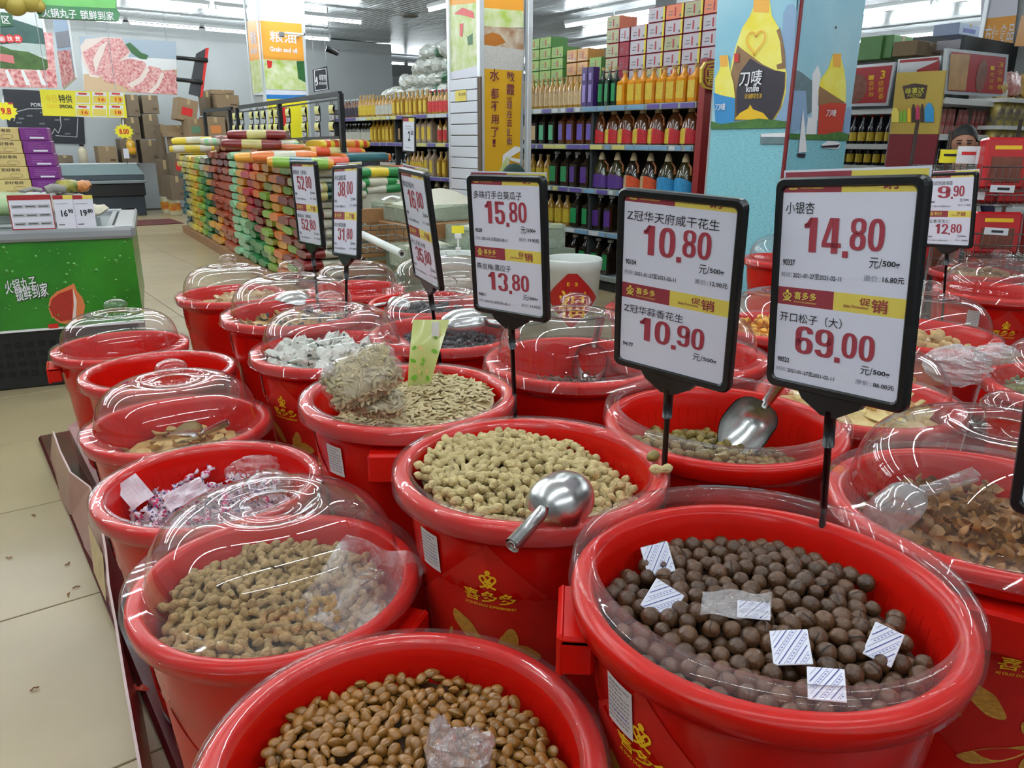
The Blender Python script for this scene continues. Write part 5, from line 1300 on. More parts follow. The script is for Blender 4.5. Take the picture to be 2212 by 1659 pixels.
hang('green_header_sign', T, [(78, -30), (252, -24), (252, 18), (260, 32), (254, 46), (84, 38)], [GREENB, mat('light_green_print', (120, 196, 96), 0.35, coat=0.3, col2=(60, 160, 60), nscale=3), WHITE], d_green, 'green hanging sign with white slogan above the freezer', 'sign', 0.05)
yb = mat('fish_ball_yellow', (176, 156, 70), 0.5, noise=0.15, nscale=8)
for i, (px, py, r) in enumerate(((32, 8, 0.075), (62, 2, 0.07), (0, -8, 0.075), (82, 12, 0.045))):
    b = MB(); b.lathe([(r*math.sin(PI*k/10), -r*math.cos(PI*k/10)) for k in range(11)], 20); b.tube([(0, 0, r), (0, 0, 3.5-PY(px, py, 6.45).z)], 0.002, 4)
    tag(b.build('hanging_ball', yb, None, TR(*PY(px, py, 6.45))), ('large', 'second large', 'left edge', 'smallest')[i]+' yellow ball ornament hanging left of the green sign', 'ornament', 'yellow ball ornaments')
T = plane_T((1.16, 8.2, 0), -1.0)
def d_strip(b, T):
    pp(b, T, [(114, 40), (145, 42), (162, 168), (136, 190)], -0.002, 1); pp(b, T, [(124, 110), (152, 108), (162, 168), (136, 190)], -0.004, 2)
    pp(b, T, [(120, 70), (148, 66), (152, 100), (126, 104)], -0.005, 3)
hang('side_poster', T, [(113, 38), (145, 40), (163, 168), (136, 192)], [WHITE, mat('pale_blue_print', (176, 196, 220), 0.4), MEATR, mat('grey_print', (150, 150, 160), 0.5)], d_strip, 'narrow hanging board seen edge-on between the two meat posters', 'poster')
T = plane_T((0, 8, 0), '-y')
STARB = mat('burst_yellow', (240, 196, 40), 0.4)
def burst(b, c, R, y, mi, n=12):
    b.poly([(c[0]+R*(1 if i % 2 else 0.8)*math.cos(PI*i/n)*1.25, c[1]+R*(1 if i % 2 else 0.8)*math.sin(PI*i/n)) for i in range(2*n)], y, mi)
def d_yel(b, T):
    for i in range(3):
        for j in range(2):
            x = 163+36*i; y = 199+28*j
            pp(b, T, [(x, y), (x+31, y+1), (x+32, y+26), (x+1, y+25)], -0.002, 1); pp(b, T, [(x+2, y+8), (x+30, y+9), (x+30, y+24), (x+2, y+23)], -0.003, 4)
            pp(b, T, [(x+6, y+1), (x+24, y+2), (x+24, y+6), (x+6, y+5)], -0.003, 2)
            if (i, j) in ((1, 0), (2, 0), (0, 1), (2, 1)): burst(b, loc(T, x+20, y+16), 0.036, -0.006, 3); pt(b, T, ('19', '16', '13', '18')[i+j], [(x+13, y+12), (x+27, y+20)], -0.008, 2, 0.02)
    pt(b, T, '今日', [(97, 204), (123, 222)], -0.003, 5, 0.0); pt(b, T, '特供', [(125, 204), (157, 223)], -0.003, 6, 0.02)
    pt(b, T, 'TODAYS', [(100, 226), (127, 234)], -0.003, 5, 0.0); pt(b, T, 'SPECIAL', [(128, 226), (158, 234)], -0.003, 6, 0.03)
hang('yellow_banner', T, [(85, 193), (268, 200), (275, 255), (93, 250)], [BRIGHTY, WHITE, REDP, STARB, YEL, GOLDINK, INK], d_yel, 'yellow hanging banner headed TODAYS SPECIAL with six price cards', 'banner', 0.004)
def burst_tag(px, py, Y, R, txt, label):
    o = empty('burst_tag', Matrix.Translation(PY(px, py, Y)), label, 'price tag', 'star shaped price tags'); b = MB(); burst(b, (0, 0), R, 0, 0); burst(b, (0, 0), R, 0.002, 0); b.build('card', BRIGHTY, o)
    b = MB(); b.text(txt, -R*0.6, R*0.6, -R*0.35, R*0.35, -0.002, 0, None, 0.03); b.build('lettering', REDP, o)
    b = MB(); b.tube([(0, 0, R*0.8), (0.005, 0, R*1.6)], 0.006, 6); b.build('clip', WHITEP, o)
burst_tag(268, 284, 8.0, 0.066, '8.00', 'star shaped yellow price tag clipped below the yellow banner')
burst_tag(10, 240, 6.2, 0.06, '19.8', 'star shaped yellow price tag at the left edge of the picture')
T = plane_T((0, 17.37, 0), '-y')
def d_bb(b, T):
    b.stroke(locs(T, [(30, 262), (34, 242), (60, 235), (150, 235), (168, 244)]), 0.012, -0.004, 1); b.stroke(locs(T, [(168, 255), (166, 296), (120, 293)]), 0.012, -0.004, 1)
    b.stroke(locs(T, [(130, 252), (132, 272), (126, 288), (118, 278), (112, 290)]), 0.012, -0.004, 1)
    pt(b, T, 'PORK', [(66, 222), (96, 231)], -0.004, 1, 0.02)
    for x, y in ((40, 256), (35, 265), (58, 250), (85, 267), (118, 259), (138, 258), (140, 289), (86, 243)): b.stroke(locs(T, [(x, y), (x+12, y)]), 0.03, -0.004, 2)
    pp(b, T, [(16, 221), (28, 222), (28, 229), (16, 228)], -0.004, 3)
hang('blackboard', T, [(5, 192), (178, 200), (184, 311), (22, 306)], [mat('blackboard_black', (20, 22, 30), 0.6), mat('chalk_line', (176, 176, 176), 0.8), mat('chalk_grey', (96, 98, 104), 0.8), mat('deep_red_print', (160, 30, 36), 0.5)], d_bb, 'black wall board with a chalk cut map of pork behind the meat counter', 'blackboard', 0.02, False)
# board on pipes seen from behind
bk = empty('poster_frame', Matrix.Translation((0, 12.6, 0)), 'back of a red edged poster frame held by two black pipes', 'frame')
T = Matrix.Translation((0, 12.6, 0)); b = MB(); q = locs(T, [(424, 116), (447, 103), (434, 210), (408, 203)]); b.poly(q[::-1], 0, 0, None, 0.03); b.build('board', mat('frame_back_dark', (46, 48, 52), 0.5), bk)
b = MB(); q = locs(T, [(444, 104), (451, 103), (437, 211), (432, 209)]); b.poly(q[::-1], -0.01, 0, None, 0.05); b.build('edge', REDP, bk)
b = MB()
for y0, y1 in ((124, 131), (171, 178)):
    a = loc(T, 382, y0); c = loc(T, 447 if y0 < 150 else 436, y1); b.tube([(a[0], 0.03, a[1]), (c[0], -0.05, c[1])], 0.03, 8)
b.build('pipe', BLACK, bk)

# ---- meat counter
T = plane_T((0, 15.8, 0), '-y'); x0, x1, z0, z1 = corners(T, [(60, 357), (322, 465)])
mc = empty('meat_counter', T, 'long grey refrigerated meat counter at the back wall', 'counter')
MB().rbox((x0, 0.05, 0.0), (x1-0.02, 1.0, 0.36), 0.01).build('base', DGREY, mc)
MB().rbox((x0, 0.0, 0.36), (x1, 1.0, 0.58), 0.01).build('kick_band', mat('counter_black', (14, 16, 18), 0.4), mc)
MB().rbox((x0, -0.06, 0.585), (x1+0.02, 0.2, 0.64), 0.01).build('bumper', mat('bumper_grey', (120, 128, 132), 0.3), mc)
MB().rbox((x0, -0.03, 0.64), (x1, 0.2, 0.74), 0.01).build('front_panel', mat('panel_slate', (62, 72, 80), 0.35), mc)
b = MB(); b.add([(x0, -0.03, 0.74), (x1, -0.03, 0.74), (x1-0.06, 0.22, 0.925), (x0, 0.22, 0.925), (x0, 0.0, 0.74), (x1, 0.0, 0.74), (x1-0.06, 0.24, 0.925), (x0, 0.24, 0.925)], [(0, 1, 2, 3), (7, 6, 5, 4), (1, 5, 6, 2), (3, 2, 6, 7)], 0); b.build('sloping_glass', mat('counter_glass', (112, 128, 128), 0.12, coat=0.5), mc)
MB().box((x0, 0.21, 0.92), (x1-0.05, 0.235, 0.94)).build('top_rail', mat('bright_rail', (226, 230, 232), 0.3), mc)
MB().rbox((x0, 0.24, 0.58), (x1-0.02, 1.0, 0.92), 0.01).build('worktop', DGREY, mc)
tag(MB().rbox((0, 0, 0), (0.95, 0.9, 0.012), 0.004).build('floor_mat', mat('mat_maroon', (92, 38, 34), 0.9, noise=0.2), None, TR(2.42, 13.9, 0.001, rz=0.0)), 'dark red floor mat before the meat counter', 'mat')

def carton(px0, py0, px1, py1, Y, label, m=CARTON, depth=0.35, zb=None, prints=None, rz=0.0, tilt=0.0):
    T = Matrix.Translation((0, Y, 0)); x0, x1, z0, z1 = corners(T, [(px0, py0), (px1, py1)])
    if zb is not None: z0 = zb
    w, h = x1-x0, z1-z0; o = empty('carton', TR(x0+w/2, Y, z0, rz=rz, ry=tilt), label, 'carton', 'stored cartons')
    b = MB(); b.rbox((-w/2, 0, 0), (w/2, depth, h), 0.004); b.build('box', m, o)
    b = MB(); b.rect(-w/2, w/2, h*0.0, h*0.015, -0.001, 0); b.rect(-0.025, 0.025, h*0.75, h, -0.0015, 1)
    if prints: b.rect(-w*0.3, w*0.25, h*0.25, h*0.6, -0.002, 2)
    else: b.rect(w*0.1, w*0.4, h*0.2, h*0.32, -0.002, 0)
    b.build('tape_and_print', [mat('carton_print', (80, 62, 48), 0.7), mat('packing_tape', (172, 148, 108), 0.35), prints or REDP], o)
    return o
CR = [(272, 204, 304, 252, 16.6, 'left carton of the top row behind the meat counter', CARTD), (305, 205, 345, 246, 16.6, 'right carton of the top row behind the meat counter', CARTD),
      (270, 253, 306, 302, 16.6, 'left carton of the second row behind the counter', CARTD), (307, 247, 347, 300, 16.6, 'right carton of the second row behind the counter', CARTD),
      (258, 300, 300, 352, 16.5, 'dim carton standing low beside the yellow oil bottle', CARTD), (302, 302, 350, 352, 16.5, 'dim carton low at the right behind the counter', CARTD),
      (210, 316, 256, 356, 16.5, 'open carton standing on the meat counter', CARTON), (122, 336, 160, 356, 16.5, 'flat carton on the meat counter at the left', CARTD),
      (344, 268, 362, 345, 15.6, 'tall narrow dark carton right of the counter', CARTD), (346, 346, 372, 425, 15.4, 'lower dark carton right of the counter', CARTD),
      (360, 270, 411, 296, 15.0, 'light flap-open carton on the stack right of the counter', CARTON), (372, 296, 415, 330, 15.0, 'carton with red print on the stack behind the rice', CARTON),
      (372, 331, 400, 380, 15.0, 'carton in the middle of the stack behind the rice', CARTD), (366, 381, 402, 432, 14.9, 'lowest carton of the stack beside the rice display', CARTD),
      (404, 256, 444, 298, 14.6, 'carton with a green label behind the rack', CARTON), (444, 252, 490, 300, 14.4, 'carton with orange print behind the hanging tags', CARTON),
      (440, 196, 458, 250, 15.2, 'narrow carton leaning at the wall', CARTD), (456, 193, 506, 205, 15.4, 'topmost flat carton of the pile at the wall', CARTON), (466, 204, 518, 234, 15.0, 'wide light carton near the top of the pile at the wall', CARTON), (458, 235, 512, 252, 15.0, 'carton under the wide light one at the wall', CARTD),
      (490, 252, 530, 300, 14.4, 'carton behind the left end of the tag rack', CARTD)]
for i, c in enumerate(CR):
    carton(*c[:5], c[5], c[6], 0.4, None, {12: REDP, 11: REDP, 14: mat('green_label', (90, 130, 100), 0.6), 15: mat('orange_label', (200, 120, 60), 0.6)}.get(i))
carton(376, 212, 424, 262, 14.8, 'tilted carton with a large red panel high on the pile', CARTON, 0.4, None, REDP, 0.0, 0.22)

# ---- oil jugs on the floor, bottles by the counter
OILY = mat('yellow_oil', (206, 160, 30), 0.12, coat=0.6, vary=0.06)
def simple_bottle(mb, h, r, neck, n=14, mi=0, cap=1, cap_h=None, shoulder=0.66):
    ch = cap_h or h*0.09
    mb.lathe([(0, 0), (r*0.92, 0), (r, h*0.02), (r, h*shoulder), (r*0.86, h*(shoulder+0.08)), (neck, h*(shoulder+0.2)), (neck, h-ch)], n, mi)
    mb.lathe([(neck*1.15, h-ch*1.1), (neck*1.2, h), (0, h)], n, cap, False)
    return mb
for i, (px, py, Y) in enumerate(((362, 460, 14.2), (380, 464, 14.0), (368, 452, 14.6))):
    o = empty('oil_jug', TR(*PZ(px, py, 0.0)), ('left', 'right', 'rear')[i]+' jug of cooking oil on the floor beside the rice display', 'jug', 'oil jugs on the floor')
    simple_bottle(MB(), 0.40, 0.105, 0.03, 16).build('bottle', [mat('jug_pale', (212, 204, 170), 0.3), REDP], o)
    MB().lathe([(0.107, 0.08), (0.107, 0.22)], 16).build('label', mat('jug_label', (196, 60, 30), 0.4, col2=(220, 180, 60), nscale=9), o)
    MB().tube([(0.03, 0, 0.37), (0.09, 0, 0.36), (0.095, 0, 0.28)], 0.012, 8).build('handle', REDP, o)
o = empty('oil_jug', TR(*PY(284, 326, 16.3)), 'bright yellow oil jug high before the dim cartons', 'jug'); simple_bottle(MB(), 0.30, 0.08, 0.03, 16).build('bottle', [OILY, YEL], o)
o.location.z -= 0.06
MB().lathe([(0.081, 0.05), (0.081, 0.12)], 16).build('label', ORANGE, o)
o = empty('storage_bottle', TR(PY(182, 354, 16.2).x, 16.2, 0.92), 'white ribbed bottle standing on the meat counter', 'bottle'); simple_bottle(MB(), 0.34, 0.075, 0.03, 16).build('bottle', [mat('bottle_cream', (196, 186, 160), 0.4, noise=0.15), BLACK], o)
o = empty('price_holder', TR(PY(276, 356, 15.9).x, 15.9, 0.92), 'small white price card on a stand on the meat counter', 'price tag'); MB().tube([(0, 0, 0), (0, 0, 0.1)], 0.006, 6).build('stand', BLACK, o); MB().box((-0.045, -0.003, 0.1), (0.045, 0.003, 0.27)).build('card', PAPER, o)

# ---- pillars
def pillar(name, X0, X1, Y0, Y1, label):
    o = empty(name, Matrix.Identity(4)); o['kind'] = 'structure'; o['label'] = label
    MB().box((X0, Y0, 0), (X1, Y1, 3.53)).build('shaft', WALLW, o)
    return o
PF = mat('pillar_frame', (214, 220, 224), 0.3, 0.3)
# left pillar
o = pillar('trim_1', 4.03, 4.62, 11.3, 11.73, 'white pillar with orange grain and oil posters')
Ty = plane_T((4.0, 11.27, 0), '-y'); Tx = plane_T((4.0, 11.27, 0), '-x')
def face_print(par, T, items, mats, name='poster_print', texts=()):
    b = MB()
    for P, y, mi in items: pp(b, T, P, y, mi)
    for t in texts: t(b)
    q = b.build(name, mats, par); q.matrix_basis = T; return q
lm_ = [PAPER, ORANGE, FOODP, mat('slat_white', (214, 218, 226), 0.4), BRIGHTY, REDP, mat('blue_print', (40, 120, 190), 0.4), PF, GREENP]
face_print(o, Ty, [([(558, -40), (656, -30), (664, 205), (570, 206)], 0.0, 0), ([(559, 44), (656, 52), (660, 132), (566, 128)], -0.004, 1), ([(566, 128), (660, 132), (663, 196), (571, 192)], -0.004, 2),
    ([(571, 206), (664, 206), (666, 300), (574, 300)], 0.0, 4), ([(574, 204), (664, 206), (664, 213), (574, 214)], -0.003, 6), ([(603, 232), (620, 232), (620, 272), (603, 272)], -0.003, 5), ([(640, 132), (660, 132), (663, 180), (644, 170)], -0.006, 8), ([(576, 130), (588, 132), (586, 146), (578, 148)], -0.006, 5)],
    lm_, 'poster_print', [lambda b: pt(b, Ty, '粮油', [(581, 66), (640, 95)], -0.008, 0, 0.03), lambda b: pt(b, Ty, 'Grain and oil', [(582, 100), (642, 115)], -0.008, 0, 0.03)])
face_print(o, Tx, [([(530, -40), (557, -40), (571, 205), (547, 205)], 0.0, 0), ([(534, 46), (560, 44), (566, 128), (540, 132)], -0.004, 1), ([(540, 132), (566, 128), (571, 198), (547, 202)], -0.004, 2)], lm_, 'side_print',
    [lambda b: pt(b, Tx, '粮油', [(541, 68), (555, 95)], -0.008, 0, 0.02), lambda b: pt(b, Tx, 'Grain and oil', [(542, 102), (557, 114)], -0.008, 0, 0.02)])
MB().rbox((3.99, 11.25, 0), (4.03, 11.29, 3.5), 0.004).rbox((4.62, 11.25, 0), (4.65, 11.29, 3.5), 0.004).rbox((3.99, 11.73, 0), (4.02, 11.76, 3.5), 0.004).build('corner_trim', PF, o)
T = plane_T((0, 13.5, 0), '-y'); o2 = empty('cctv_camera', Matrix.Translation(PY(716, 108, 13.5)), 'black security camera under the ceiling near the back wall', 'camera')
MB().tube([(-0.1, 0, 0.02), (0.1, -0.05, -0.05)], 0.05, 10).build('camera_body', BLACK, o2); MB().tube([(-0.02, 0, 0.03), (-0.03, 0, 3.52-PY(716, 108, 13.5).z)], 0.008, 6).build('bracket', BLACK, o2)
o2 = empty('beam_camera', Matrix.Translation(PY(612, 74, 11.0)), 'white device on an arm across the grain and oil poster', 'camera'); MB().rbox((-0.05, 0, -0.035), (0.02, 0.05, 0.03), 0.01).build('camera_body', GREY, o2)
a = PY(660, 70, 11.0)-PY(612, 74, 11.0); MB().rbox((0.03, 0, 0.01), (a.x, 0.03, 0.035), 0.004).build('arm', WHITEP, o2); MB().rbox((a.x-0.03, 0, 0.01), (a.x, 0.28, 0.035), 0.004).build('bracket', WHITEP, o2)
d = PZ(885, 30, 3.5); tag(MB().lathe([(0.14, 0), (0.15, -0.04), (0.10, -0.06), (0, -0.06)], 20).build('ceiling_detector', mat('detector_grey', (110, 106, 98), 0.5), None, TR(*d)), 'grey round detector on the ceiling', 'detector')
d = PZ(764, 103, 3.52); tag(MB().lathe([(0.07, 0), (0.08, -0.03), (0, -0.05)], 16).build('smoke_alarm', WHITEP, None, TR(*d)), 'white smoke alarm on the ceiling by the back wall', 'detector')
# hanging black sign
T = plane_T((5.6, 14.0, 0), -0.75)
def d_baby(b, T):
    b.stroke(locs(T, [(679, 152), (704, 148), (707, 192), (681, 196), (679, 152)]), 0.012, -0.002, 1)
    b.stroke(locs(T, [(682, 178), (684, 166), (686, 182), (683, 184)]), 0.02, -0.003, 1)
    pt(b, T, '母婴室', [(689, 161), (705, 174)], -0.003, 1, 0.02, None); pt(b, T, 'BABY CARE ROOM', [(689, 177), (705, 183)], -0.003, 1, 0.02)
hang('hanging_room_sign', T, [(675, 151), (706, 143), (711, 193), (678, 199)], [mat('sign_black', (36, 38, 46), 0.5), WHITE], d_baby, 'black hanging baby care room sign left of the back wall', 'sign', 0.02)
# middle pillar
o = pillar('trim_2', 4.03, 4.50, 5.93, 6.36, 'white pillar with food photos, slats and a yellow slogan board')
Ty = plane_T((4.0, 5.90, 0), '-y'); Tx = plane_T((4.0, 5.90, 0), '-x')
mm = [PAPER, ORANGE, FOODP, FOODQ, mat('rice_print', (206, 204, 198), 0.5, noise=0.15, nscale=60), mat('gold_board', (214, 164, 34), 0.45), mat('maroon_ink', (110, 36, 36), 0.5), WHITE, mat('egg_print', (180, 112, 44), 0.4), REDP, GREENP]
items = [([(1038, -40), (1130, -40), (1131, 30), (1038, 20)], -0.002, 1), ([(1038, 16), (1130, 24), (1130, 60), (1038, 60)], -0.003, 2), ([(1038, 56), (1130, 62), (1130, 112), (1038, 104)], -0.004, 3), ([(1038, 78), (1064, 70), (1080, 76), (1092, 92), (1070, 100), (1040, 98)], -0.006, 8),
         ([(1038, 96), (1130, 108), (1128, 153), (1037, 148)], -0.007, 4), ([(1037, 148), (1126, 153), (1120, 380), (1036, 380)], -0.010, 5),
         ([(1084, 335), (1110, 316), (1122, 318), (1122, 326), (1100, 340), (1092, 372), (1082, 372)], -0.014, 7), ([(1074, 372), (1092, 338), (1098, 342), (1088, 372)], -0.016, 2), ([(1100, 340), (1122, 344), (1120, 352), (1100, 346)], -0.016, 7)]
def txs(b):
    for ch, y0, y1 in zip('水都不用了！', (148, 190, 219, 248, 275, 300), (176, 214, 241, 268, 296, 318)):
        pt(b, Ty, ch, [(1055 if ch == '水' else 1058, y0), (1076 if ch == '水' else 1075, y1)] if ch != '！' else [(1061, 301), (1069, 317)], -0.015, 7, 0.06); pt(b, Ty, ch, [(1055 if ch == '水' else 1058, y0), (1076 if ch == '水' else 1075, y1)] if ch != '！' else [(1061, 301), (1069, 317)], -0.018, 6, 0.02)
    for ch, y0, y1 in zip('敏霞：现在去逛街', (154, 182, 211, 219, 238, 257, 277, 296), (177, 206, 217, 236, 255, 274, 294, 313)):
        x0 = 1092 if y0 > 210 else 1092; pt(b, Ty, ch, [(x0, y0), (x0+(17 if y0 < 210 else 12), y1)], -0.015, 7, 0.05); pt(b, Ty, ch, [(x0, y0), (x0+(17 if y0 < 210 else 12), y1)], -0.018, 6, 0.01)
face_print(o, Ty, items, mm, 'poster_print', [txs])
face_print(o, Tx, [([(972, -40), (1032, -40), (1032, 10), (972, 20)], -0.002, 1), ([(972, 12), (1032, 6), (1032, 142), (973, 156)], -0.003, 2), ([(973, 156), (1032, 142), (1033, 165), (974, 172)], -0.003, 0), ([(994, 52), (1002, 50), (1000, 80), (994, 78)], -0.005, 9), ([(982, 30), (1000, 16), (1024, 26), (1026, 40), (1004, 34)], -0.005, 9), ([(1010, 80), (1022, 72), (1022, 96), (1012, 98)], -0.005, 10)], mm, 'side_print')
MB().rbox((3.98, 5.87, 0), (4.03, 5.92, 3.5), 0.004).rbox((4.50, 5.87, 0), (4.55, 5.92, 3.5), 0.004).rbox((3.98, 6.36, 0), (4.02, 6.40, 3.5), 0.004).build('corner_trim', PF, o)
# slat board in front of its left face
sb = empty('slat_board', None, 'white slatted display board on the left face of the middle pillar', 'display board')
Tx2 = plane_T((3.95, 5.95, 0), '-x'); x0, x1, z0, z1 = corners(Tx2, [(971, 172), (1029, 172)]); sb.matrix_world = Tx2
MB().box((x0, 0.012, 0.1), (x1+0.04, 0.03, z1)).build('backing', mat('slat_gap_brown', (92, 76, 60), 0.6), sb)
SL = MB().rbox((x0, 0, 0.0), (x1, 0.014, 0.088), 0.003).build('slat', mat('slat_white', (214, 218, 226), 0.4), sb)
for k in range(16):
    q = SL if k == 0 else SL.copy()
    if k: C.objects.link(q)
    q.location = (0, 0, z1-0.095*(k+1))
b = MB(); q = corners(Tx2, [(984, 196), (1008, 218)]); b.rect(q[0], q[1], q[2], q[3], -0.004, 0); b.rect(q[0]+0.06, q[1]-0.01, q[2]+0.03, q[3]-0.03, -0.006, 1); b.text('禁止吸烟', q[0]+0.06, q[1]-0.01, q[2]+0.045, q[3]-0.02, -0.008, 2, None, 0.0)
b.build('no_smoking_sticker', [YEL, YEL, BRPRINT], sb)
# blue pillar with the oil advertisement
o = pillar('trim_3', 4.23, 4.84, 2.95, 3.54, 'square pillar wrapped in a blue cooking oil advertisement')
Tx = plane_T((4.2, 2.92, 0), '-x'); Ty = plane_T((4.2, 2.92, 0), '-y')
SKY = mat('ad_sky', (120, 186, 208), 0.45, col2=(176, 214, 224), nscale=1.4); SEA = mat('ad_sea', (110, 184, 200), 0.45, col2=(150, 212, 220), nscale=40, stretch=(1, 1, 4)); OILP = mat('ad_oil', (240, 222, 40), 0.4, col2=(246, 240, 130), nscale=8); OILO = mat('ad_cap', (240, 176, 60), 0.4)
LBK = mat('ad_label_black', (40, 32, 44), 0.45); LBB = mat('ad_label_blue', (50, 140, 200), 0.45); LBR = mat('ad_label_red', (186, 56, 34), 0.45); BUSH = mat('ad_bush', (70, 120, 48), 0.5, noise=0.4, nscale=30); TOW = mat('ad_tower', (140, 172, 204), 0.45, noise=0.1, nscale=60, stretch=(1, 1, 4)); BRZ = mat('ad_bronze', (150, 112, 72), 0.45, noise=0.3, nscale=8)
am = [SKY, SEA, OILP, OILO, LBK, LBB, LBR, BUSH, TOW, BRZ, WHITE, mat('ad_grey', (110, 134, 140), 0.5, noise=0.3, nscale=20), LEAF, REDP, GOLDINK]
b = MB()
def ppx(P, k, mi, T=Tx): pp(b, T, P, -0.001*k, mi)
ppx([(1553, -60), (1726, -60), (1702, 275), (1537, 275)], 1, 0); ppx([(1537, 275), (1701, 275), (1668, 640), (1508, 640)], 1, 1)
ppx([(1700, 12), (1712, 8), (1722, 22), (1706, 270), (1676, 270), (1688, 130), (1692, 30)], 2, 8)
ppx([(1638, -10), (1662, -10), (1668, 34), (1684, 62), (1694, 98), (1698, 150), (1700, 160), (1698, 200), (1690, 230), (1674, 258), (1590, 258), (1582, 200), (1578, 150), (1590, 100), (1604, 60), (1620, 36)], 3, 2)
ppx([(1630, -20), (1664, -20), (1662, 28), (1628, 26)], 4, 3); ppx([(1678, 66), (1686, 60), (1696, 110), (1698, 148), (1680, 150), (1678, 140), (1690, 136), (1686, 90)], 4, 9)
ppx([(1594, 98), (1604, 106), (1650, 140), (1676, 152), (1698, 156), (1697, 190), (1688, 232), (1672, 258), (1588, 260), (1582, 200), (1580, 160)], 5, 9)
ppx([(1622, 126), (1640, 138), (1672, 152), (1697, 156), (1694, 200), (1684, 236), (1668, 260), (1592, 258), (1592, 196), (1600, 156)], 6, 4)
ppx([(1588, 258), (1600, 244), (1618, 234), (1622, 226), (1628, 236), (1650, 244), (1664, 260)], 7, 14)
ppx([(1560, 120), (1574, 120), (1578, 150), (1586, 180), (1590, 214), (1586, 218), (1546, 204), (1546, 170), (1556, 150)], 8, 2); ppx([(1556, 120), (1574, 119), (1574, 144), (1558, 144)], 9, 3)
ppx([(1543, 200), (1560, 206), (1590, 212), (1588, 266), (1548, 272)], 9, 5)
ppx([(1538, 262), (1560, 268), (1600, 262), (1640, 256), (1702, 262), (1701, 276), (1537, 279)], 10, 7)
ppx([(1645, 290), (1664, 288), (1700, 290), (1700, 311), (1644, 311)], 10, 11); ppx([(1646, 289), (1700, 287), (1700, 296), (1646, 296)], 11, 10)
ppx([(1588, 116), (1598, 116), (1598, 134), (1588, 134)], 10, 13)
cx, cz = loc(Tx, 1634, 90); h_ = 0.075
b.stroke([(cx+h_*0.062*16*math.sin(t)**3/1.0*0.9, cz+h_*0.062*(13*math.cos(t)-5*math.cos(2*t)-2*math.cos(3*t)-math.cos(4*t))) for t in [2*PI*i/28 for i in range(29)]], 0.008, -0.012, 3)
pt(b, Tx, '刀唛', [(1602, 154), (1648, 184)], -0.014, 10, 0.03); pt(b, Tx, 'knife', [(1616, 184), (1642, 198)], -0.014, 10, 0.02); pt(b, Tx, '浓油醇花生油', [(1612, 203), (1648, 212)], -0.014, 14, 0.0)
pt(b, Tx, '刀唛', [(1548, 224), (1570, 238)], -0.014, 10, 0.02)
q = b.build('front_print', am, o); q.matrix_basis = Tx
b = MB()
ppx([(1728, -60), (1878, -60), (1829, 300), (1702, 298)], 1, 0, Ty); ppx([(1702, 298), (1829, 302), (1780, 660), (1668, 640)], 1, 1, Ty)
ppx([(1718, 150), (1730, 156), (1756, 176), (1756, 240), (1710, 270)], 2, 11, Ty); ppx([(1712, 196), (1740, 196), (1744, 270), (1707, 290)], 3, 8, Ty); ppx([(1754, 160), (1766, 140), (1772, 160), (1766, 260), (1752, 262)], 3, 10, Ty); ppx([(1744, 254), (1764, 252), (1762, 290), (1740, 290)], 4, 10, Ty)
ppx([(1798, 118), (1814, 118), (1822, 150), (1826, 180), (1826, 222), (1782, 222), (1766, 200), (1772, 170), (1788, 148)], 4, 2, Ty); ppx([(1798, 116), (1816, 116), (1814, 146), (1799, 144)], 5, 3, Ty); ppx([(1768, 186), (1790, 200), (1824, 222), (1806, 232), (1766, 228)], 6, 9, Ty)
ppx([(1768, 228), (1790, 222), (1826, 224), (1816, 292), (1764, 290)], 7, 6, Ty); ppx([(1823, 232), (1839, 232), (1833, 292), (1820, 292)], 5, 8, Ty)
ppx([(1705, 288), (1740, 290), (1780, 290), (1810, 284), (1831, 290), (1829, 304), (1702, 300)], 8, 7, Ty)
ppx([(1732, 232), (1740, 328), (1722, 330)], 9, 10, Ty); ppx([(1718, 332), (1738, 332), (1736, 341), (1722, 339)], 9, 4, Ty); ppx([(1772, 312), (1786, 304), (1808, 306), (1814, 312), (1808, 322), (1774, 320)], 9, 10, Ty); ppx([(1771, 315), (1812, 312), (1806, 319), (1774, 319)], 10, 4, Ty)
ppx([(1801, 55), (1806, 60), (1802, 63)], 9, 4, Ty)
pt(b, Ty, '刀唛', [(1782, 236), (1802, 252)], -0.012, 10, 0.02)
q = b.build('side_print', am, o); q.matrix_basis = Ty
MB().rbox((4.185, 2.905, 0), (4.205, 2.925, 3.5), 0.003).build('red_corner_strip', mat('dark_red_edge', (120, 24, 28), 0.4), o)
# right pillar
T = plane_T((8.0, 3.63, 0), '-y')
o = pillar('trim_4', 8.02, 8.6, 3.1, 3.6, 'white pillar with an orange convenience food poster at the right')
Tx = plane_T((8.0, 3.62, 0), '-x'); Ty = plane_T((8.0, 3.1, 0), '-y')
face_print(o, Tx, [([(2120, -40), (2204, -40), (2186, 122), (2118, 108)], -0.001, 0), ([(2130, 40), (2196, 33), (2184, 120), (2118, 106)], -0.003, 1)], mm, 'poster_print', [lambda b: pt(b, Tx, '方便食品', [(2130, 56), (2188, 88)], -0.006, 7, 0.03), lambda b: pt(b, Tx, 'Convenience food', [(2126, 94), (2182, 106)], -0.006, 7, 0.02)])
MB().rbox((7.98, 3.08, 0), (8.01, 3.12, 3.5), 0.004).rbox((7.98, 3.60, 0), (8.01, 3.64, 3.5), 0.004).build('corner_trim', PF, o)
face_print(o, Ty, [([(2206, 33), (2240, 36), (2226, 100), (2190, 100)], -0.003, 1)], mm, 'side_print')
MB().box((9.0, 8.3, 0), (9.4, 8.7, 3.53)).build('trim_5', WALLW)['kind'] = 'structure'
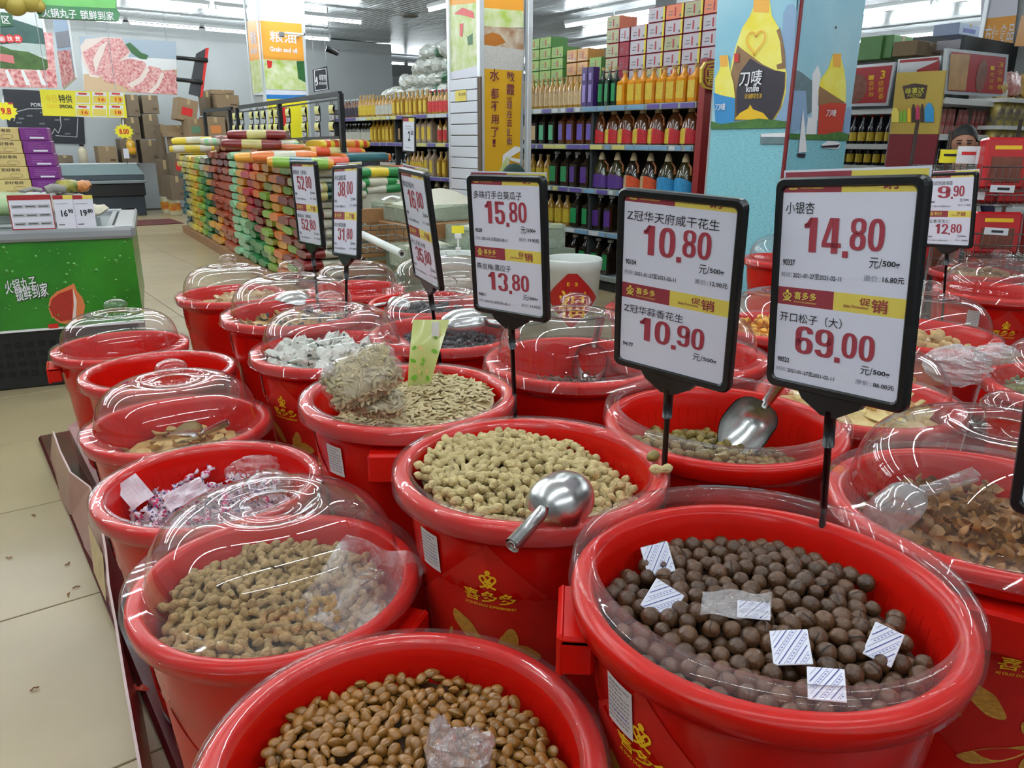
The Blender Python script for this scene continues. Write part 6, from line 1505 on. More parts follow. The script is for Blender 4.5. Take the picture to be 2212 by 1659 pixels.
# ------------------------------------------------------------------ rice sacks
def sack_mesh(c1, c2, c3, v):
    L, W, H = 0.50, 0.345, 0.088
    g_ = random.Random(v); ph = [g_.uniform(0, 6) for _ in range(4)]
    def fn(u, w):
        x = (w-0.5)*L; e = max(0.0, 1-abs(2*w-1)**7)**0.5; a = 2*PI*u
        cw = math.copysign(abs(math.cos(a))**0.5, math.cos(a)); sw = math.copysign(abs(math.sin(a))**0.65, math.sin(a))
        wd = W/2*(0.90+0.10*e); ht = H/2*(0.78+0.22*e)
        return (x, wd*cw+0.006*math.sin(7*w+ph[0]), H/2+ht*sw+0.003*math.sin(8*a+ph[1]+6*w)*e)
    b = MB(); b.grid(fn, 16, 12, 0, True, None, True)
    for sg in (0, 1): b.add([fn(i/16, sg) for i in range(16)], [tuple(range(16))], 0)
    for i in range(len(b.F)):
        r, c = divmod(i, 16)
        if i >= 192: b.M[i] = 1; continue
        if r in (0, 11): b.M[i] = 1
        elif 4 <= r <= 7 and v % 2 == 0: b.M[i] = 2
        elif r in (2, 9) and v % 3 == 0: b.M[i] = 1
    return one_mesh(b, 'sack', [c1, c2, c3])
def sm(name, c): return mat('sack_'+name, c, 0.32, noise=0.22, nscale=14, bump=0.3, bscale=30, coat=0.25, vary=0.12)
SC_ = {'yellow': sm('yellow', (222, 196, 52)), 'white': sm('white', (208, 204, 184)), 'teal': sm('teal', (50, 104, 112)), 'green': sm('green', (44, 128, 66)), 'brown': sm('brown', (96, 62, 42)), 'orange': sm('orange', (226, 120, 44)),
       'red': sm('red', (196, 44, 36)), 'mint': sm('mint', (150, 204, 158)), 'amber': sm('amber', (222, 158, 50)), 'crimson': sm('crimson', (186, 34, 52)), 'maroon': sm('maroon', (122, 32, 30)), 'lime': sm('lime', (132, 178, 58)), 'dgreen': sm('dark_green', (24, 62, 48)), 'olive': sm('olive', (150, 156, 50)), 'coral': sm('coral', (214, 76, 40)), 'rust': sm('rust', (170, 74, 44)), 'khaki': sm('khaki', (196, 186, 120))}
_sk = {}
def sack(cols, v=0):
    k = (cols, v)
    if k not in _sk: _sk[k] = sack_mesh(*[SC_[c] for c in cols], v)
    return _sk[k]
P0, P1 = Vector((2.46, 6.32, 0)), Vector((3.06, 12.6, 0))
dirv = (P1-P0).normalized(); NC = 18; ang = math.atan2(dirv.y, dirv.x)-PI/2
cols = [ # from the near corner to the far one: colours per layer from the bottom up
 [('maroon', 'maroon', 'white')]*9+[('dgreen', 'khaki', 'white')]*3,
 [('coral', 'maroon', 'white'), ('lime', 'lime', 'white')]*6,
 [('orange', 'orange', 'lime'), ('coral', 'amber', 'white')]*6,
 [('maroon', 'lime', 'white'), ('olive', 'olive', 'white')]*5+[('amber', 'amber', 'teal')]*2,
 [('green', 'green', 'white')]*3+[('maroon', 'maroon', 'white')]*5+[('orange', 'orange', 'white')]*6,
 [('green', 'green', 'mint')]*5+[('crimson', 'crimson', 'crimson')]*8,
 [('mint', 'mint', 'green')]*5+[('amber', 'amber', 'orange')]*8,
 [('mint', 'mint', 'mint')]*13,
 [('rust', 'rust', 'white')]*11+[('maroon', 'maroon', 'white')]*4,
 [('coral', 'rust', 'white')]*10+[('maroon', 'maroon', 'khaki')]*5,
 [('brown', 'amber', 'teal'), ('yellow', 'dgreen', 'amber')]*6,
 [('green', 'green', 'mint')]*9+[('coral', 'white', 'coral')]*3,
 [('yellow', 'yellow', 'white')]*12,
 [('teal', 'teal', 'white')]*9+[('white', 'yellow', 'yellow')]*4]
cols = cols[:7]+[cols[7]]+cols[8:10]+[[('orange', 'amber', 'white')]*4+[('rust', 'rust', 'white')]*9]+cols[10:12]+[[('green', 'lime', 'green')]*12]+[[('khaki', 'yellow', 'white'), ('brown', 'amber', 'teal')]*6]+cols[12:13]+[[('yellow', 'khaki', 'yellow')]*12]+cols[13:]
words = ['nearest', 'second', 'third', 'fourth', 'fifth', 'sixth', 'seventh', 'eighth', 'ninth', 'tenth', 'eleventh', 'twelfth', 'thirteenth', 'fourteenth', 'fifteenth', 'sixteenth', 'seventeenth', 'farthest']
lay = ['bottom', 'second', 'third', 'fourth', 'fifth', 'sixth', 'seventh', 'eighth', 'ninth', 'tenth', 'eleventh', 'twelfth', 'thirteenth', 'fourteenth', 'fifteenth']
for i, col in enumerate(cols):
    for j, cs in enumerate(col):
        t = (i+0.5)*(P1-P0).length/NC; top = j >= len(col)-2
        p = P0+dirv*t+Vector((0.27+rnd.uniform(-0.02, 0.02)+(0.03 if j % 2 else 0), 0, 0.10+0.0865*j))
        o = bpy.data.objects.new('rice_sack', sack(cs, i % 3)); C.objects.link(o)
        o.matrix_world = TR(*p, rz=ang+rnd.uniform(-0.05, 0.05)+(PI if j % 2 else 0), rx=rnd.uniform(-0.03, 0.03))
        tag(o, '%s rice sack, %s layer, %s column from the near corner of the stack' % (cs[0].replace('dgreen', 'dark green'), lay[j], words[i]), 'sack', 'stacked rice sacks')
DB = empty('rice_pallet', None, 'low wooden plinth carrying the long stack of rice sacks', 'platform')
b = MB(); n_ = Vector((dirv.y, -dirv.x, 0)); b.add([P0-n_*0.03, P1-n_*0.03, P1+n_*0.9, P0+n_*0.9, *(q+Vector((0, 0, 0.10)) for q in (P0-n_*0.03, P1-n_*0.03, P1+n_*0.9, P0+n_*0.9))], [(0, 1, 2, 3), (7, 6, 5, 4), (0, 4, 5, 1), (1, 5, 6, 2), (2, 6, 7, 3), (3, 7, 4, 0)]); b.build('plinth', BROWNW, DB)
b = MB(); b.add([P0+n_*0.60+Vector((0, 0.1, 0.1)), P1+n_*0.60+Vector((0, 0, 0.1)), P1+n_*1.05+Vector((0, 0, 0.1)), P0+n_*1.05+Vector((0, 0.1, 0.1)), P0+n_*0.60+Vector((0, 0.1, 1.02)), P1+n_*0.60+Vector((0, 0, 1.12)), P1+n_*1.05+Vector((0, 0, 1.12)), P0+n_*1.05+Vector((0, 0.1, 1.02))], [(7, 6, 5, 4), (0, 4, 5, 1), (1, 5, 6, 2), (2, 6, 7, 3), (3, 7, 4, 0), (0, 1, 2, 3)])
b.build('inner_stack', SC_['white'], DB)
# sacks lying across on top and at the front
tops_ = [(560, 292, 7.6, 'maroon', 'maroon', 'khaki', 'long maroon sack with a white label lying on top of the stack', 1.0), (545, 312, 7.5, 'maroon', 'maroon', 'khaki', 'maroon sack under the topmost maroon one', 1.0), (425, 304, 10.6, 'yellow', 'yellow', 'white', 'yellow and white sack topmost at the far end of the stack', 1.0), (418, 322, 10.4, 'white', 'yellow', 'yellow', 'white sack under the far yellow one', 1.0),
         (490, 306, 9.6, 'mint', 'white', 'white', 'pale green sack on the far half of the stack', 1.0), (612, 338, 6.7, 'orange', 'orange', 'white', 'orange sack lying across the near half of the stack', 1.0), (575, 340, 7.2, 'amber', 'amber', 'white', 'amber sack lying beside the orange one', 1.0), (650, 352, 6.4, 'lime', 'amber', 'teal', 'lime and amber sack on the near corner', 1.0),
         (730, 312, 7.3, 'coral', 'yellow', 'amber', 'orange red sack on the second pile behind the narrow signs', 1.0), (720, 328, 7.2, 'coral', 'amber', 'khaki', 'orange red sack under the top one of the second pile', 1.0), (690, 352, 6.7, 'coral', 'coral', 'white', 'orange red sack between the two narrow signs', 1.0), (775, 340, 7.0, 'teal', 'orange', 'teal', 'teal sack behind the second narrow sign', 1.0),
         (800, 372, 6.5, 'green', 'green', 'yellow', 'green sack with a yellow corner, topmost of three green ones', 1.0), (796, 392, 6.5, 'green', 'green', 'white', 'middle green sack of the three beside the rice heap', 1.0), (800, 408, 6.5, 'green', 'green', 'white', 'lowest green sack of the three beside the rice heap', 1.0), (850, 368, 7.0, 'coral', 'khaki', 'coral', 'upper orange red sack at the right of the green ones', 1.0), (852, 380, 7.0, 'coral', 'coral', 'white', 'middle orange red sack at the right of the green ones', 1.0), (852, 394, 7.0, 'coral', 'coral', 'white', 'lower orange red sack at the right of the green ones', 1.0),
         (712, 402, 6.4, 'khaki', 'white', 'dgreen', 'pale sack with dark print between the narrow signs', 1.0), (715, 420, 6.4, 'khaki', 'white', 'dgreen', 'second pale sack with dark print between the narrow signs', 1.0), (670, 310, 8.2, 'khaki', 'yellow', 'brown', 'beige patterned sack on top behind the tag rack', 1.0), (700, 318, 8.3, 'white', 'white', 'maroon', 'white sack on top behind the tag rack', 1.0), (640, 322, 7.9, 'white', 'mint', 'white', 'white and green sack below the tag rack', 1.0), (590, 312, 8.1, 'white', 'mint', 'white', 'white sack on top near the left end of the rack', 1.0)]
for i, (px, py, Y, a, b_, c_, lb, s) in enumerate(tops_):
    o = bpy.data.objects.new('rice_sack', sack((a, b_, c_), 2*(i % 2))); C.objects.link(o); p = PY(px, py, Y)
    o.matrix_world = TR(p.x, p.y, p.z-0.045, rz=rnd.uniform(-0.15, 0.1)-0.35*(px < 700), ry=rnd.uniform(-0.05, 0.05), s=1.05); tag(o, lb, 'sack', 'rice sacks lying across the top')
tag(MB().box((3.55, 6.2, 0), (3.95, 6.9, 0.86)).rbox((3.54, 6.15, 0.86), (4.0, 7.4, 0.90), 0.01).build('sack_table', BROWNW), 'wooden stand below the second pile of sacks', 'stand')
# ---- tag rack
rk = empty('tag_rack', None, 'black steel rack with hanging price tags over the rice stack', 'rack')
def rp(px, py): return PX(px, py, 3.2)
b = MB()
pts = {k: rp(*v) for k, v in dict(a=(735, 202), b=(603, 224), c=(502, 234), d=(441, 240), a2=(737, 350), b2=(612, 335), a3=(735, 297), b3=(604, 302), a4=(735, 214), b4=(603, 236), c4=(502, 244), d4=(441, 250)).items()}
def bar(p, q, r, name):
    m = MB(); p, q = Vector(p), Vector(q); d = (q-p).normalized(); s = d.cross(Vector((0, 0, 1))) if abs(d.z) < 0.9 else Vector((1, 0, 0)); s = s.normalized()*r; t = d.cross(s).normalized()*r
    V = [p+s+t, p-s+t, p-s-t, p+s-t, q+s+t, q-s+t, q-s-t, q+s-t]; m.add(V, [(0, 1, 2, 3), (7, 6, 5, 4), (0, 4, 5, 1), (1, 5, 6, 2), (2, 6, 7, 3), (3, 7, 4, 0)]); return m.build(name, BLACK, rk)
za, zm = pts['a'].z, 1.0
bar(pts['a'], (3.2, 9.9, pts['b'].z), 0.02, 'top_rail'); bar((3.2, 10.2, pts['c'].z), pts['d'], 0.02, 'top_rail')
bar((3.2, pts['a'].y, 0.9), pts['a'], 0.022, 'post'); bar((3.2, pts['b'].y, 0.95), pts['b'], 0.022, 'post'); bar((3.2, 10.0, 1.0), (3.2, 10.0, pts['c'].z), 0.022, 'post'); bar((3.2, 10.3, 1.0), (3.2, 10.3, pts['c'].z), 0.02, 'post'); bar((3.2, pts['d'].y, 1.0), pts['d'], 0.02, 'post')
bar(pts['a3'], pts['b3'], 0.014, 'lower_rail'); bar(pts['a4'], (3.2, 9.95, pts['b4'].z), 0.007, 'hook_rail')
TG = mat('tag_black', (26, 26, 30), 0.4); TPY = mat('tag_paper_yellow', (216, 214, 140), 0.6)
tg = empty('hanging_tag', None, 'x', 'price tag')
b = MB(); b.rbox((-0.052, 0, -0.15), (0.052, 0.006, 0.0), 0.003); b.build('tag_board', TG, tg)
b = MB(); b.grid(lambda u, v: ((u-0.5)*0.092, -0.004-0.014*math.sin(PI*v)*(0.4+u*0.6), -0.005-0.075*v), 3, 6, 0, True); b.build('paper_slip', TPY, tg)
b = MB(); 
for k, ch in enumerate('128.9'): b.text(ch, -0.045+0.018*k, -0.032+0.018*k, -0.142, -0.092, -0.001, 0, None, 0.03)
b.build('digits', WHITE, tg)
b = MB(); b.tube([(-0.02, 0.003, 0), (-0.02, 0.003, 0.03)], 0.003, 4).tube([(0.02, 0.003, 0), (0.02, 0.003, 0.03)], 0.003, 4); b.build('hook', BLACK, tg)
tgp = Proto(tg); ps = (716, 685, 656, 621, 596, 584, 568, 555, 542, 521, 506)
for i, px in enumerate(ps):
    for r_ in (0, 1):
        y0 = 222+0.085*(735-px)+(2 if r_ == 0 else 40-0.05*(735-px))
        p = PX(px, y0, 3.195)
        tgp.put(TR(p.x, p.y, p.z, rz=-PI/2+0.1), ('upper' if r_ == 0 else 'lower')+' row black price tag with a yellow slip, number %d from the right on the rack' % (i+1) if False else 'black tag with yellow slip, %s row, %s from the right on the rack' % ('upper' if r_ == 0 else 'lower', words[i].replace('nearest', 'first')), 'tags on the rack')

# ------------------------------------------------------------------ loose rice bins
RICE = mat('loose_rice', (206, 202, 184), 0.8, noise=0.12, nscale=120, bump=0.5, bscale=250)
BIN = clear_mat('bin_wall_plastic', 0.35, (0.82, 0.88, 0.8), 0.1, 0.1, 0.5, 3, (0.62, 0.68, 0.6))
def rice_bin(T, w, d, h, heap, label, wood=False):
    o = empty('rice_bin', T, label, 'bin', 'loose rice bins')
    MB().box((-w/2, 0, 0), (w/2, 0.008, h)).box((-w/2, d-0.008, 0), (w/2, d, h)).box((-w/2, 0.008, 0), (-w/2+0.008, d-0.008, h)).box((w/2-0.008, 0.008, 0), (w/2, d-0.008, h)).build('bin_wall', BIN, o)
    b = MB(); b.grid(lambda u, v: ((u-0.5)*(w-0.02), 0.01+(d-0.02)*v, h-0.03+heap*math.exp(-((u-0.5)**2+(v-0.5)**2)*9)-0.02*math.sin(6*u+3*v)*0.4), 24, 18); b.add([(-w/2+0.012, 0.012, 0.01), (w/2-0.012, 0.012, 0.01), (w/2-0.012, 0.012, h-0.035), (-w/2+0.012, 0.012, h-0.035)], [(0, 1, 2, 3)])
    b.add([(-w/2+0.012, 0.012, 0.01), (-w/2+0.012, d-0.012, 0.01), (-w/2+0.012, d-0.012, h-0.035), (-w/2+0.012, 0.012, h-0.035)], [(3, 2, 1, 0)])
    q = b.build('rice', RICE, o); q['kind'] = 'stuff'
    return o
tag(MB().rbox((2.95, 4.55, 0), (3.95, 6.1, 0.50), 0.01).box((2.93, 4.55, 0.50), (3.97, 6.12, 0.56)).build('bin_stand', mat('green_grey_panel', (124, 138, 118), 0.4, noise=0.1)), 'grey green cabinet carrying the loose rice bins', 'stand')
rice_bin(TR(3.42, 5.35, 0.74), 0.95, 0.62, 0.13, 0.13, 'wide bin with a heap of loose rice and a white scoop')
tag(MB().rbox((2.9, 5.3, 0.56), (3.95, 6.0, 0.735), 0.01).build('bin_crate', BROWNW), 'brown wooden crate under the wide rice bin', 'crate')
tag(MB().rbox((-0.0, 0, 0), (0.1, 0.5, 0.2), 0.008).build('wooden_block', BROWNW, None, TR(3.93, 5.2, 0.74)), 'brown wooden end board right of the rice heap', 'board')
rice_bin(TR(3.55, 4.62, 0.56), 0.75, 0.55, 0.18, 0.14, 'right rice bin with a heap behind the price sign')
rice_bin(TR(3.0, 5.0, 0.45), 0.5, 0.3, 0.16, 0.05, 'left low rice bin behind the wire basket')
b = MB(); b.grid(lambda u, v: (0.16*(u-0.5)*(1-0.3*v), 0.02*math.sin(PI*u), 0.06*v), 10, 5); tag(b.build('rice_scoop', WHITEP, None, face_cam(PY(845, 428, 5.6), 0.1, 0.2)), 'white plastic scoop stuck in the rice heap', 'scoop')
bk_ = empty('wire_basket', TR(*PX(815, 545, 2.55), rz=-0.1), 'empty wire basket before the loose rice', 'basket'); b = MB()
for x in np.linspace(-0.28, 0.28, 9): b.tube([(x, 0, 0), (x, 0, 0.16)], 0.003, 4).tube([(x, 0.3, 0), (x, 0.3, 0.16)], 0.003, 4).tube([(x, 0, 0), (x, 0.3, 0)], 0.003, 4)
for z in (0, 0.08, 0.16): b.tube([(-0.28, 0, z), (0.28, 0, z), (0.28, 0.3, z), (-0.28, 0.3, z), (-0.28, 0, z)], 0.004, 5)
b.build('wires', mat('wire_grey', (120, 126, 124), 0.3, 0.8), bk_)
a = PX(780, 505, 2.45); c = PX(868, 548, 2.35)
o = empty('film_roll', None, 'white roll of plastic film on the basket', 'roll'); MB().tube([a, c], 0.026, 16).build('roll', WHITEP, o); MB().tube([c, c+(c-a)*0.01], 0.012, 10).build('core', BLACK, o)
pl = empty('wooden_pallet', TR(2.7, 5.75, 0.0, rz=0.0), 'upright wooden pallet boards beside the narrow signs', 'pallet')
for k in range(6): MB().rbox((-0.12, 0, 0.02+0.14*k), (0.42, 0.03, 0.13+0.14*k), 0.004).build('plank', BROWNW, pl)
MB().rbox((-0.1, 0.03, 0), (-0.04, 0.1, 0.86), 0.004).rbox((0.3, 0.03, 0), (0.36, 0.1, 0.86), 0.004).build('post', BROWNW, pl)

# white buckets
WB = mat('white_bucket', (206, 210, 204), 0.35, noise=0.04)
def white_bucket(X, Y, h, r, label, decal_=False):
    o = empty('white_bucket', TR(X, Y, 0), label, 'bucket', 'white buckets')
    MB().lathe([(0, 0), (r*0.82, 0), (r*0.97, h*0.86), (r*1.0, h*0.87), (r*1.03, h*0.98), (r*1.0, h), (r*0.95, h*0.985), (r*0.93, h*0.86), (r*0.8, 0.02), (0, 0.02)], 48).build('shell', WB, o)
    MB().lathe([(0, h*0.80), (r*0.6, h*0.81), (r*0.93, h*0.78)], 32).build('contents', RICE, o)
    MB().rbox((r, -0.03, h*0.84), (r*1.12, 0.03, h*0.92), 0.004).build('handle', WB, o)
    return o
wbx = PZ(1238, 556, 0.60)
wbo = white_bucket(wbx.x, wbx.y, 0.60, 0.195, 'white plastic bucket with a red diamond fortune sign')
th = math.atan2(-wbx.y, -wbx.x)+0.0; rr = 0.195
def onw(x, y, z):
    r = rr*(0.82+0.15*z/0.52)+0.003+y; a = th+x/r; return (r*math.cos(a), r*math.sin(a), z)
b = MB(); n = 10; S_ = 0.145
V = [onw(((i/n-0.5)-(j/n-0.5))*S_*1.41, 0, 0.345+((i/n-0.5)+(j/n-0.5))*S_*1.41) for j in range(n+1) for i in range(n+1)]
b.add(V, [(j*(n+1)+i, j*(n+1)+i+1, (j+1)*(n+1)+i+1, (j+1)*(n+1)+i) for j in range(n) for i in range(n)], 0, True)
o2 = b.build('fortune_diamond', mat('fortune_red', (160, 24, 22), 0.4), wbo)
b = MB(); b.text('福', -0.095, 0.095, 0.215, 0.405, 0.002, 0, None, 0.07, onw); b.text('喜多多', -0.03, 0.03, 0.44, 0.455, 0.003, 1, None, 0.02, onw)
b.add([onw(x, 0.0025, z) for x, z in ((-0.036, 0.435), (0.036, 0.435), (0.036, 0.460), (-0.036, 0.460))], [(0, 1, 2, 3)], 0)
b.build('lettering', [mat('fortune_gold', (226, 176, 44), 0.35, coat=0.4), REDP], o2)
p = PZ(985, 548, 0.60); white_bucket(p.x, p.y, 0.60, 0.2, 'white bucket behind the seed bucket with a yellow clip card')
p = PX(990, 545, p.x-0.1); o = empty('clip_card', face_cam(p, 0, 0), 'white clip holding a small yellow price card', 'price tag')
b = MB(); b.rbox((-0.018, 0, -0.006), (0.018, 0.035, 0.006), 0.003).rbox((-0.006, 0.035, -0.004), (0.006, 0.10, 0.004), 0.002).rbox((-0.022, 0.09, -0.006), (0.022, 0.125, 0.006), 0.003); b.build('clip', WHITEP, o)
b = MB(); b.rbox((-0.042, 0.125, 0), (0.042, 0.175, 0.003), 0.001); b.build('card', BRIGHTY, o)
p = PX(1202, 508, 4.2); tag(MB().rbox((-0.05, 0, -0.12), (0.05, 0.004, 0.0), 0.001).build('note', TPY, None, TR(p.x, p.y, p.z+0.1, rz=-PI/2+0.5)), 'pale yellow paper note hanging before the oil shelf', 'note')

# ------------------------------------------------------------------ oil shelf
SHM = mat('shelf_grey', (150, 158, 156), 0.4, 0.3); SHD = mat('shelf_back_dark', (40, 44, 46), 0.6)
sh = empty('oil_shelf', None, 'long dark shop shelf with rows of cooking oil bottles', 'shelf')
YA, YB = 4.32, 11.3; LV = [0.14, 0.545, 0.93, 1.325, 1.655]
MB().box((5.5, YA, 0), (5.53, YB, 1.75)).build('back_panel', SHD, sh)
for z in LV: MB().box((5.02, YA, z-0.035), (5.5, YB, z)).build('shelf_board', SHM, sh)
MB().box((5.03, YA, 0), (5.5, YB, 0.105)).build('plinth', SHD, sh)
cy = [YA, 5.58, 6.85, 8.1, 9.4, YB]
for z in LV:
    for a, c in zip(cy[:-1], cy[1:]): MB().rbox((4.99, a+0.005, z-0.042), (5.02, c-0.005, z+0.006), 0.003).build('price_rail', SHM, sh)
b1, b2, b3 = MB(), MB(), MB(); g_ = random.Random(9)
TGC = [mat('tag_violet', (96, 80, 150), 0.4), mat('tag_blue', (120, 160, 190), 0.4), mat('tag_yellow', (206, 200, 120), 0.4), mat('tag_white', (200, 206, 210), 0.4)]
for z in LV[1:]:
    y = YA+0.02
    while y < YB-0.1:
        w_ = g_.uniform(0.05, 0.22); k = (1 if y < 5.58 and g_.random() < .6 else 0 if g_.random() < .55 else 2 if g_.random() < .4 else 3)
        m = MB(); m.box((4.985, y, z-0.036), (4.989, min(y+w_, YB), z)); q = m.build('shelf_tag', TGC[k], sh); y += w_+g_.uniform(0.0, 0.05)
for y in cy: MB().box((5.03, y-0.015, 0), (5.5, y+0.015, 1.66)).build('upright', SHD, sh) if y not in (YA,) else None
# bottle kinds
GLASS = lambda n, c: mat('oil_'+n, c, 0.1, coat=0.7, vary=0.08, noise=0.15, nscale=15)
O_G, O_A, O_D, O_K = GLASS('gold', (172, 128, 44)), GLASS('amber', (92, 48, 20)), GLASS('dark', (38, 28, 20)), GLASS('olive', (56, 52, 24))
O_Y = GLASS('orange_gold', (226, 148, 24)); O_E = GLASS('bottle_green', (22, 48, 34)); CAPC = mat('cap_cream', (206, 186, 146), 0.4); CAPG = mat('cap_gold', (170, 140, 84), 0.35); CAPR = mat('cap_red', (170, 40, 60), 0.4); CAPW = mat('cap_grey', (186, 190, 190), 0.4)
LB = {n: mat('label_'+n, c, 0.4, noise=0.25, nscale=40) for n, c in dict(pink=(196, 40, 90), peach=(206, 176, 130), mint=(90, 190, 140), violet=(110, 90, 180), red=(196, 34, 44), yellow=(222, 190, 60), orange=(222, 84, 40), blue=(50, 150, 206), purple=(84, 48, 130), green=(30, 140, 80), dark=(50, 44, 60), white=(206, 204, 190), rose=(214, 60, 60)).items()}
def bottle_kind(kind, body, lab, cap, h, r):
    o = empty('oil_bottle', None, 'x', 'bottle')
    m = MB()
    if kind == 'round':
        m.lathe([(0, 0), (r*0.94, 0), (r, h*0.02), (r, h*0.62), (r*0.80, h*0.73), (r*0.36, h*0.82), (r*0.33, h*0.93)], 12); m.build('glass', body, o)
        MB().lathe([(r*0.42, h*0.92), (r*0.42, h*0.995), (0, h)], 10, 0, False).build('cap', cap, o)
        MB().lathe([(r*1.02, h*0.12), (r*1.02, h*0.55)], 12).build('label', lab, o)
    elif kind == 'square':
        m.rbox((-r, -r*0.8, 0), (r, r*0.8, h*0.70), r*0.25); m.lathe([(r*0.8, h*0.69), (r*0.34, h*0.82), (r*0.32, h*0.93)], 10); m.build('glass', body, o)
        MB().lathe([(r*0.42, h*0.92), (r*0.42, h*0.995), (0, h)], 10, 0, False).build('cap', cap, o)
        MB().box((-r*1.02, -r*0.6, h*0.14), (-r*0.99, r*0.6, h*0.58)).build('label', lab, o)
    else:   # big jug with a handle hole and cone cap
        def fn(u, v):
            a = 2*PI*u; z = h*0.80*v
            q = [(0, 0.90), (0.05, 1.0), (0.45, 1.0), (0.7, 0.86), (0.88, 0.55), (1, 0.30)]
            for (v0, q0), (v1, q1) in zip(q[:-1], q[1:]):
                if v0 <= v <= v1: k = q0+(q1-q0)*(v-v0)/(v1-v0)
            return (r*0.78*k*math.cos(a), r*k*math.sin(a), z)
        m.grid(fn, 14, 10, 0, True, None, True); m.build('bottle', body, o)
        MB().lathe([(r*0.36, h*0.79), (r*0.34, h*0.84), (r*0.17, h*0.985), (0, h)], 12).build('cap', cap, o)
        m = MB(); m.grid(lambda u, v: (lambda p_: (p_[0]*1.03-0.001, p_[1]*1.02, p_[2]))(fn(0.25+0.5*u, 0.06+0.42*v*(0.75+0.35*math.sin(PI*u)))), 10, 4, 0, True)
        if lab in (LB['red'], LB['orange']):
            for i in range(len(m.M)): m.M[i] = 1 if i % 10 < 5 else 0
        m.build('label', [lab, LB['yellow'] if lab is LB['red'] else LB['peach']], o)
        MB().tube([(-r*0.1, -r*0.45, h*0.76), (-r*0.2, -r*0.95, h*0.66), (-r*0.2, -r*0.98, h*0.48)], r*0.10, 8).build('handle', mat('handle_brown', (150, 90, 50), 0.4), o)
    return Proto(o)
KB = {'pinkr': bottle_kind('round', O_G, LB['pink'], CAPG, 0.27, 0.036), 'peachr': bottle_kind('round', O_G, LB['peach'], CAPG, 0.29, 0.038), 'egreen': bottle_kind('square', O_E, LB['green'], CAPG, 0.34, 0.038),
      'goldj': bottle_kind('square', O_Y, LB['yellow'], CAPG, 0.30, 0.060), 'darkp': bottle_kind('square', O_D, LB['peach'], CAPG, 0.31, 0.050), 'darkm': bottle_kind('square', O_D, LB['mint'], CAPW, 0.32, 0.050), 'darkv': bottle_kind('square', O_A, LB['violet'], CAPW, 0.325, 0.055),
      'jred': bottle_kind('jug', O_A, LB['red'], CAPC, 0.335, 0.088), 'jpur': bottle_kind('jug', O_K, LB['purple'], CAPC, 0.335, 0.095), 'jora': bottle_kind('jug', O_D, LB['orange'], CAPC, 0.335, 0.095), 'jblu': bottle_kind('jug', O_K, LB['blue'], CAPC, 0.335, 0.095),
      'gfoil': bottle_kind('square', O_D, LB['green'], CAPW, 0.33, 0.066), 'pfoil': bottle_kind('square', O_D, LB['purple'], CAPW, 0.33, 0.066), 'smally': bottle_kind('round', O_G, LB['yellow'], CAPG, 0.30, 0.045), 'goldw': bottle_kind('round', O_G, LB['white'], CAPG, 0.28, 0.042), 'goldy': bottle_kind('square', O_G, LB['yellow'], CAPG, 0.30, 0.05), 'dwhite': bottle_kind('round', O_D, LB['white'], CAPW, 0.26, 0.045), 'roser': bottle_kind('round', O_G, LB['rose'], CAPR, 0.28, 0.042), 'cloudy': bottle_kind('square', mat('oil_cloudy', (160, 138, 116), 0.3), LB['yellow'], CAPW, 0.33, 0.062), 'brownr': bottle_kind('round', O_A, LB['dark'], CAPW, 0.26, 0.042)}
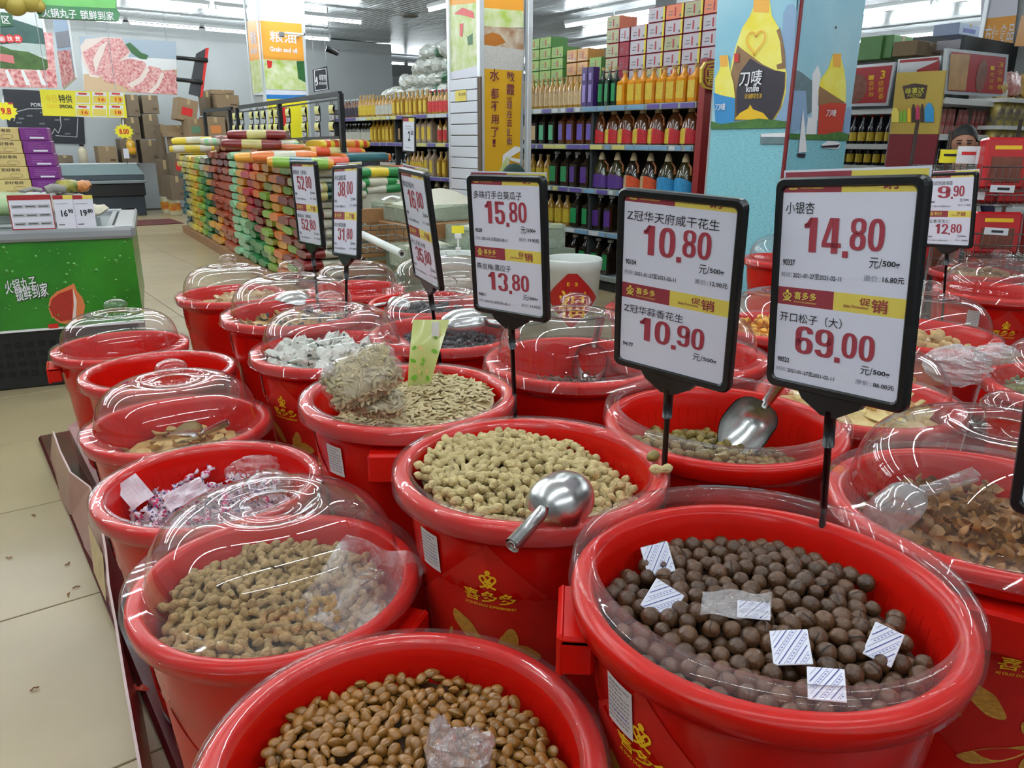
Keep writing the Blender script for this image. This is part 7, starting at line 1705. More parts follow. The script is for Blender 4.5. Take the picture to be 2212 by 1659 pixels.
ROWS = [(4, [('goldj', 4.46, 8, 0.115, 'yellow gold squared oil bottle'), ('egreen', 5.38, 3, 0.085, 'dark green gold-capped oil bottle'), ('peachr', 5.83, 14, 0.075, 'gold oil bottle with peach label'), ('pinkr', 6.90, 3, 0.075, 'gold oil bottle with a pink label')]),
        (3, [('jred', 4.47, 7, 0.185, 'large amber oil jug with a red label'), ('darkv', 5.68, 4, 0.135, 'dark bottle with a violet label'), ('darkm', 6.24, 2, 0.15, 'dark bottle with a mint green label'), ('darkp', 6.52, 5, 0.13, 'dark bottle with a peach label')]),
        (2, [('jblu', 4.50, 2, 0.205, 'oil jug with a bright blue label'), ('jora', 4.91, 2, 0.205, 'oil jug with an orange label'), ('jpur', 5.32, 2, 0.205, 'oil jug with a purple label'), ('pfoil', 5.72, 2, 0.16, 'oil bottle in violet foil'), ('gfoil', 6.02, 2, 0.16, 'oil bottle in green foil'), ('smally', 6.32, 5, 0.13, 'small golden yellow-labelled bottle')]),
        (1, [('jred', 4.5, 4, 0.205, 'amber oil jug with a red label'), ('pfoil', 5.36, 2, 0.16, 'oil bottle in violet foil'), ('gfoil', 5.68, 2, 0.16, 'oil bottle in green foil'), ('smally', 6.0, 6, 0.13, 'small golden yellow-labelled bottle')]),
        (0, [('jblu', 4.5, 4, 0.205, 'oil jug with a bright blue label'), ('gfoil', 5.36, 5, 0.17, 'oil bottle in green foil')]),
        (4, [('roser', 8.16, 6, 0.09, 'red-capped rose-labelled oil bottle'), ('goldy', 8.70, 8, 0.115, 'squared golden oil bottle'), ('goldw', 9.63, 5, 0.10, 'golden bottle with a white label'), ('smally', 10.13, 5, 0.10, 'golden bottle with a yellow label'), ('brownr', 10.62, 5, 0.10, 'brown bottle with a dark label')]),
        (3, [('roser', 8.14, 3, 0.14, 'red-capped rose-labelled oil bottle'), ('cloudy', 8.60, 3, 0.14, 'cloudy squared bottle'), ('darkp', 9.02, 5, 0.11, 'dark bottle with a peach label'), ('goldy', 9.58, 6, 0.12, 'squared golden oil bottle'), ('dwhite', 10.32, 8, 0.10, 'dark bottle with a white label')]),
        (2, [('goldy', 8.14, 3, 0.13, 'squared golden oil bottle'), ('cloudy', 8.55, 2, 0.14, 'cloudy squared bottle'), ('smally', 8.85, 4, 0.11, 'golden bottle with a yellow label'), ('dwhite', 9.3, 7, 0.11, 'dark bottle with a white label'), ('brownr', 10.1, 10, 0.11, 'brown bottle with a dark label')]),
        (1, [('jora', 8.1, 3, 0.2, 'oil jug with an orange label'), ('brownr', 8.7, 4, 0.11, 'brown bottle with a dark label')])]
nm = ['bottom', 'fourth', 'third', 'second', 'top']
cnt = ['first', 'second', 'third', 'fourth', 'fifth', 'sixth', 'seventh', 'eighth', 'ninth', 'tenth', 'eleventh', 'twelfth', 'thirteenth', 'fourteenth', 'fifteenth']
for lv, segs in ROWS:
    for k, y0, n, st, lb in segs:
        side = 'right' if y0 < 7.5 else 'left'
        for i in range(n):
            KB[k].put(TR(5.12+rnd.uniform(-0.006, 0.01), y0+st*i, LV[lv]+0.001, rz=rnd.uniform(-0.15, 0.15)), '%s, %s on the %s shelf, %s of pillar' % (lb, cnt[i], nm[lv], side), 'oil bottles on the %s shelf' % nm[lv])
for i in range(2):
    o = empty('gift_box', TR(5.10, 5.66+0.085*i, LV[4]), ('right', 'left')[i]+' tall dark violet box on the top oil shelf', 'box'); MB().rbox((-0.04, -0.038, 0), (0.04, 0.038, 0.35), 0.003).build('carton', mat('violet_box', (62, 40, 100), 0.35, coat=0.3), o); MB().box((-0.042, -0.015, 0.24), (-0.0405, 0.015, 0.30)).box((-0.042, -0.02, 0.05), (-0.0405, 0.02, 0.2)).build('print', mat('lilac_print', (150, 130, 190), 0.4), o)
# red end panel and octagonal sign
MBp = MB().box((4.98, 4.24, 0), (5.55, 4.30, 1.97)); tag(MBp.build('end_panel', mat('end_panel_red', (140, 24, 26), 0.4, noise=0.15, nscale=3)), 'dark red end panel at the right end of the oil shelf', 'panel')
T = plane_T((0, 4.2, 0), '-y'); o = empty('octagon_sign', T, 'octagonal red and yellow luck sign at the shelf end', 'sign'); P_ = locs(T, [(1524, 134), (1560, 128), (1572, 150), (1566, 188), (1556, 198), (1522, 190), (1515, 178), (1516, 148)])
b = MB(); b.poly(P_[::-1], 0, 0, None, 0.02); b.build('board', mat('sign_gold_edge', (226, 196, 60), 0.4), o)
c = (sum(p[0] for p in P_)/8, sum(p[1] for p in P_)/8); b = MB(); b.poly([(c[0]+(p[0]-c[0])*0.86, c[1]+(p[1]-c[1])*0.88) for p in P_][::-1], -0.003, 0); b.poly([(c[0]+(p[0]-c[0])*0.72, c[1]+(p[1]-c[1])*0.76) for p in P_][::-1], -0.005, 1); b.poly([(c[0]+(p[0]-c[0])*0.64, c[1]+(p[1]-c[1])*0.68) for p in P_][::-1], -0.007, 0)
pt(b, T, '喜', [(1526, 144), (1552, 184)], -0.010, 1, 0.04); b.build('lettering', [mat('sign_red', (150, 24, 26), 0.4), mat('sign_yellow', (230, 200, 50), 0.4)], o)
# ---- cartons on top of the shelf
BXW = mat('box_white_print', (196, 190, 198), 0.45, noise=0.12, nscale=25); BXM = mat('box_maroon', (146, 30, 52), 0.45, noise=0.1); BXG = mat('box_green', (150, 180, 84), 0.45, noise=0.15, nscale=20); BXO = mat('box_gold', (196, 136, 50), 0.4, noise=0.2, coat=0.3); BXC = mat('box_cream', (176, 176, 140), 0.5, noise=0.1); BXY = mat('box_yellow_end', (222, 208, 60), 0.45); BXS = mat('box_salmon', (222, 130, 96), 0.45); BXGG = mat('box_deep_green', (86, 140, 70), 0.45)
def sbox(y0, z0, w, h, m, mp, label, m2=None):
    o = empty('oil_carton', TR(5.28, y0, z0), label, 'carton', 'cartons on the oil shelf')
    MB().rbox((0, 0.002, 0.001), (0.22, w-0.002, h-0.002), 0.003).build('box', m, o)
    b = MB(); b.box((-0.002, 0.006, 0.006), (0.0, w-0.007, h-0.007), 0)
    if m2 is not None: b.box((-0.0025, 0.004, 0.006), (-0.0003, w*0.12, h-0.006), 1)
    b.box((-0.003, w*0.42, h*0.2), (-0.002, w*0.50, h*0.75), 2); b.box((-0.003, w*0.12, h*0.15), (-0.002, w*0.22, h*0.3), 3); b.box((-0.003, w*0.6, h*0.3), (-0.002, w*0.85, h*0.36), 3); b.box((-0.003, w*0.6, h*0.5), (-0.002, w*0.8, h*0.56), 3)
    b.build('print', [mp, m2 or mp, mat('small_red_print', (170, 60, 70), 0.5), mat('mid_grey_print', (120, 120, 124), 0.6)], o)
hb_ = 0.121
def zrow(r): return 1.73+hb_*r
rown = ['lowest', 'second lowest', 'third lowest', 'fourth', 'fifth', 'sixth', 'top']
for c in range(5):
    for r in range(6):
        if c == 4 and r == 5: continue
        y0 = 4.37+0.205*c
        odd = (c*3+r*5) % 7 == 0
        top = r == 5
        sbox(y0, zrow(r), 0.2, hb_, BXM, BXC if odd else (BXS if top and c in (0, 2) else BXW), 'white printed carton, %s row, column %d words' % (rown[r], c) if False else 'white printed oil carton in the %s row, %s column from the blue pillar' % (rown[r], cnt[c]), BXY)
    MB()
for r in range(5): sbox(5.40, zrow(r), 0.13, hb_, BXM, BXM if r < 4 else BXW, 'maroon oil carton in the %s row beside the cream column' % rown[r])
for r in range(6): sbox(5.535 if r else 5.535, zrow(r), 0.17 if r < 5 else 0.17, hb_ if r < 5 else 0.11, BXM if r < 5 else BXS, BXC, 'cream oil carton in the %s row at the left end of the high pile' % rown[r])
for r in range(5): 
    if r < 3: sbox(5.76, zrow(r)+0.02, 0.17, 0.125, BXGG, mat('box_lime_face', (140, 170, 90), 0.45), 'green carton in the %s row right of the gold ones' % rown[r])
    if r < 4: sbox(5.95, zrow(r), 0.155, 0.115, BXO, BXO, 'right golden carton in the %s row' % rown[r]); sbox(6.11, zrow(r), 0.155, 0.115, BXO, BXO, 'left golden carton in the %s row' % rown[r])
for c in range(3):
    for r in range(6):
        if r == 5 and c == 0: continue
        sbox(6.32+0.19*c, 1.73+0.105*r, 0.185, 0.105, BXGG, BXG, 'small green carton in the %s row, %s column from the golden ones' % (rown[r], cnt[c]))
# ---- heap of wrapped sacks
SW = mat('wrapped_white', (196, 200, 192), 0.3, noise=0.2, nscale=8, bump=0.6, bscale=18, coat=0.3, vary=0.1); SGN = mat('wrapped_green', (40, 100, 66), 0.35, noise=0.2, coat=0.3)
spm = []
for v in range(4):
    b = MB(); crumple(b, 0.14, 30+v, None, 12, 0.13, 0, (0.9, 1.25, 0.75)); spm.append(one_mesh(b, 'wrapped', [SW]))
b = MB(); crumple(b, 0.13, 40, None, 12, 0.15, 0, (0.8, 1.3, 0.6)); spg = one_mesh(b, 'wrapped_green', [SGN])
H_ = []
for c in range(13):
    y = 8.3+0.19*c; top = 2.42-0.16*max(0, c-4)*0.6
    r = 0
    while 1.78+0.155*r < top: H_.append((y+(0.09 if r % 2 else 0), 1.78+0.155*r, c, r)); r += 1
for i, (y, z, c, r) in enumerate(H_):
    gr = (c in (0, 1, 2) and (c+r) % 3 == 0)
    o = bpy.data.objects.new('wrapped_sack', spg if gr else spm[i % 4]); C.objects.link(o); o.matrix_world = TR(5.36+rnd.uniform(-0.05, 0.05), y, z, rz=rnd.uniform(-0.5, 0.5), rx=rnd.uniform(-0.4, 0.4), s=rnd.uniform(0.85, 1.08))
    tag(o, '%s wrapped sack, %s layer, %s from the middle pillar in the heap' % ('green' if gr else 'white', rown[min(r, 6)], cnt[c]), 'sack', 'wrapped sacks heaped on the shelf')
tag(MB().rbox((5.1, 10.95, 1.72), (5.5, 11.5, 1.80), 0.01).build('dark_tray', mat('dark_tray', (52, 42, 46), 0.5)), 'dark flat box at the left end of the top shelf', 'box')
tag(MB().box((5.02, 7.0, 1.70), (5.52, 11.3, 1.735)).build('top_board', SHD), 'board under the wrapped sacks on top of the oil shelf', 'board') if False else None

# ------------------------------------------------------------------ right side: sauce shelves, boards, racks
ss = empty('sauce_shelf', None, 'white shelf of dark sauce bottles right of the blue pillar', 'shelf')
X_ = 7.5; zs = [PX(1870, 312, X_).z, PX(1870, 358, X_).z, PX(1870, 236, X_).z]; ya, yb_ = 3.3, 5.2
MB().box((X_+0.42, ya, 0), (X_+0.45, yb_, 2.1)).build('back_panel', SHD, ss)
for z in zs[:2]+[0.4, 0.75]:
    MB().box((X_, ya, z-0.04), (X_+0.42, yb_, z)).build('shelf_board', SHM, ss); MB().rbox((X_-0.02, ya, z-0.045), (X_, yb_, z+0.005), 0.003).build('price_rail', WHITEP, ss)
MB().rbox((X_-0.02, ya, zs[2]-0.05), (X_+0.45, yb_, zs[2]), 0.005).build('header_board', WHITEP, ss)
SAU = mat('sauce_black', (24, 20, 28), 0.15, coat=0.5)
o = empty('sauce_bottle', None, 'x', 'bottle')
MB().lathe([(0, 0), (0.033, 0), (0.035, 0.01), (0.035, 0.14), (0.03, 0.17), (0.013, 0.21), (0.013, 0.25)], 12).build('glass', SAU, o); MB().lathe([(0.016, 0.24), (0.017, 0.285), (0, 0.287)], 10).build('cap', REDP, o); MB().lathe([(0.036, 0.03), (0.036, 0.11)], 12).build('label', LB['yellow'], o)
sp = Proto(o); sp.o.scale = (1, 1, 1)
for r, z in ((0, zs[0]), (1, zs[1])):
    for i in range(9): sp.put(TR(X_+0.08, 3.95+0.092*i, z+0.001, s=1.05 if r == 0 else 1.0), 'black yellow-labelled sauce bottle, %s from the right on the %s sauce shelf' % (cnt[i], ('upper', 'lower')[r]), 'sauce bottles')
# framed posters above
PR = mat('poster_deep_red', (176, 40, 48), 0.4, noise=0.1, nscale=4); PB = mat('poster_bread', (206, 160, 104), 0.45, noise=0.3, nscale=9); PCT = mat('poster_dish', (150, 90, 70), 0.5, noise=0.5, nscale=20)
def framed(T, P, label, draw):
    o = empty('framed_poster', T, label, 'poster', 'silver framed food posters'); q = locs(T, P); b = MB(); b.poly(q[::-1] if poly_ccw(q) else q, 0, 0, None, 0.03); c = (sum(p[0] for p in q)/4, sum(p[1] for p in q)/4)
    b.build('frame', PF, o); q2 = [(c[0]+(p[0]-c[0])*0.90, c[1]+(p[1]-c[1])*0.86) for p in q]; b = MB(); b.poly(q2[::-1] if poly_ccw(q2) else q2, -0.004, 0); draw(b, T); b.build('print', [PR, PB, PCT, GOLDINK, WHITE], o)
T = plane_T((7.4, 0, 0), '-x')
def dp1(b, T):
    c = loc(T, 1850, 192); b.poly([(c[0]+0.11*math.cos(t), c[1]+0.13*math.sin(t)) for t in [2*PI*i/20 for i in range(20)]], -0.006, 2)
    pt(b, T, '3', [(1904, 152), (1912, 170)], -0.008, 3, 0.04)
    for k, ch in enumerate('倍鲜香'): pt(b, T, ch, [(1899, 174+14*k), (1909, 186+14*k)], -0.008, 3, 0.0)
    for k, ch in enumerate('一滋好敌'): pt(b, T, ch, [(1878, 163+12*k), (1888, 172+12*k)], -0.008, 3, 0.0)
framed(T, [(1838, 142), (1934, 134), (1917, 228), (1832, 230)], 'framed red poster left of the gold board, over the sauce shelf', dp1)
T = plane_T((0, 3.0, 0), '-y')
def dp2(b, T):
    pp(b, T, [(2052, 116), (2094, 118), (2084, 196), (2046, 194)], -0.006, 1); pp(b, T, [(2094, 122), (2170, 126), (2162, 200), (2084, 196)], -0.006, 0)
    c = loc(T, 2118, 164); b.poly([(c[0]+0.085*math.cos(t), c[1]+0.12*math.sin(t)) for t in [2*PI*i/20 for i in range(20)]], -0.008, 2)
    for k, ch in enumerate('3倍鲜香'): pt(b, T, ch, [(2155-k, 134+16*k), (2164-k, 146+16*k)], -0.008, 3, 0.0)
    for k, ch in enumerate('一滋好敌'): pt(b, T, ch, [(2138-k, 142+14*k), (2145-k, 152+14*k)], -0.008, 3, 0.0)
framed(T, [(2048, 104), (2179, 118), (2170, 210), (2040, 202)], 'framed poster with bread and a red panel, right of the gold board', dp2)
T = plane_T((7.6, 0, 0), '-x')
framed(T, [(1940, 128), (2034, 120), (2028, 160), (1936, 166)], 'framed pale poster peeking out above the gold board', lambda b, T: (pp(b, T, [(1944, 136), (2026, 130), (2020, 158), (1942, 162)], -0.006, 4), pp(b, T, [(1980, 152), (2030, 130), (2030, 160), (1984, 160)], -0.008, 0)))
# gold board
T = plane_T((6.0, 0, 0), '-x'); o = empty('gold_board', T, 'upright board, olive gold above and dark red below, with sauce bottles printed on it', 'board')
q = locs(T, [(1937, 157), (2043, 152), (2026, 290), (1922, 289)]); b = MB(); b.poly(q, 0, 0, None, 0.02); b.build('upper_board', mat('olive_gold', (176, 150, 60), 0.5, noise=0.06), o)
xs = [p[0] for p in q]; b = MB(); z_ = (q[2][1]+q[3][1])/2; b.box((q[3][0], 0, 0.0), (q[2][0], 0.02, z_)); b.build('lower_board', mat('dark_red_board', (112, 20, 30), 0.5), o)
b = MB(); pp(b, T, [(1950, 186), (1976, 180), (2004, 184), (1998, 214), (1976, 210), (1956, 214)], -0.003, 0); pt(b, T, '味事达', [(1958, 190), (1996, 202)], -0.006, 1, 0.04); pt(b, T, 'MASTER', [(1962, 204), (1992, 209)], -0.006, 1, 0.0)
for k, (x, w_, h, mi) in enumerate(((1926, 16, 30, 2), (1944, 6, 24, 3), (1952, 6, 26, 3), (1961, 7, 30, 4), (1970, 8, 38, 0), (1979, 8, 36, 5), (1989, 8, 38, 0), (1998, 20, 40, 6))): pp(b, T, [(x, 263-h*0.7), (x+w_*0.3, 263-h), (x+w_*0.7, 263-h), (x+w_, 263-h*0.7), (x+w_, 264), (x, 264)], -0.003-0.0005*k, mi)
b.build('print', [mat('print_dark_brown', (52, 30, 24), 0.5), mat('print_lime_gold', (196, 190, 60), 0.5), YEL, LEAF, GOLDINK, LB['pink'], LB['blue']], o)
# end-cap shelf with packets
T = plane_T((0, 3.02, 0), '-y'); es = empty('packet_shelf', T, 'white end shelf with red packets right of the gold board', 'shelf')
x0, x1, _, _ = corners(T, [(2034, 250), (2162, 250)]); zz = [loc(T, 2100, 218)[1], loc(T, 2100, 294)[1], 0.95, 0.55]
MB().box((x0, 0.36, 0), (x1, 0.39, 1.78)).build('back_panel', mat('panel_grey', (140, 142, 146), 0.5), es); MB().rbox((x1, -0.01, 0), (x1+0.03, 0.4, 1.78), 0.004).build('side_panel', WHITEP, es)
for z in zz: MB().box((x0, 0, z-0.03), (x1, 0.36, z)).build('shelf_board', WHITEP, es); MB().rbox((x0, -0.015, z-0.035), (x1, 0.0, z+0.01), 0.003).build('price_rail', WHITEP, es)
pkm = mat('red_packet', (170, 42, 48), 0.3, col2=(220, 190, 180), nscale=16, coat=0.3)
b = MB(); b.grid(lambda u, v: ((u-0.5)*0.05, -0.008*math.sin(PI*u)*math.sin(PI*v), 0.20*v), 4, 6); b.grid(lambda u, v: ((0.5-u)*0.05, 0.008*math.sin(PI*u)*math.sin(PI*v)+0.001, 0.20*v), 4, 6); pk = one_mesh(b, 'packet', [pkm])
for r, z in ((0, zz[1]), (1, zz[2])):
    for i in range(12):
        o = bpy.data.objects.new('snack_packet', pk); C.objects.link(o); o.matrix_world = T @ TR(x0+0.04+(x1-x0-0.05)*i/12, 0.08, z+0.001, rz=1.1, rx=rnd.uniform(-0.1, 0.1)); tag(o, 'upright red snack packet, %s from the left on the %s end shelf' % (cnt[i], ('upper', 'lower')[r]), 'packet', 'red packets on the end shelf')
# shelf at the far right edge
rs = empty('jar_shelf', None, 'shelf of yellow lidded jars at the right edge', 'shelf'); T = plane_T((0, 2.9, 0), '-y'); rs.matrix_world = T; x0 = loc(T, 2172, 230)[0]; x1 = x0+1.2
zz2 = [loc(T, 2190, 212)[1], loc(T, 2190, 272)[1], loc(T, 2190, 330)[1], 0.8, 0.4]
MB().box((x0, 0.4, 0), (x1, 0.43, 2.2)).build('back_panel', SHD, rs)
for z in zz2: MB().box((x0, 0, z-0.03), (x1, 0.4, z)).build('shelf_board', WHITEP, rs)
o = empty('food_jar', None, 'x', 'jar'); MB().lathe([(0, 0), (0.055, 0), (0.06, 0.01), (0.06, 0.17), (0.05, 0.19)], 14).build('glass', mat('jar_blue_yellow', (70, 66, 90), 0.3, col2=(200, 180, 60), nscale=12), o); MB().lathe([(0.052, 0.185), (0.052, 0.22), (0, 0.222)], 14).build('lid', mat('jar_lid', (206, 176, 80), 0.3), o)
jp = Proto(o)
for r in (1, 2):
    for i in range(6): jp.put(T @ TR(x0+0.1+0.15*i, 0.1, zz2[r]+0.001), 'gold-lidded jar, %s from the left, %s shelf at the right edge' % (cnt[i], ('upper', 'lower')[r-1]), 'jars at the right edge')
for i in range(3): soft_bag(T @ TR(x0+0.12+0.28*i, 0.15, zz2[0]+0.12, rx=1.3), 0.24, 0.2, 0.1, pkm if i % 2 else mat('noodle_bag', (226, 190, 110), 0.3, noise=0.3), 'noodle_bag', ('left', 'middle', 'right')[i]+' shiny food bag on the highest shelf at the right edge', 'bag', 'bags at the right edge', i, 0.01)
# cartons above the right shelves
for i, (a, b0, c, d, Y, lb, m) in enumerate(((1846, 92, 1905, 132, 5.2, 'brown carton with a green lid left of the tall green one', CARTON), (1908, 76, 1932, 131, 4.7, 'tall green and orange carton, left half, on the sauce shelf', BXGG), (1932, 74, 1966, 130, 4.6, 'tall green and orange carton, right half, on the sauce shelf', BXGG), (1984, 86, 2034, 126, 4.3, 'brown carton with red dots on the sauce shelf', CARTON), (2080, 84, 2112, 110, 4.0, 'white and orange carton below the blue white box', BXW), (2074, 48, 2116, 82, 4.0, 'blue and white box stacked high beside the orange poster', mat('blue_white_box', (160, 176, 206), 0.4)))):
    carton(a, b0, c, d, Y, lb, m, 0.25, None, {1: mat('orange_half', (206, 130, 70), 0.5), 2: mat('orange_half', (206, 130, 70), 0.5), 5: mat('deep_blue', (40, 60, 150), 0.4)}.get(i))
# wire racks with gift boxes
WIRE = mat('chrome_wire', (176, 176, 172), 0.25, 0.9)
def wire_rack(T, w, d, levels, label):
    o = empty('wire_rack', T, label, 'rack', 'wire gift racks')
    for z in levels:
        b = MB()
        for k in range(int(w/0.035)+1): x = k*0.035; b.tube([(x, 0.0, z+0.12), (x, 0.0, z), (x, d, z+0.02)], 0.0022, 4, cap=False)
        for yy, zz_ in ((0, z), (0, z+0.12), (0, z+0.06), (d, z+0.02)): b.tube([(0, yy, zz_), (w, yy, zz_)], 0.004, 5)
        b.build('basket', WIRE, o)
    for x in (0, w): MB().tube([(x, d, 0), (x, d, max(levels)+0.3)], 0.012, 8).build('post', WIRE, o); MB().tube([(x, 0, min(levels)), (x, d, 0)], 0.008, 6).build('brace', WIRE, o)
    return o
T1 = Matrix.Translation(PX(2100, 480, 4.4)*1.0) @ Matrix.Rotation(-0.75, 4, 'Z'); T1.translation.z = 0
wire_rack(T1, 0.8, 0.45, [0.35, 0.78, 1.12], 'wire rack with red gift boxes at the right edge')
T2 = Matrix.Translation(PX(2012, 420, 4.9)) @ Matrix.Rotation(-0.75, 4, 'Z'); T2.translation.z = 0
wire_rack(T2, 0.62, 0.4, [0.55, 1.0, 1.20], 'wire rack with white and yellow tags behind the small sign')
GB = mat('gift_red', (186, 24, 30), 0.3, noise=0.15, nscale=8, coat=0.4); GW = mat('gift_window', (120, 60, 40), 0.3, noise=0.4, nscale=30, coat=0.4)
def gift(T, w, h, label, win=True):
    o = empty('gift_pack', T, label, 'gift box', 'red gift packs'); MB().rbox((0, 0, 0), (w, 0.09, h), 0.012).build('pack', GB, o)
    if win: MB().rbox((w*0.15, -0.004, h*0.12), (w*0.85, 0.0, h*0.62), 0.003).build('window', GW, o); b = MB(); b.stroke([(w*0.2, h*0.8), (w*0.8, h*0.8)], 0.02, -0.002, 0); b.build('print', GOLDINK, o)
for i, (x, z, w, h) in enumerate(((0.04, 1.13, 0.22, 0.26), (0.30, 1.13, 0.22, 0.28), (0.56, 1.13, 0.2, 0.25), (0.05, 0.79, 0.24, 0.22), (0.33, 0.79, 0.24, 0.24), (0.06, 0.36, 0.24, 0.24), (0.36, 0.36, 0.24, 0.22))):
    gift(T1 @ TR(x, 0.06, z, rx=-0.12), w, h, ('left', 'middle', 'right', 'left', 'right', 'left', 'right')[i]+' red gift pack in the '+('top', 'top', 'top', 'middle', 'middle', 'lowest', 'lowest')[i]+' basket of the right rack')
for i, (x, z, w, h) in enumerate(((0.02, 1.01, 0.18, 0.14), (0.22, 1.01, 0.18, 0.13), (0.42, 1.01, 0.16, 0.15), (0.04, 0.56, 0.22, 0.3), (0.32, 0.56, 0.22, 0.28))):
    gift(T2 @ TR(x, 0.06, z, rx=-0.1), w, h, ('left', 'middle', 'right', 'left', 'right')[i]+' red pack in the '+('upper', 'upper', 'upper', 'lower', 'lower')[i]+' basket of the rack behind the small sign', i > 2)
for i, (px, py, w, h, m, lb) in enumerate(((2052, 338, 0.10, 0.07, BRIGHTY, 'yellow tag on the wire rack below the person'), (2092, 335, 0.11, 0.09, WHITE, 'white tag with red print on the wire rack, left one'), (2138, 336, 0.12, 0.09, WHITE, 'white tag with red print on the wire rack, right one'), (2124, 390, 0.04, 0.2, WHITE, 'long white paper strip hanging on the rack'))):
    o = empty('rack_tag', face_cam(PX(px, py, 4.55), 0.0, 0.0), lb, 'price tag', 'tags on the wire racks'); MB().rbox((-w/2, -h/2, 0), (w/2, h/2, 0.002), 0.001).build('card', m, o)
    b = MB(); T_ = Matrix.Rotation(-PI/2, 4, 'X'); b.stroke([(-w*0.3, h*0.1), (w*0.3, h*0.1)], h*0.18, -0.003, 0, T_); b.build('print', [REDP if i else INK], o)
for i, (px, py) in enumerate(((2165, 408), (2152, 500))):
    o = empty('rack_label', face_cam(PX(px, py, 4.15), 0, 0), ('upper', 'lower')[i]+' grey price label on the basket of the right rack', 'price tag'); MB().rbox((-0.05, -0.017, 0), (0.05, 0.017, 0.002), 0.001).build('card', TGC[3], o); b = MB(); b.stroke([(-0.02, 0), (0.03, 0)], 0.012, -0.003, 0, Matrix.Rotation(-PI/2, 4, 'X')); b.build('print', INK, o)

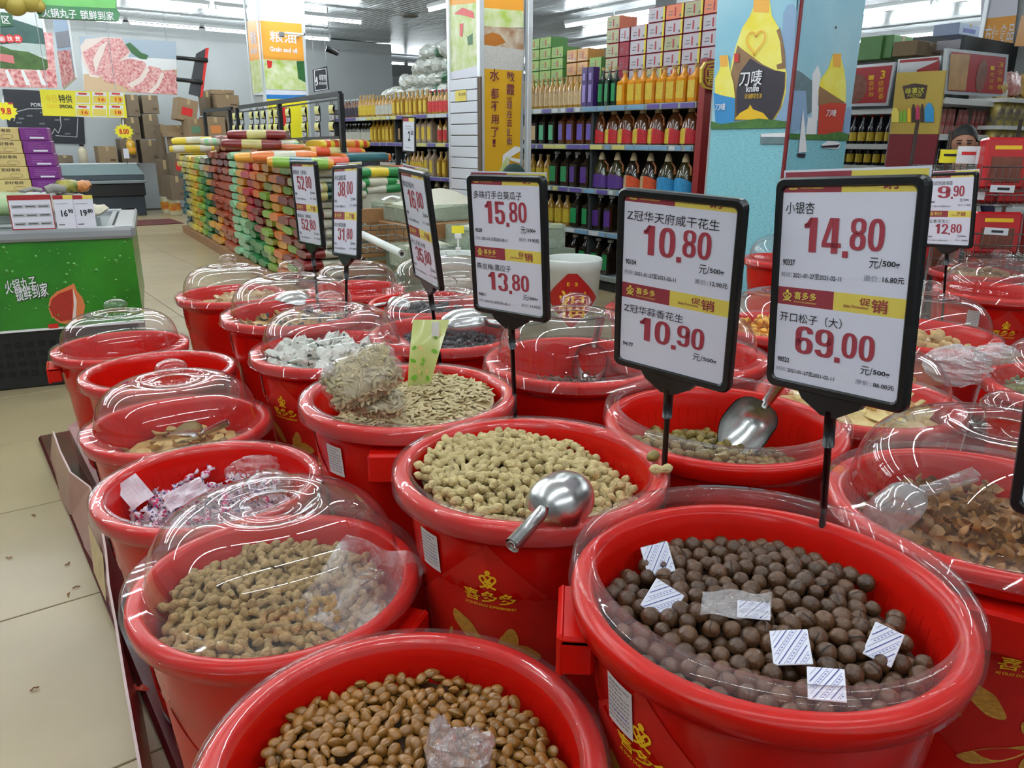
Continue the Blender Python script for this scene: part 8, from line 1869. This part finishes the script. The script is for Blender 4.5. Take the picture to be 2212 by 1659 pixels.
# ------------------------------------------------------------------ people
def grow(name, pts, edges, mat_, parent=None):
    me = bpy.data.meshes.new(name); me.from_pydata([p[:3] for p in pts], edges, []); o = bpy.data.objects.new(name, me); C.objects.link(o)
    md = o.modifiers.new('skin', 'SKIN'); 
    for i, p in enumerate(pts): me.skin_vertices[0].data[i].radius = (p[3], p[4] if len(p) > 4 else p[3])
    me.skin_vertices[0].data[0].use_root = True
    md.use_smooth_shade = True; o.modifiers.new('sub', 'SUBSURF').levels = 1
    o.modifiers['sub'].render_levels = 2; me.materials.append(mat_); o.parent = parent; return o
def person(T, label, shirt, hair_m, cap=None, bend=0.0):
    p = empty('person', T, label, 'person')
    SKIN = mat('skin_tone', (176, 126, 98), 0.5); TR_ = mat('dark_trousers', (40, 42, 52), 0.8)
    # body in clothes, facing -y
    P = [(0, 0, 0.92, .15, .10), (0, 0, 1.08, .13, .09), (0, -bend*0.5, 1.26, .16, .10), (0, -bend*0.8, 1.36, .09, .07), (0, -bend, 1.44, .05, .05),
         (.17, -bend*0.7, 1.33, .055), (.24, -bend*0.6, 1.08, .042), (.22, -bend*0.7-0.16, .92, .032), (-.17, -bend*0.7, 1.33, .055), (-.24, -bend*0.6, 1.08, .042), (-.22, -bend*0.7-0.16, .92, .032),
         (.09, 0, .86, .09), (.10, 0, .48, .065), (.10, .02, .10, .045), (.10, -.12, .045, .04, .035), (-.09, 0, .86, .09), (-.10, 0, .48, .065), (-.10, .02, .10, .045), (-.10, -.12, .045, .04, .035)]
    E_ = [(0, 1), (1, 2), (2, 3), (3, 4), (2, 5), (5, 6), (6, 7), (2, 8), (8, 9), (9, 10), (0, 11), (11, 12), (12, 13), (13, 14), (0, 15), (15, 16), (16, 17), (17, 18)]
    grow('body', P, E_, shirt, p)
    hc = Vector((0, -bend-0.02, 1.58))
    h = MB()
    def hf(u, v):
        a = 2*PI*u; t = PI*v; x = 0.075*math.sin(t)*math.cos(a); y = 0.092*math.sin(t)*math.sin(a); z = 0.115*math.cos(t)
        if z < 0: x *= 1+z*2.2; y *= 1+z*1.2
        if abs(a-1.5*PI) < 0.25 and -0.04 < z < 0.02: y -= 0.018
        return (hc.x+x, hc.y+y, hc.z+z)
    h.grid(hf, 24, 18, 0, True, None, True)
    for sg in (-1, 1): h.lathe([(0.0, 0.012), (0.014, 0.008), (0.02, 0), (0.012, -0.01)], 8, 0, True, Matrix.Translation(hc+Vector((sg*0.076, 0.005, -0.005))) @ Matrix.Rotation(PI/2, 4, 'Y'))
    for sg in (-1, 1): h.box(tuple(hc+Vector((sg*0.03-0.012, -0.094, -0.002))), tuple(hc+Vector((sg*0.03+0.012, -0.082, 0.006))), 1); h.box(tuple(hc+Vector((sg*0.03-0.018, -0.094, 0.018))), tuple(hc+Vector((sg*0.03+0.018, -0.084, 0.024))), 1)
    h.box(tuple(hc+Vector((-0.022, -0.090, -0.062))), tuple(hc+Vector((0.022, -0.078, -0.054))), 2)
    h.tube([hc+Vector((0, 0.01, -0.08)), hc+Vector((0, 0.02, -0.17))], 0.045, 12)
    h.build('head', [SKIN, BLACK, mat('lips', (150, 84, 74), 0.5)], p)
    r = MB()
    def rf(u, v):
        a = 2*PI*u; t = PI*0.52*v; front = max(0, -math.sin(a)); tt = t*(1-0.30*front); return (hc.x+0.084*math.sin(tt)*math.cos(a), hc.y+0.006+0.100*math.sin(tt)*math.sin(a), hc.z+0.012+0.118*math.cos(tt))
    r.grid(rf, 24, 10, 0, True, None, True); r.build('hair' if not cap else 'knit_cap', cap or hair_m, p)
    for sg in (-1, 1):
        w_ = Vector((sg*0.22, -bend*0.7-0.19, .90)); pal = MB(); pal.rbox(tuple(w_+Vector((-0.035, -0.07, -0.012))), tuple(w_+Vector((0.035, 0.03, 0.014))), 0.01)
        for k in range(4): f0 = w_+Vector((-0.027+0.018*k, -0.065, 0)); pal.tube([f0, f0+Vector((0, -0.035-0.004*(k in (1, 2)), -0.004)), f0+Vector((0, -0.06-0.008*(k in (1, 2)), -0.022))], [0.0085, 0.008, 0.006], 7)
        pal.tube([w_+Vector((-sg*0.034, -0.01, 0)), w_+Vector((-sg*0.055, -0.04, -0.005)), w_+Vector((-sg*0.055, -0.065, -0.012))], [0.010, 0.009, 0.007], 7); pal.build('hand', SKIN, p)
    return p
q = PX(2086, 268, 5.9); person(TR(q.x, q.y, q.z-1.71, rz=-1.1), 'person with short black hair bending behind the wire racks, only the head showing', mat('dark_blue_jacket', (30, 34, 60), 0.8), mat('black_hair', (24, 20, 22), 0.6, noise=0.3, nscale=60), None, 0.12)
q = PY(1095, 352, 4.75); person(TR(q.x, q.y, q.z-1.71, rz=0.3), 'person in a dark green knit cap hidden behind the tall price sign', mat('dark_green_coat', (26, 50, 44), 0.8), mat('black_hair', (24, 20, 22), 0.6), mat('knit_cap_green', (16, 42, 36), 0.9, bump=0.5, bscale=120), 0.05)
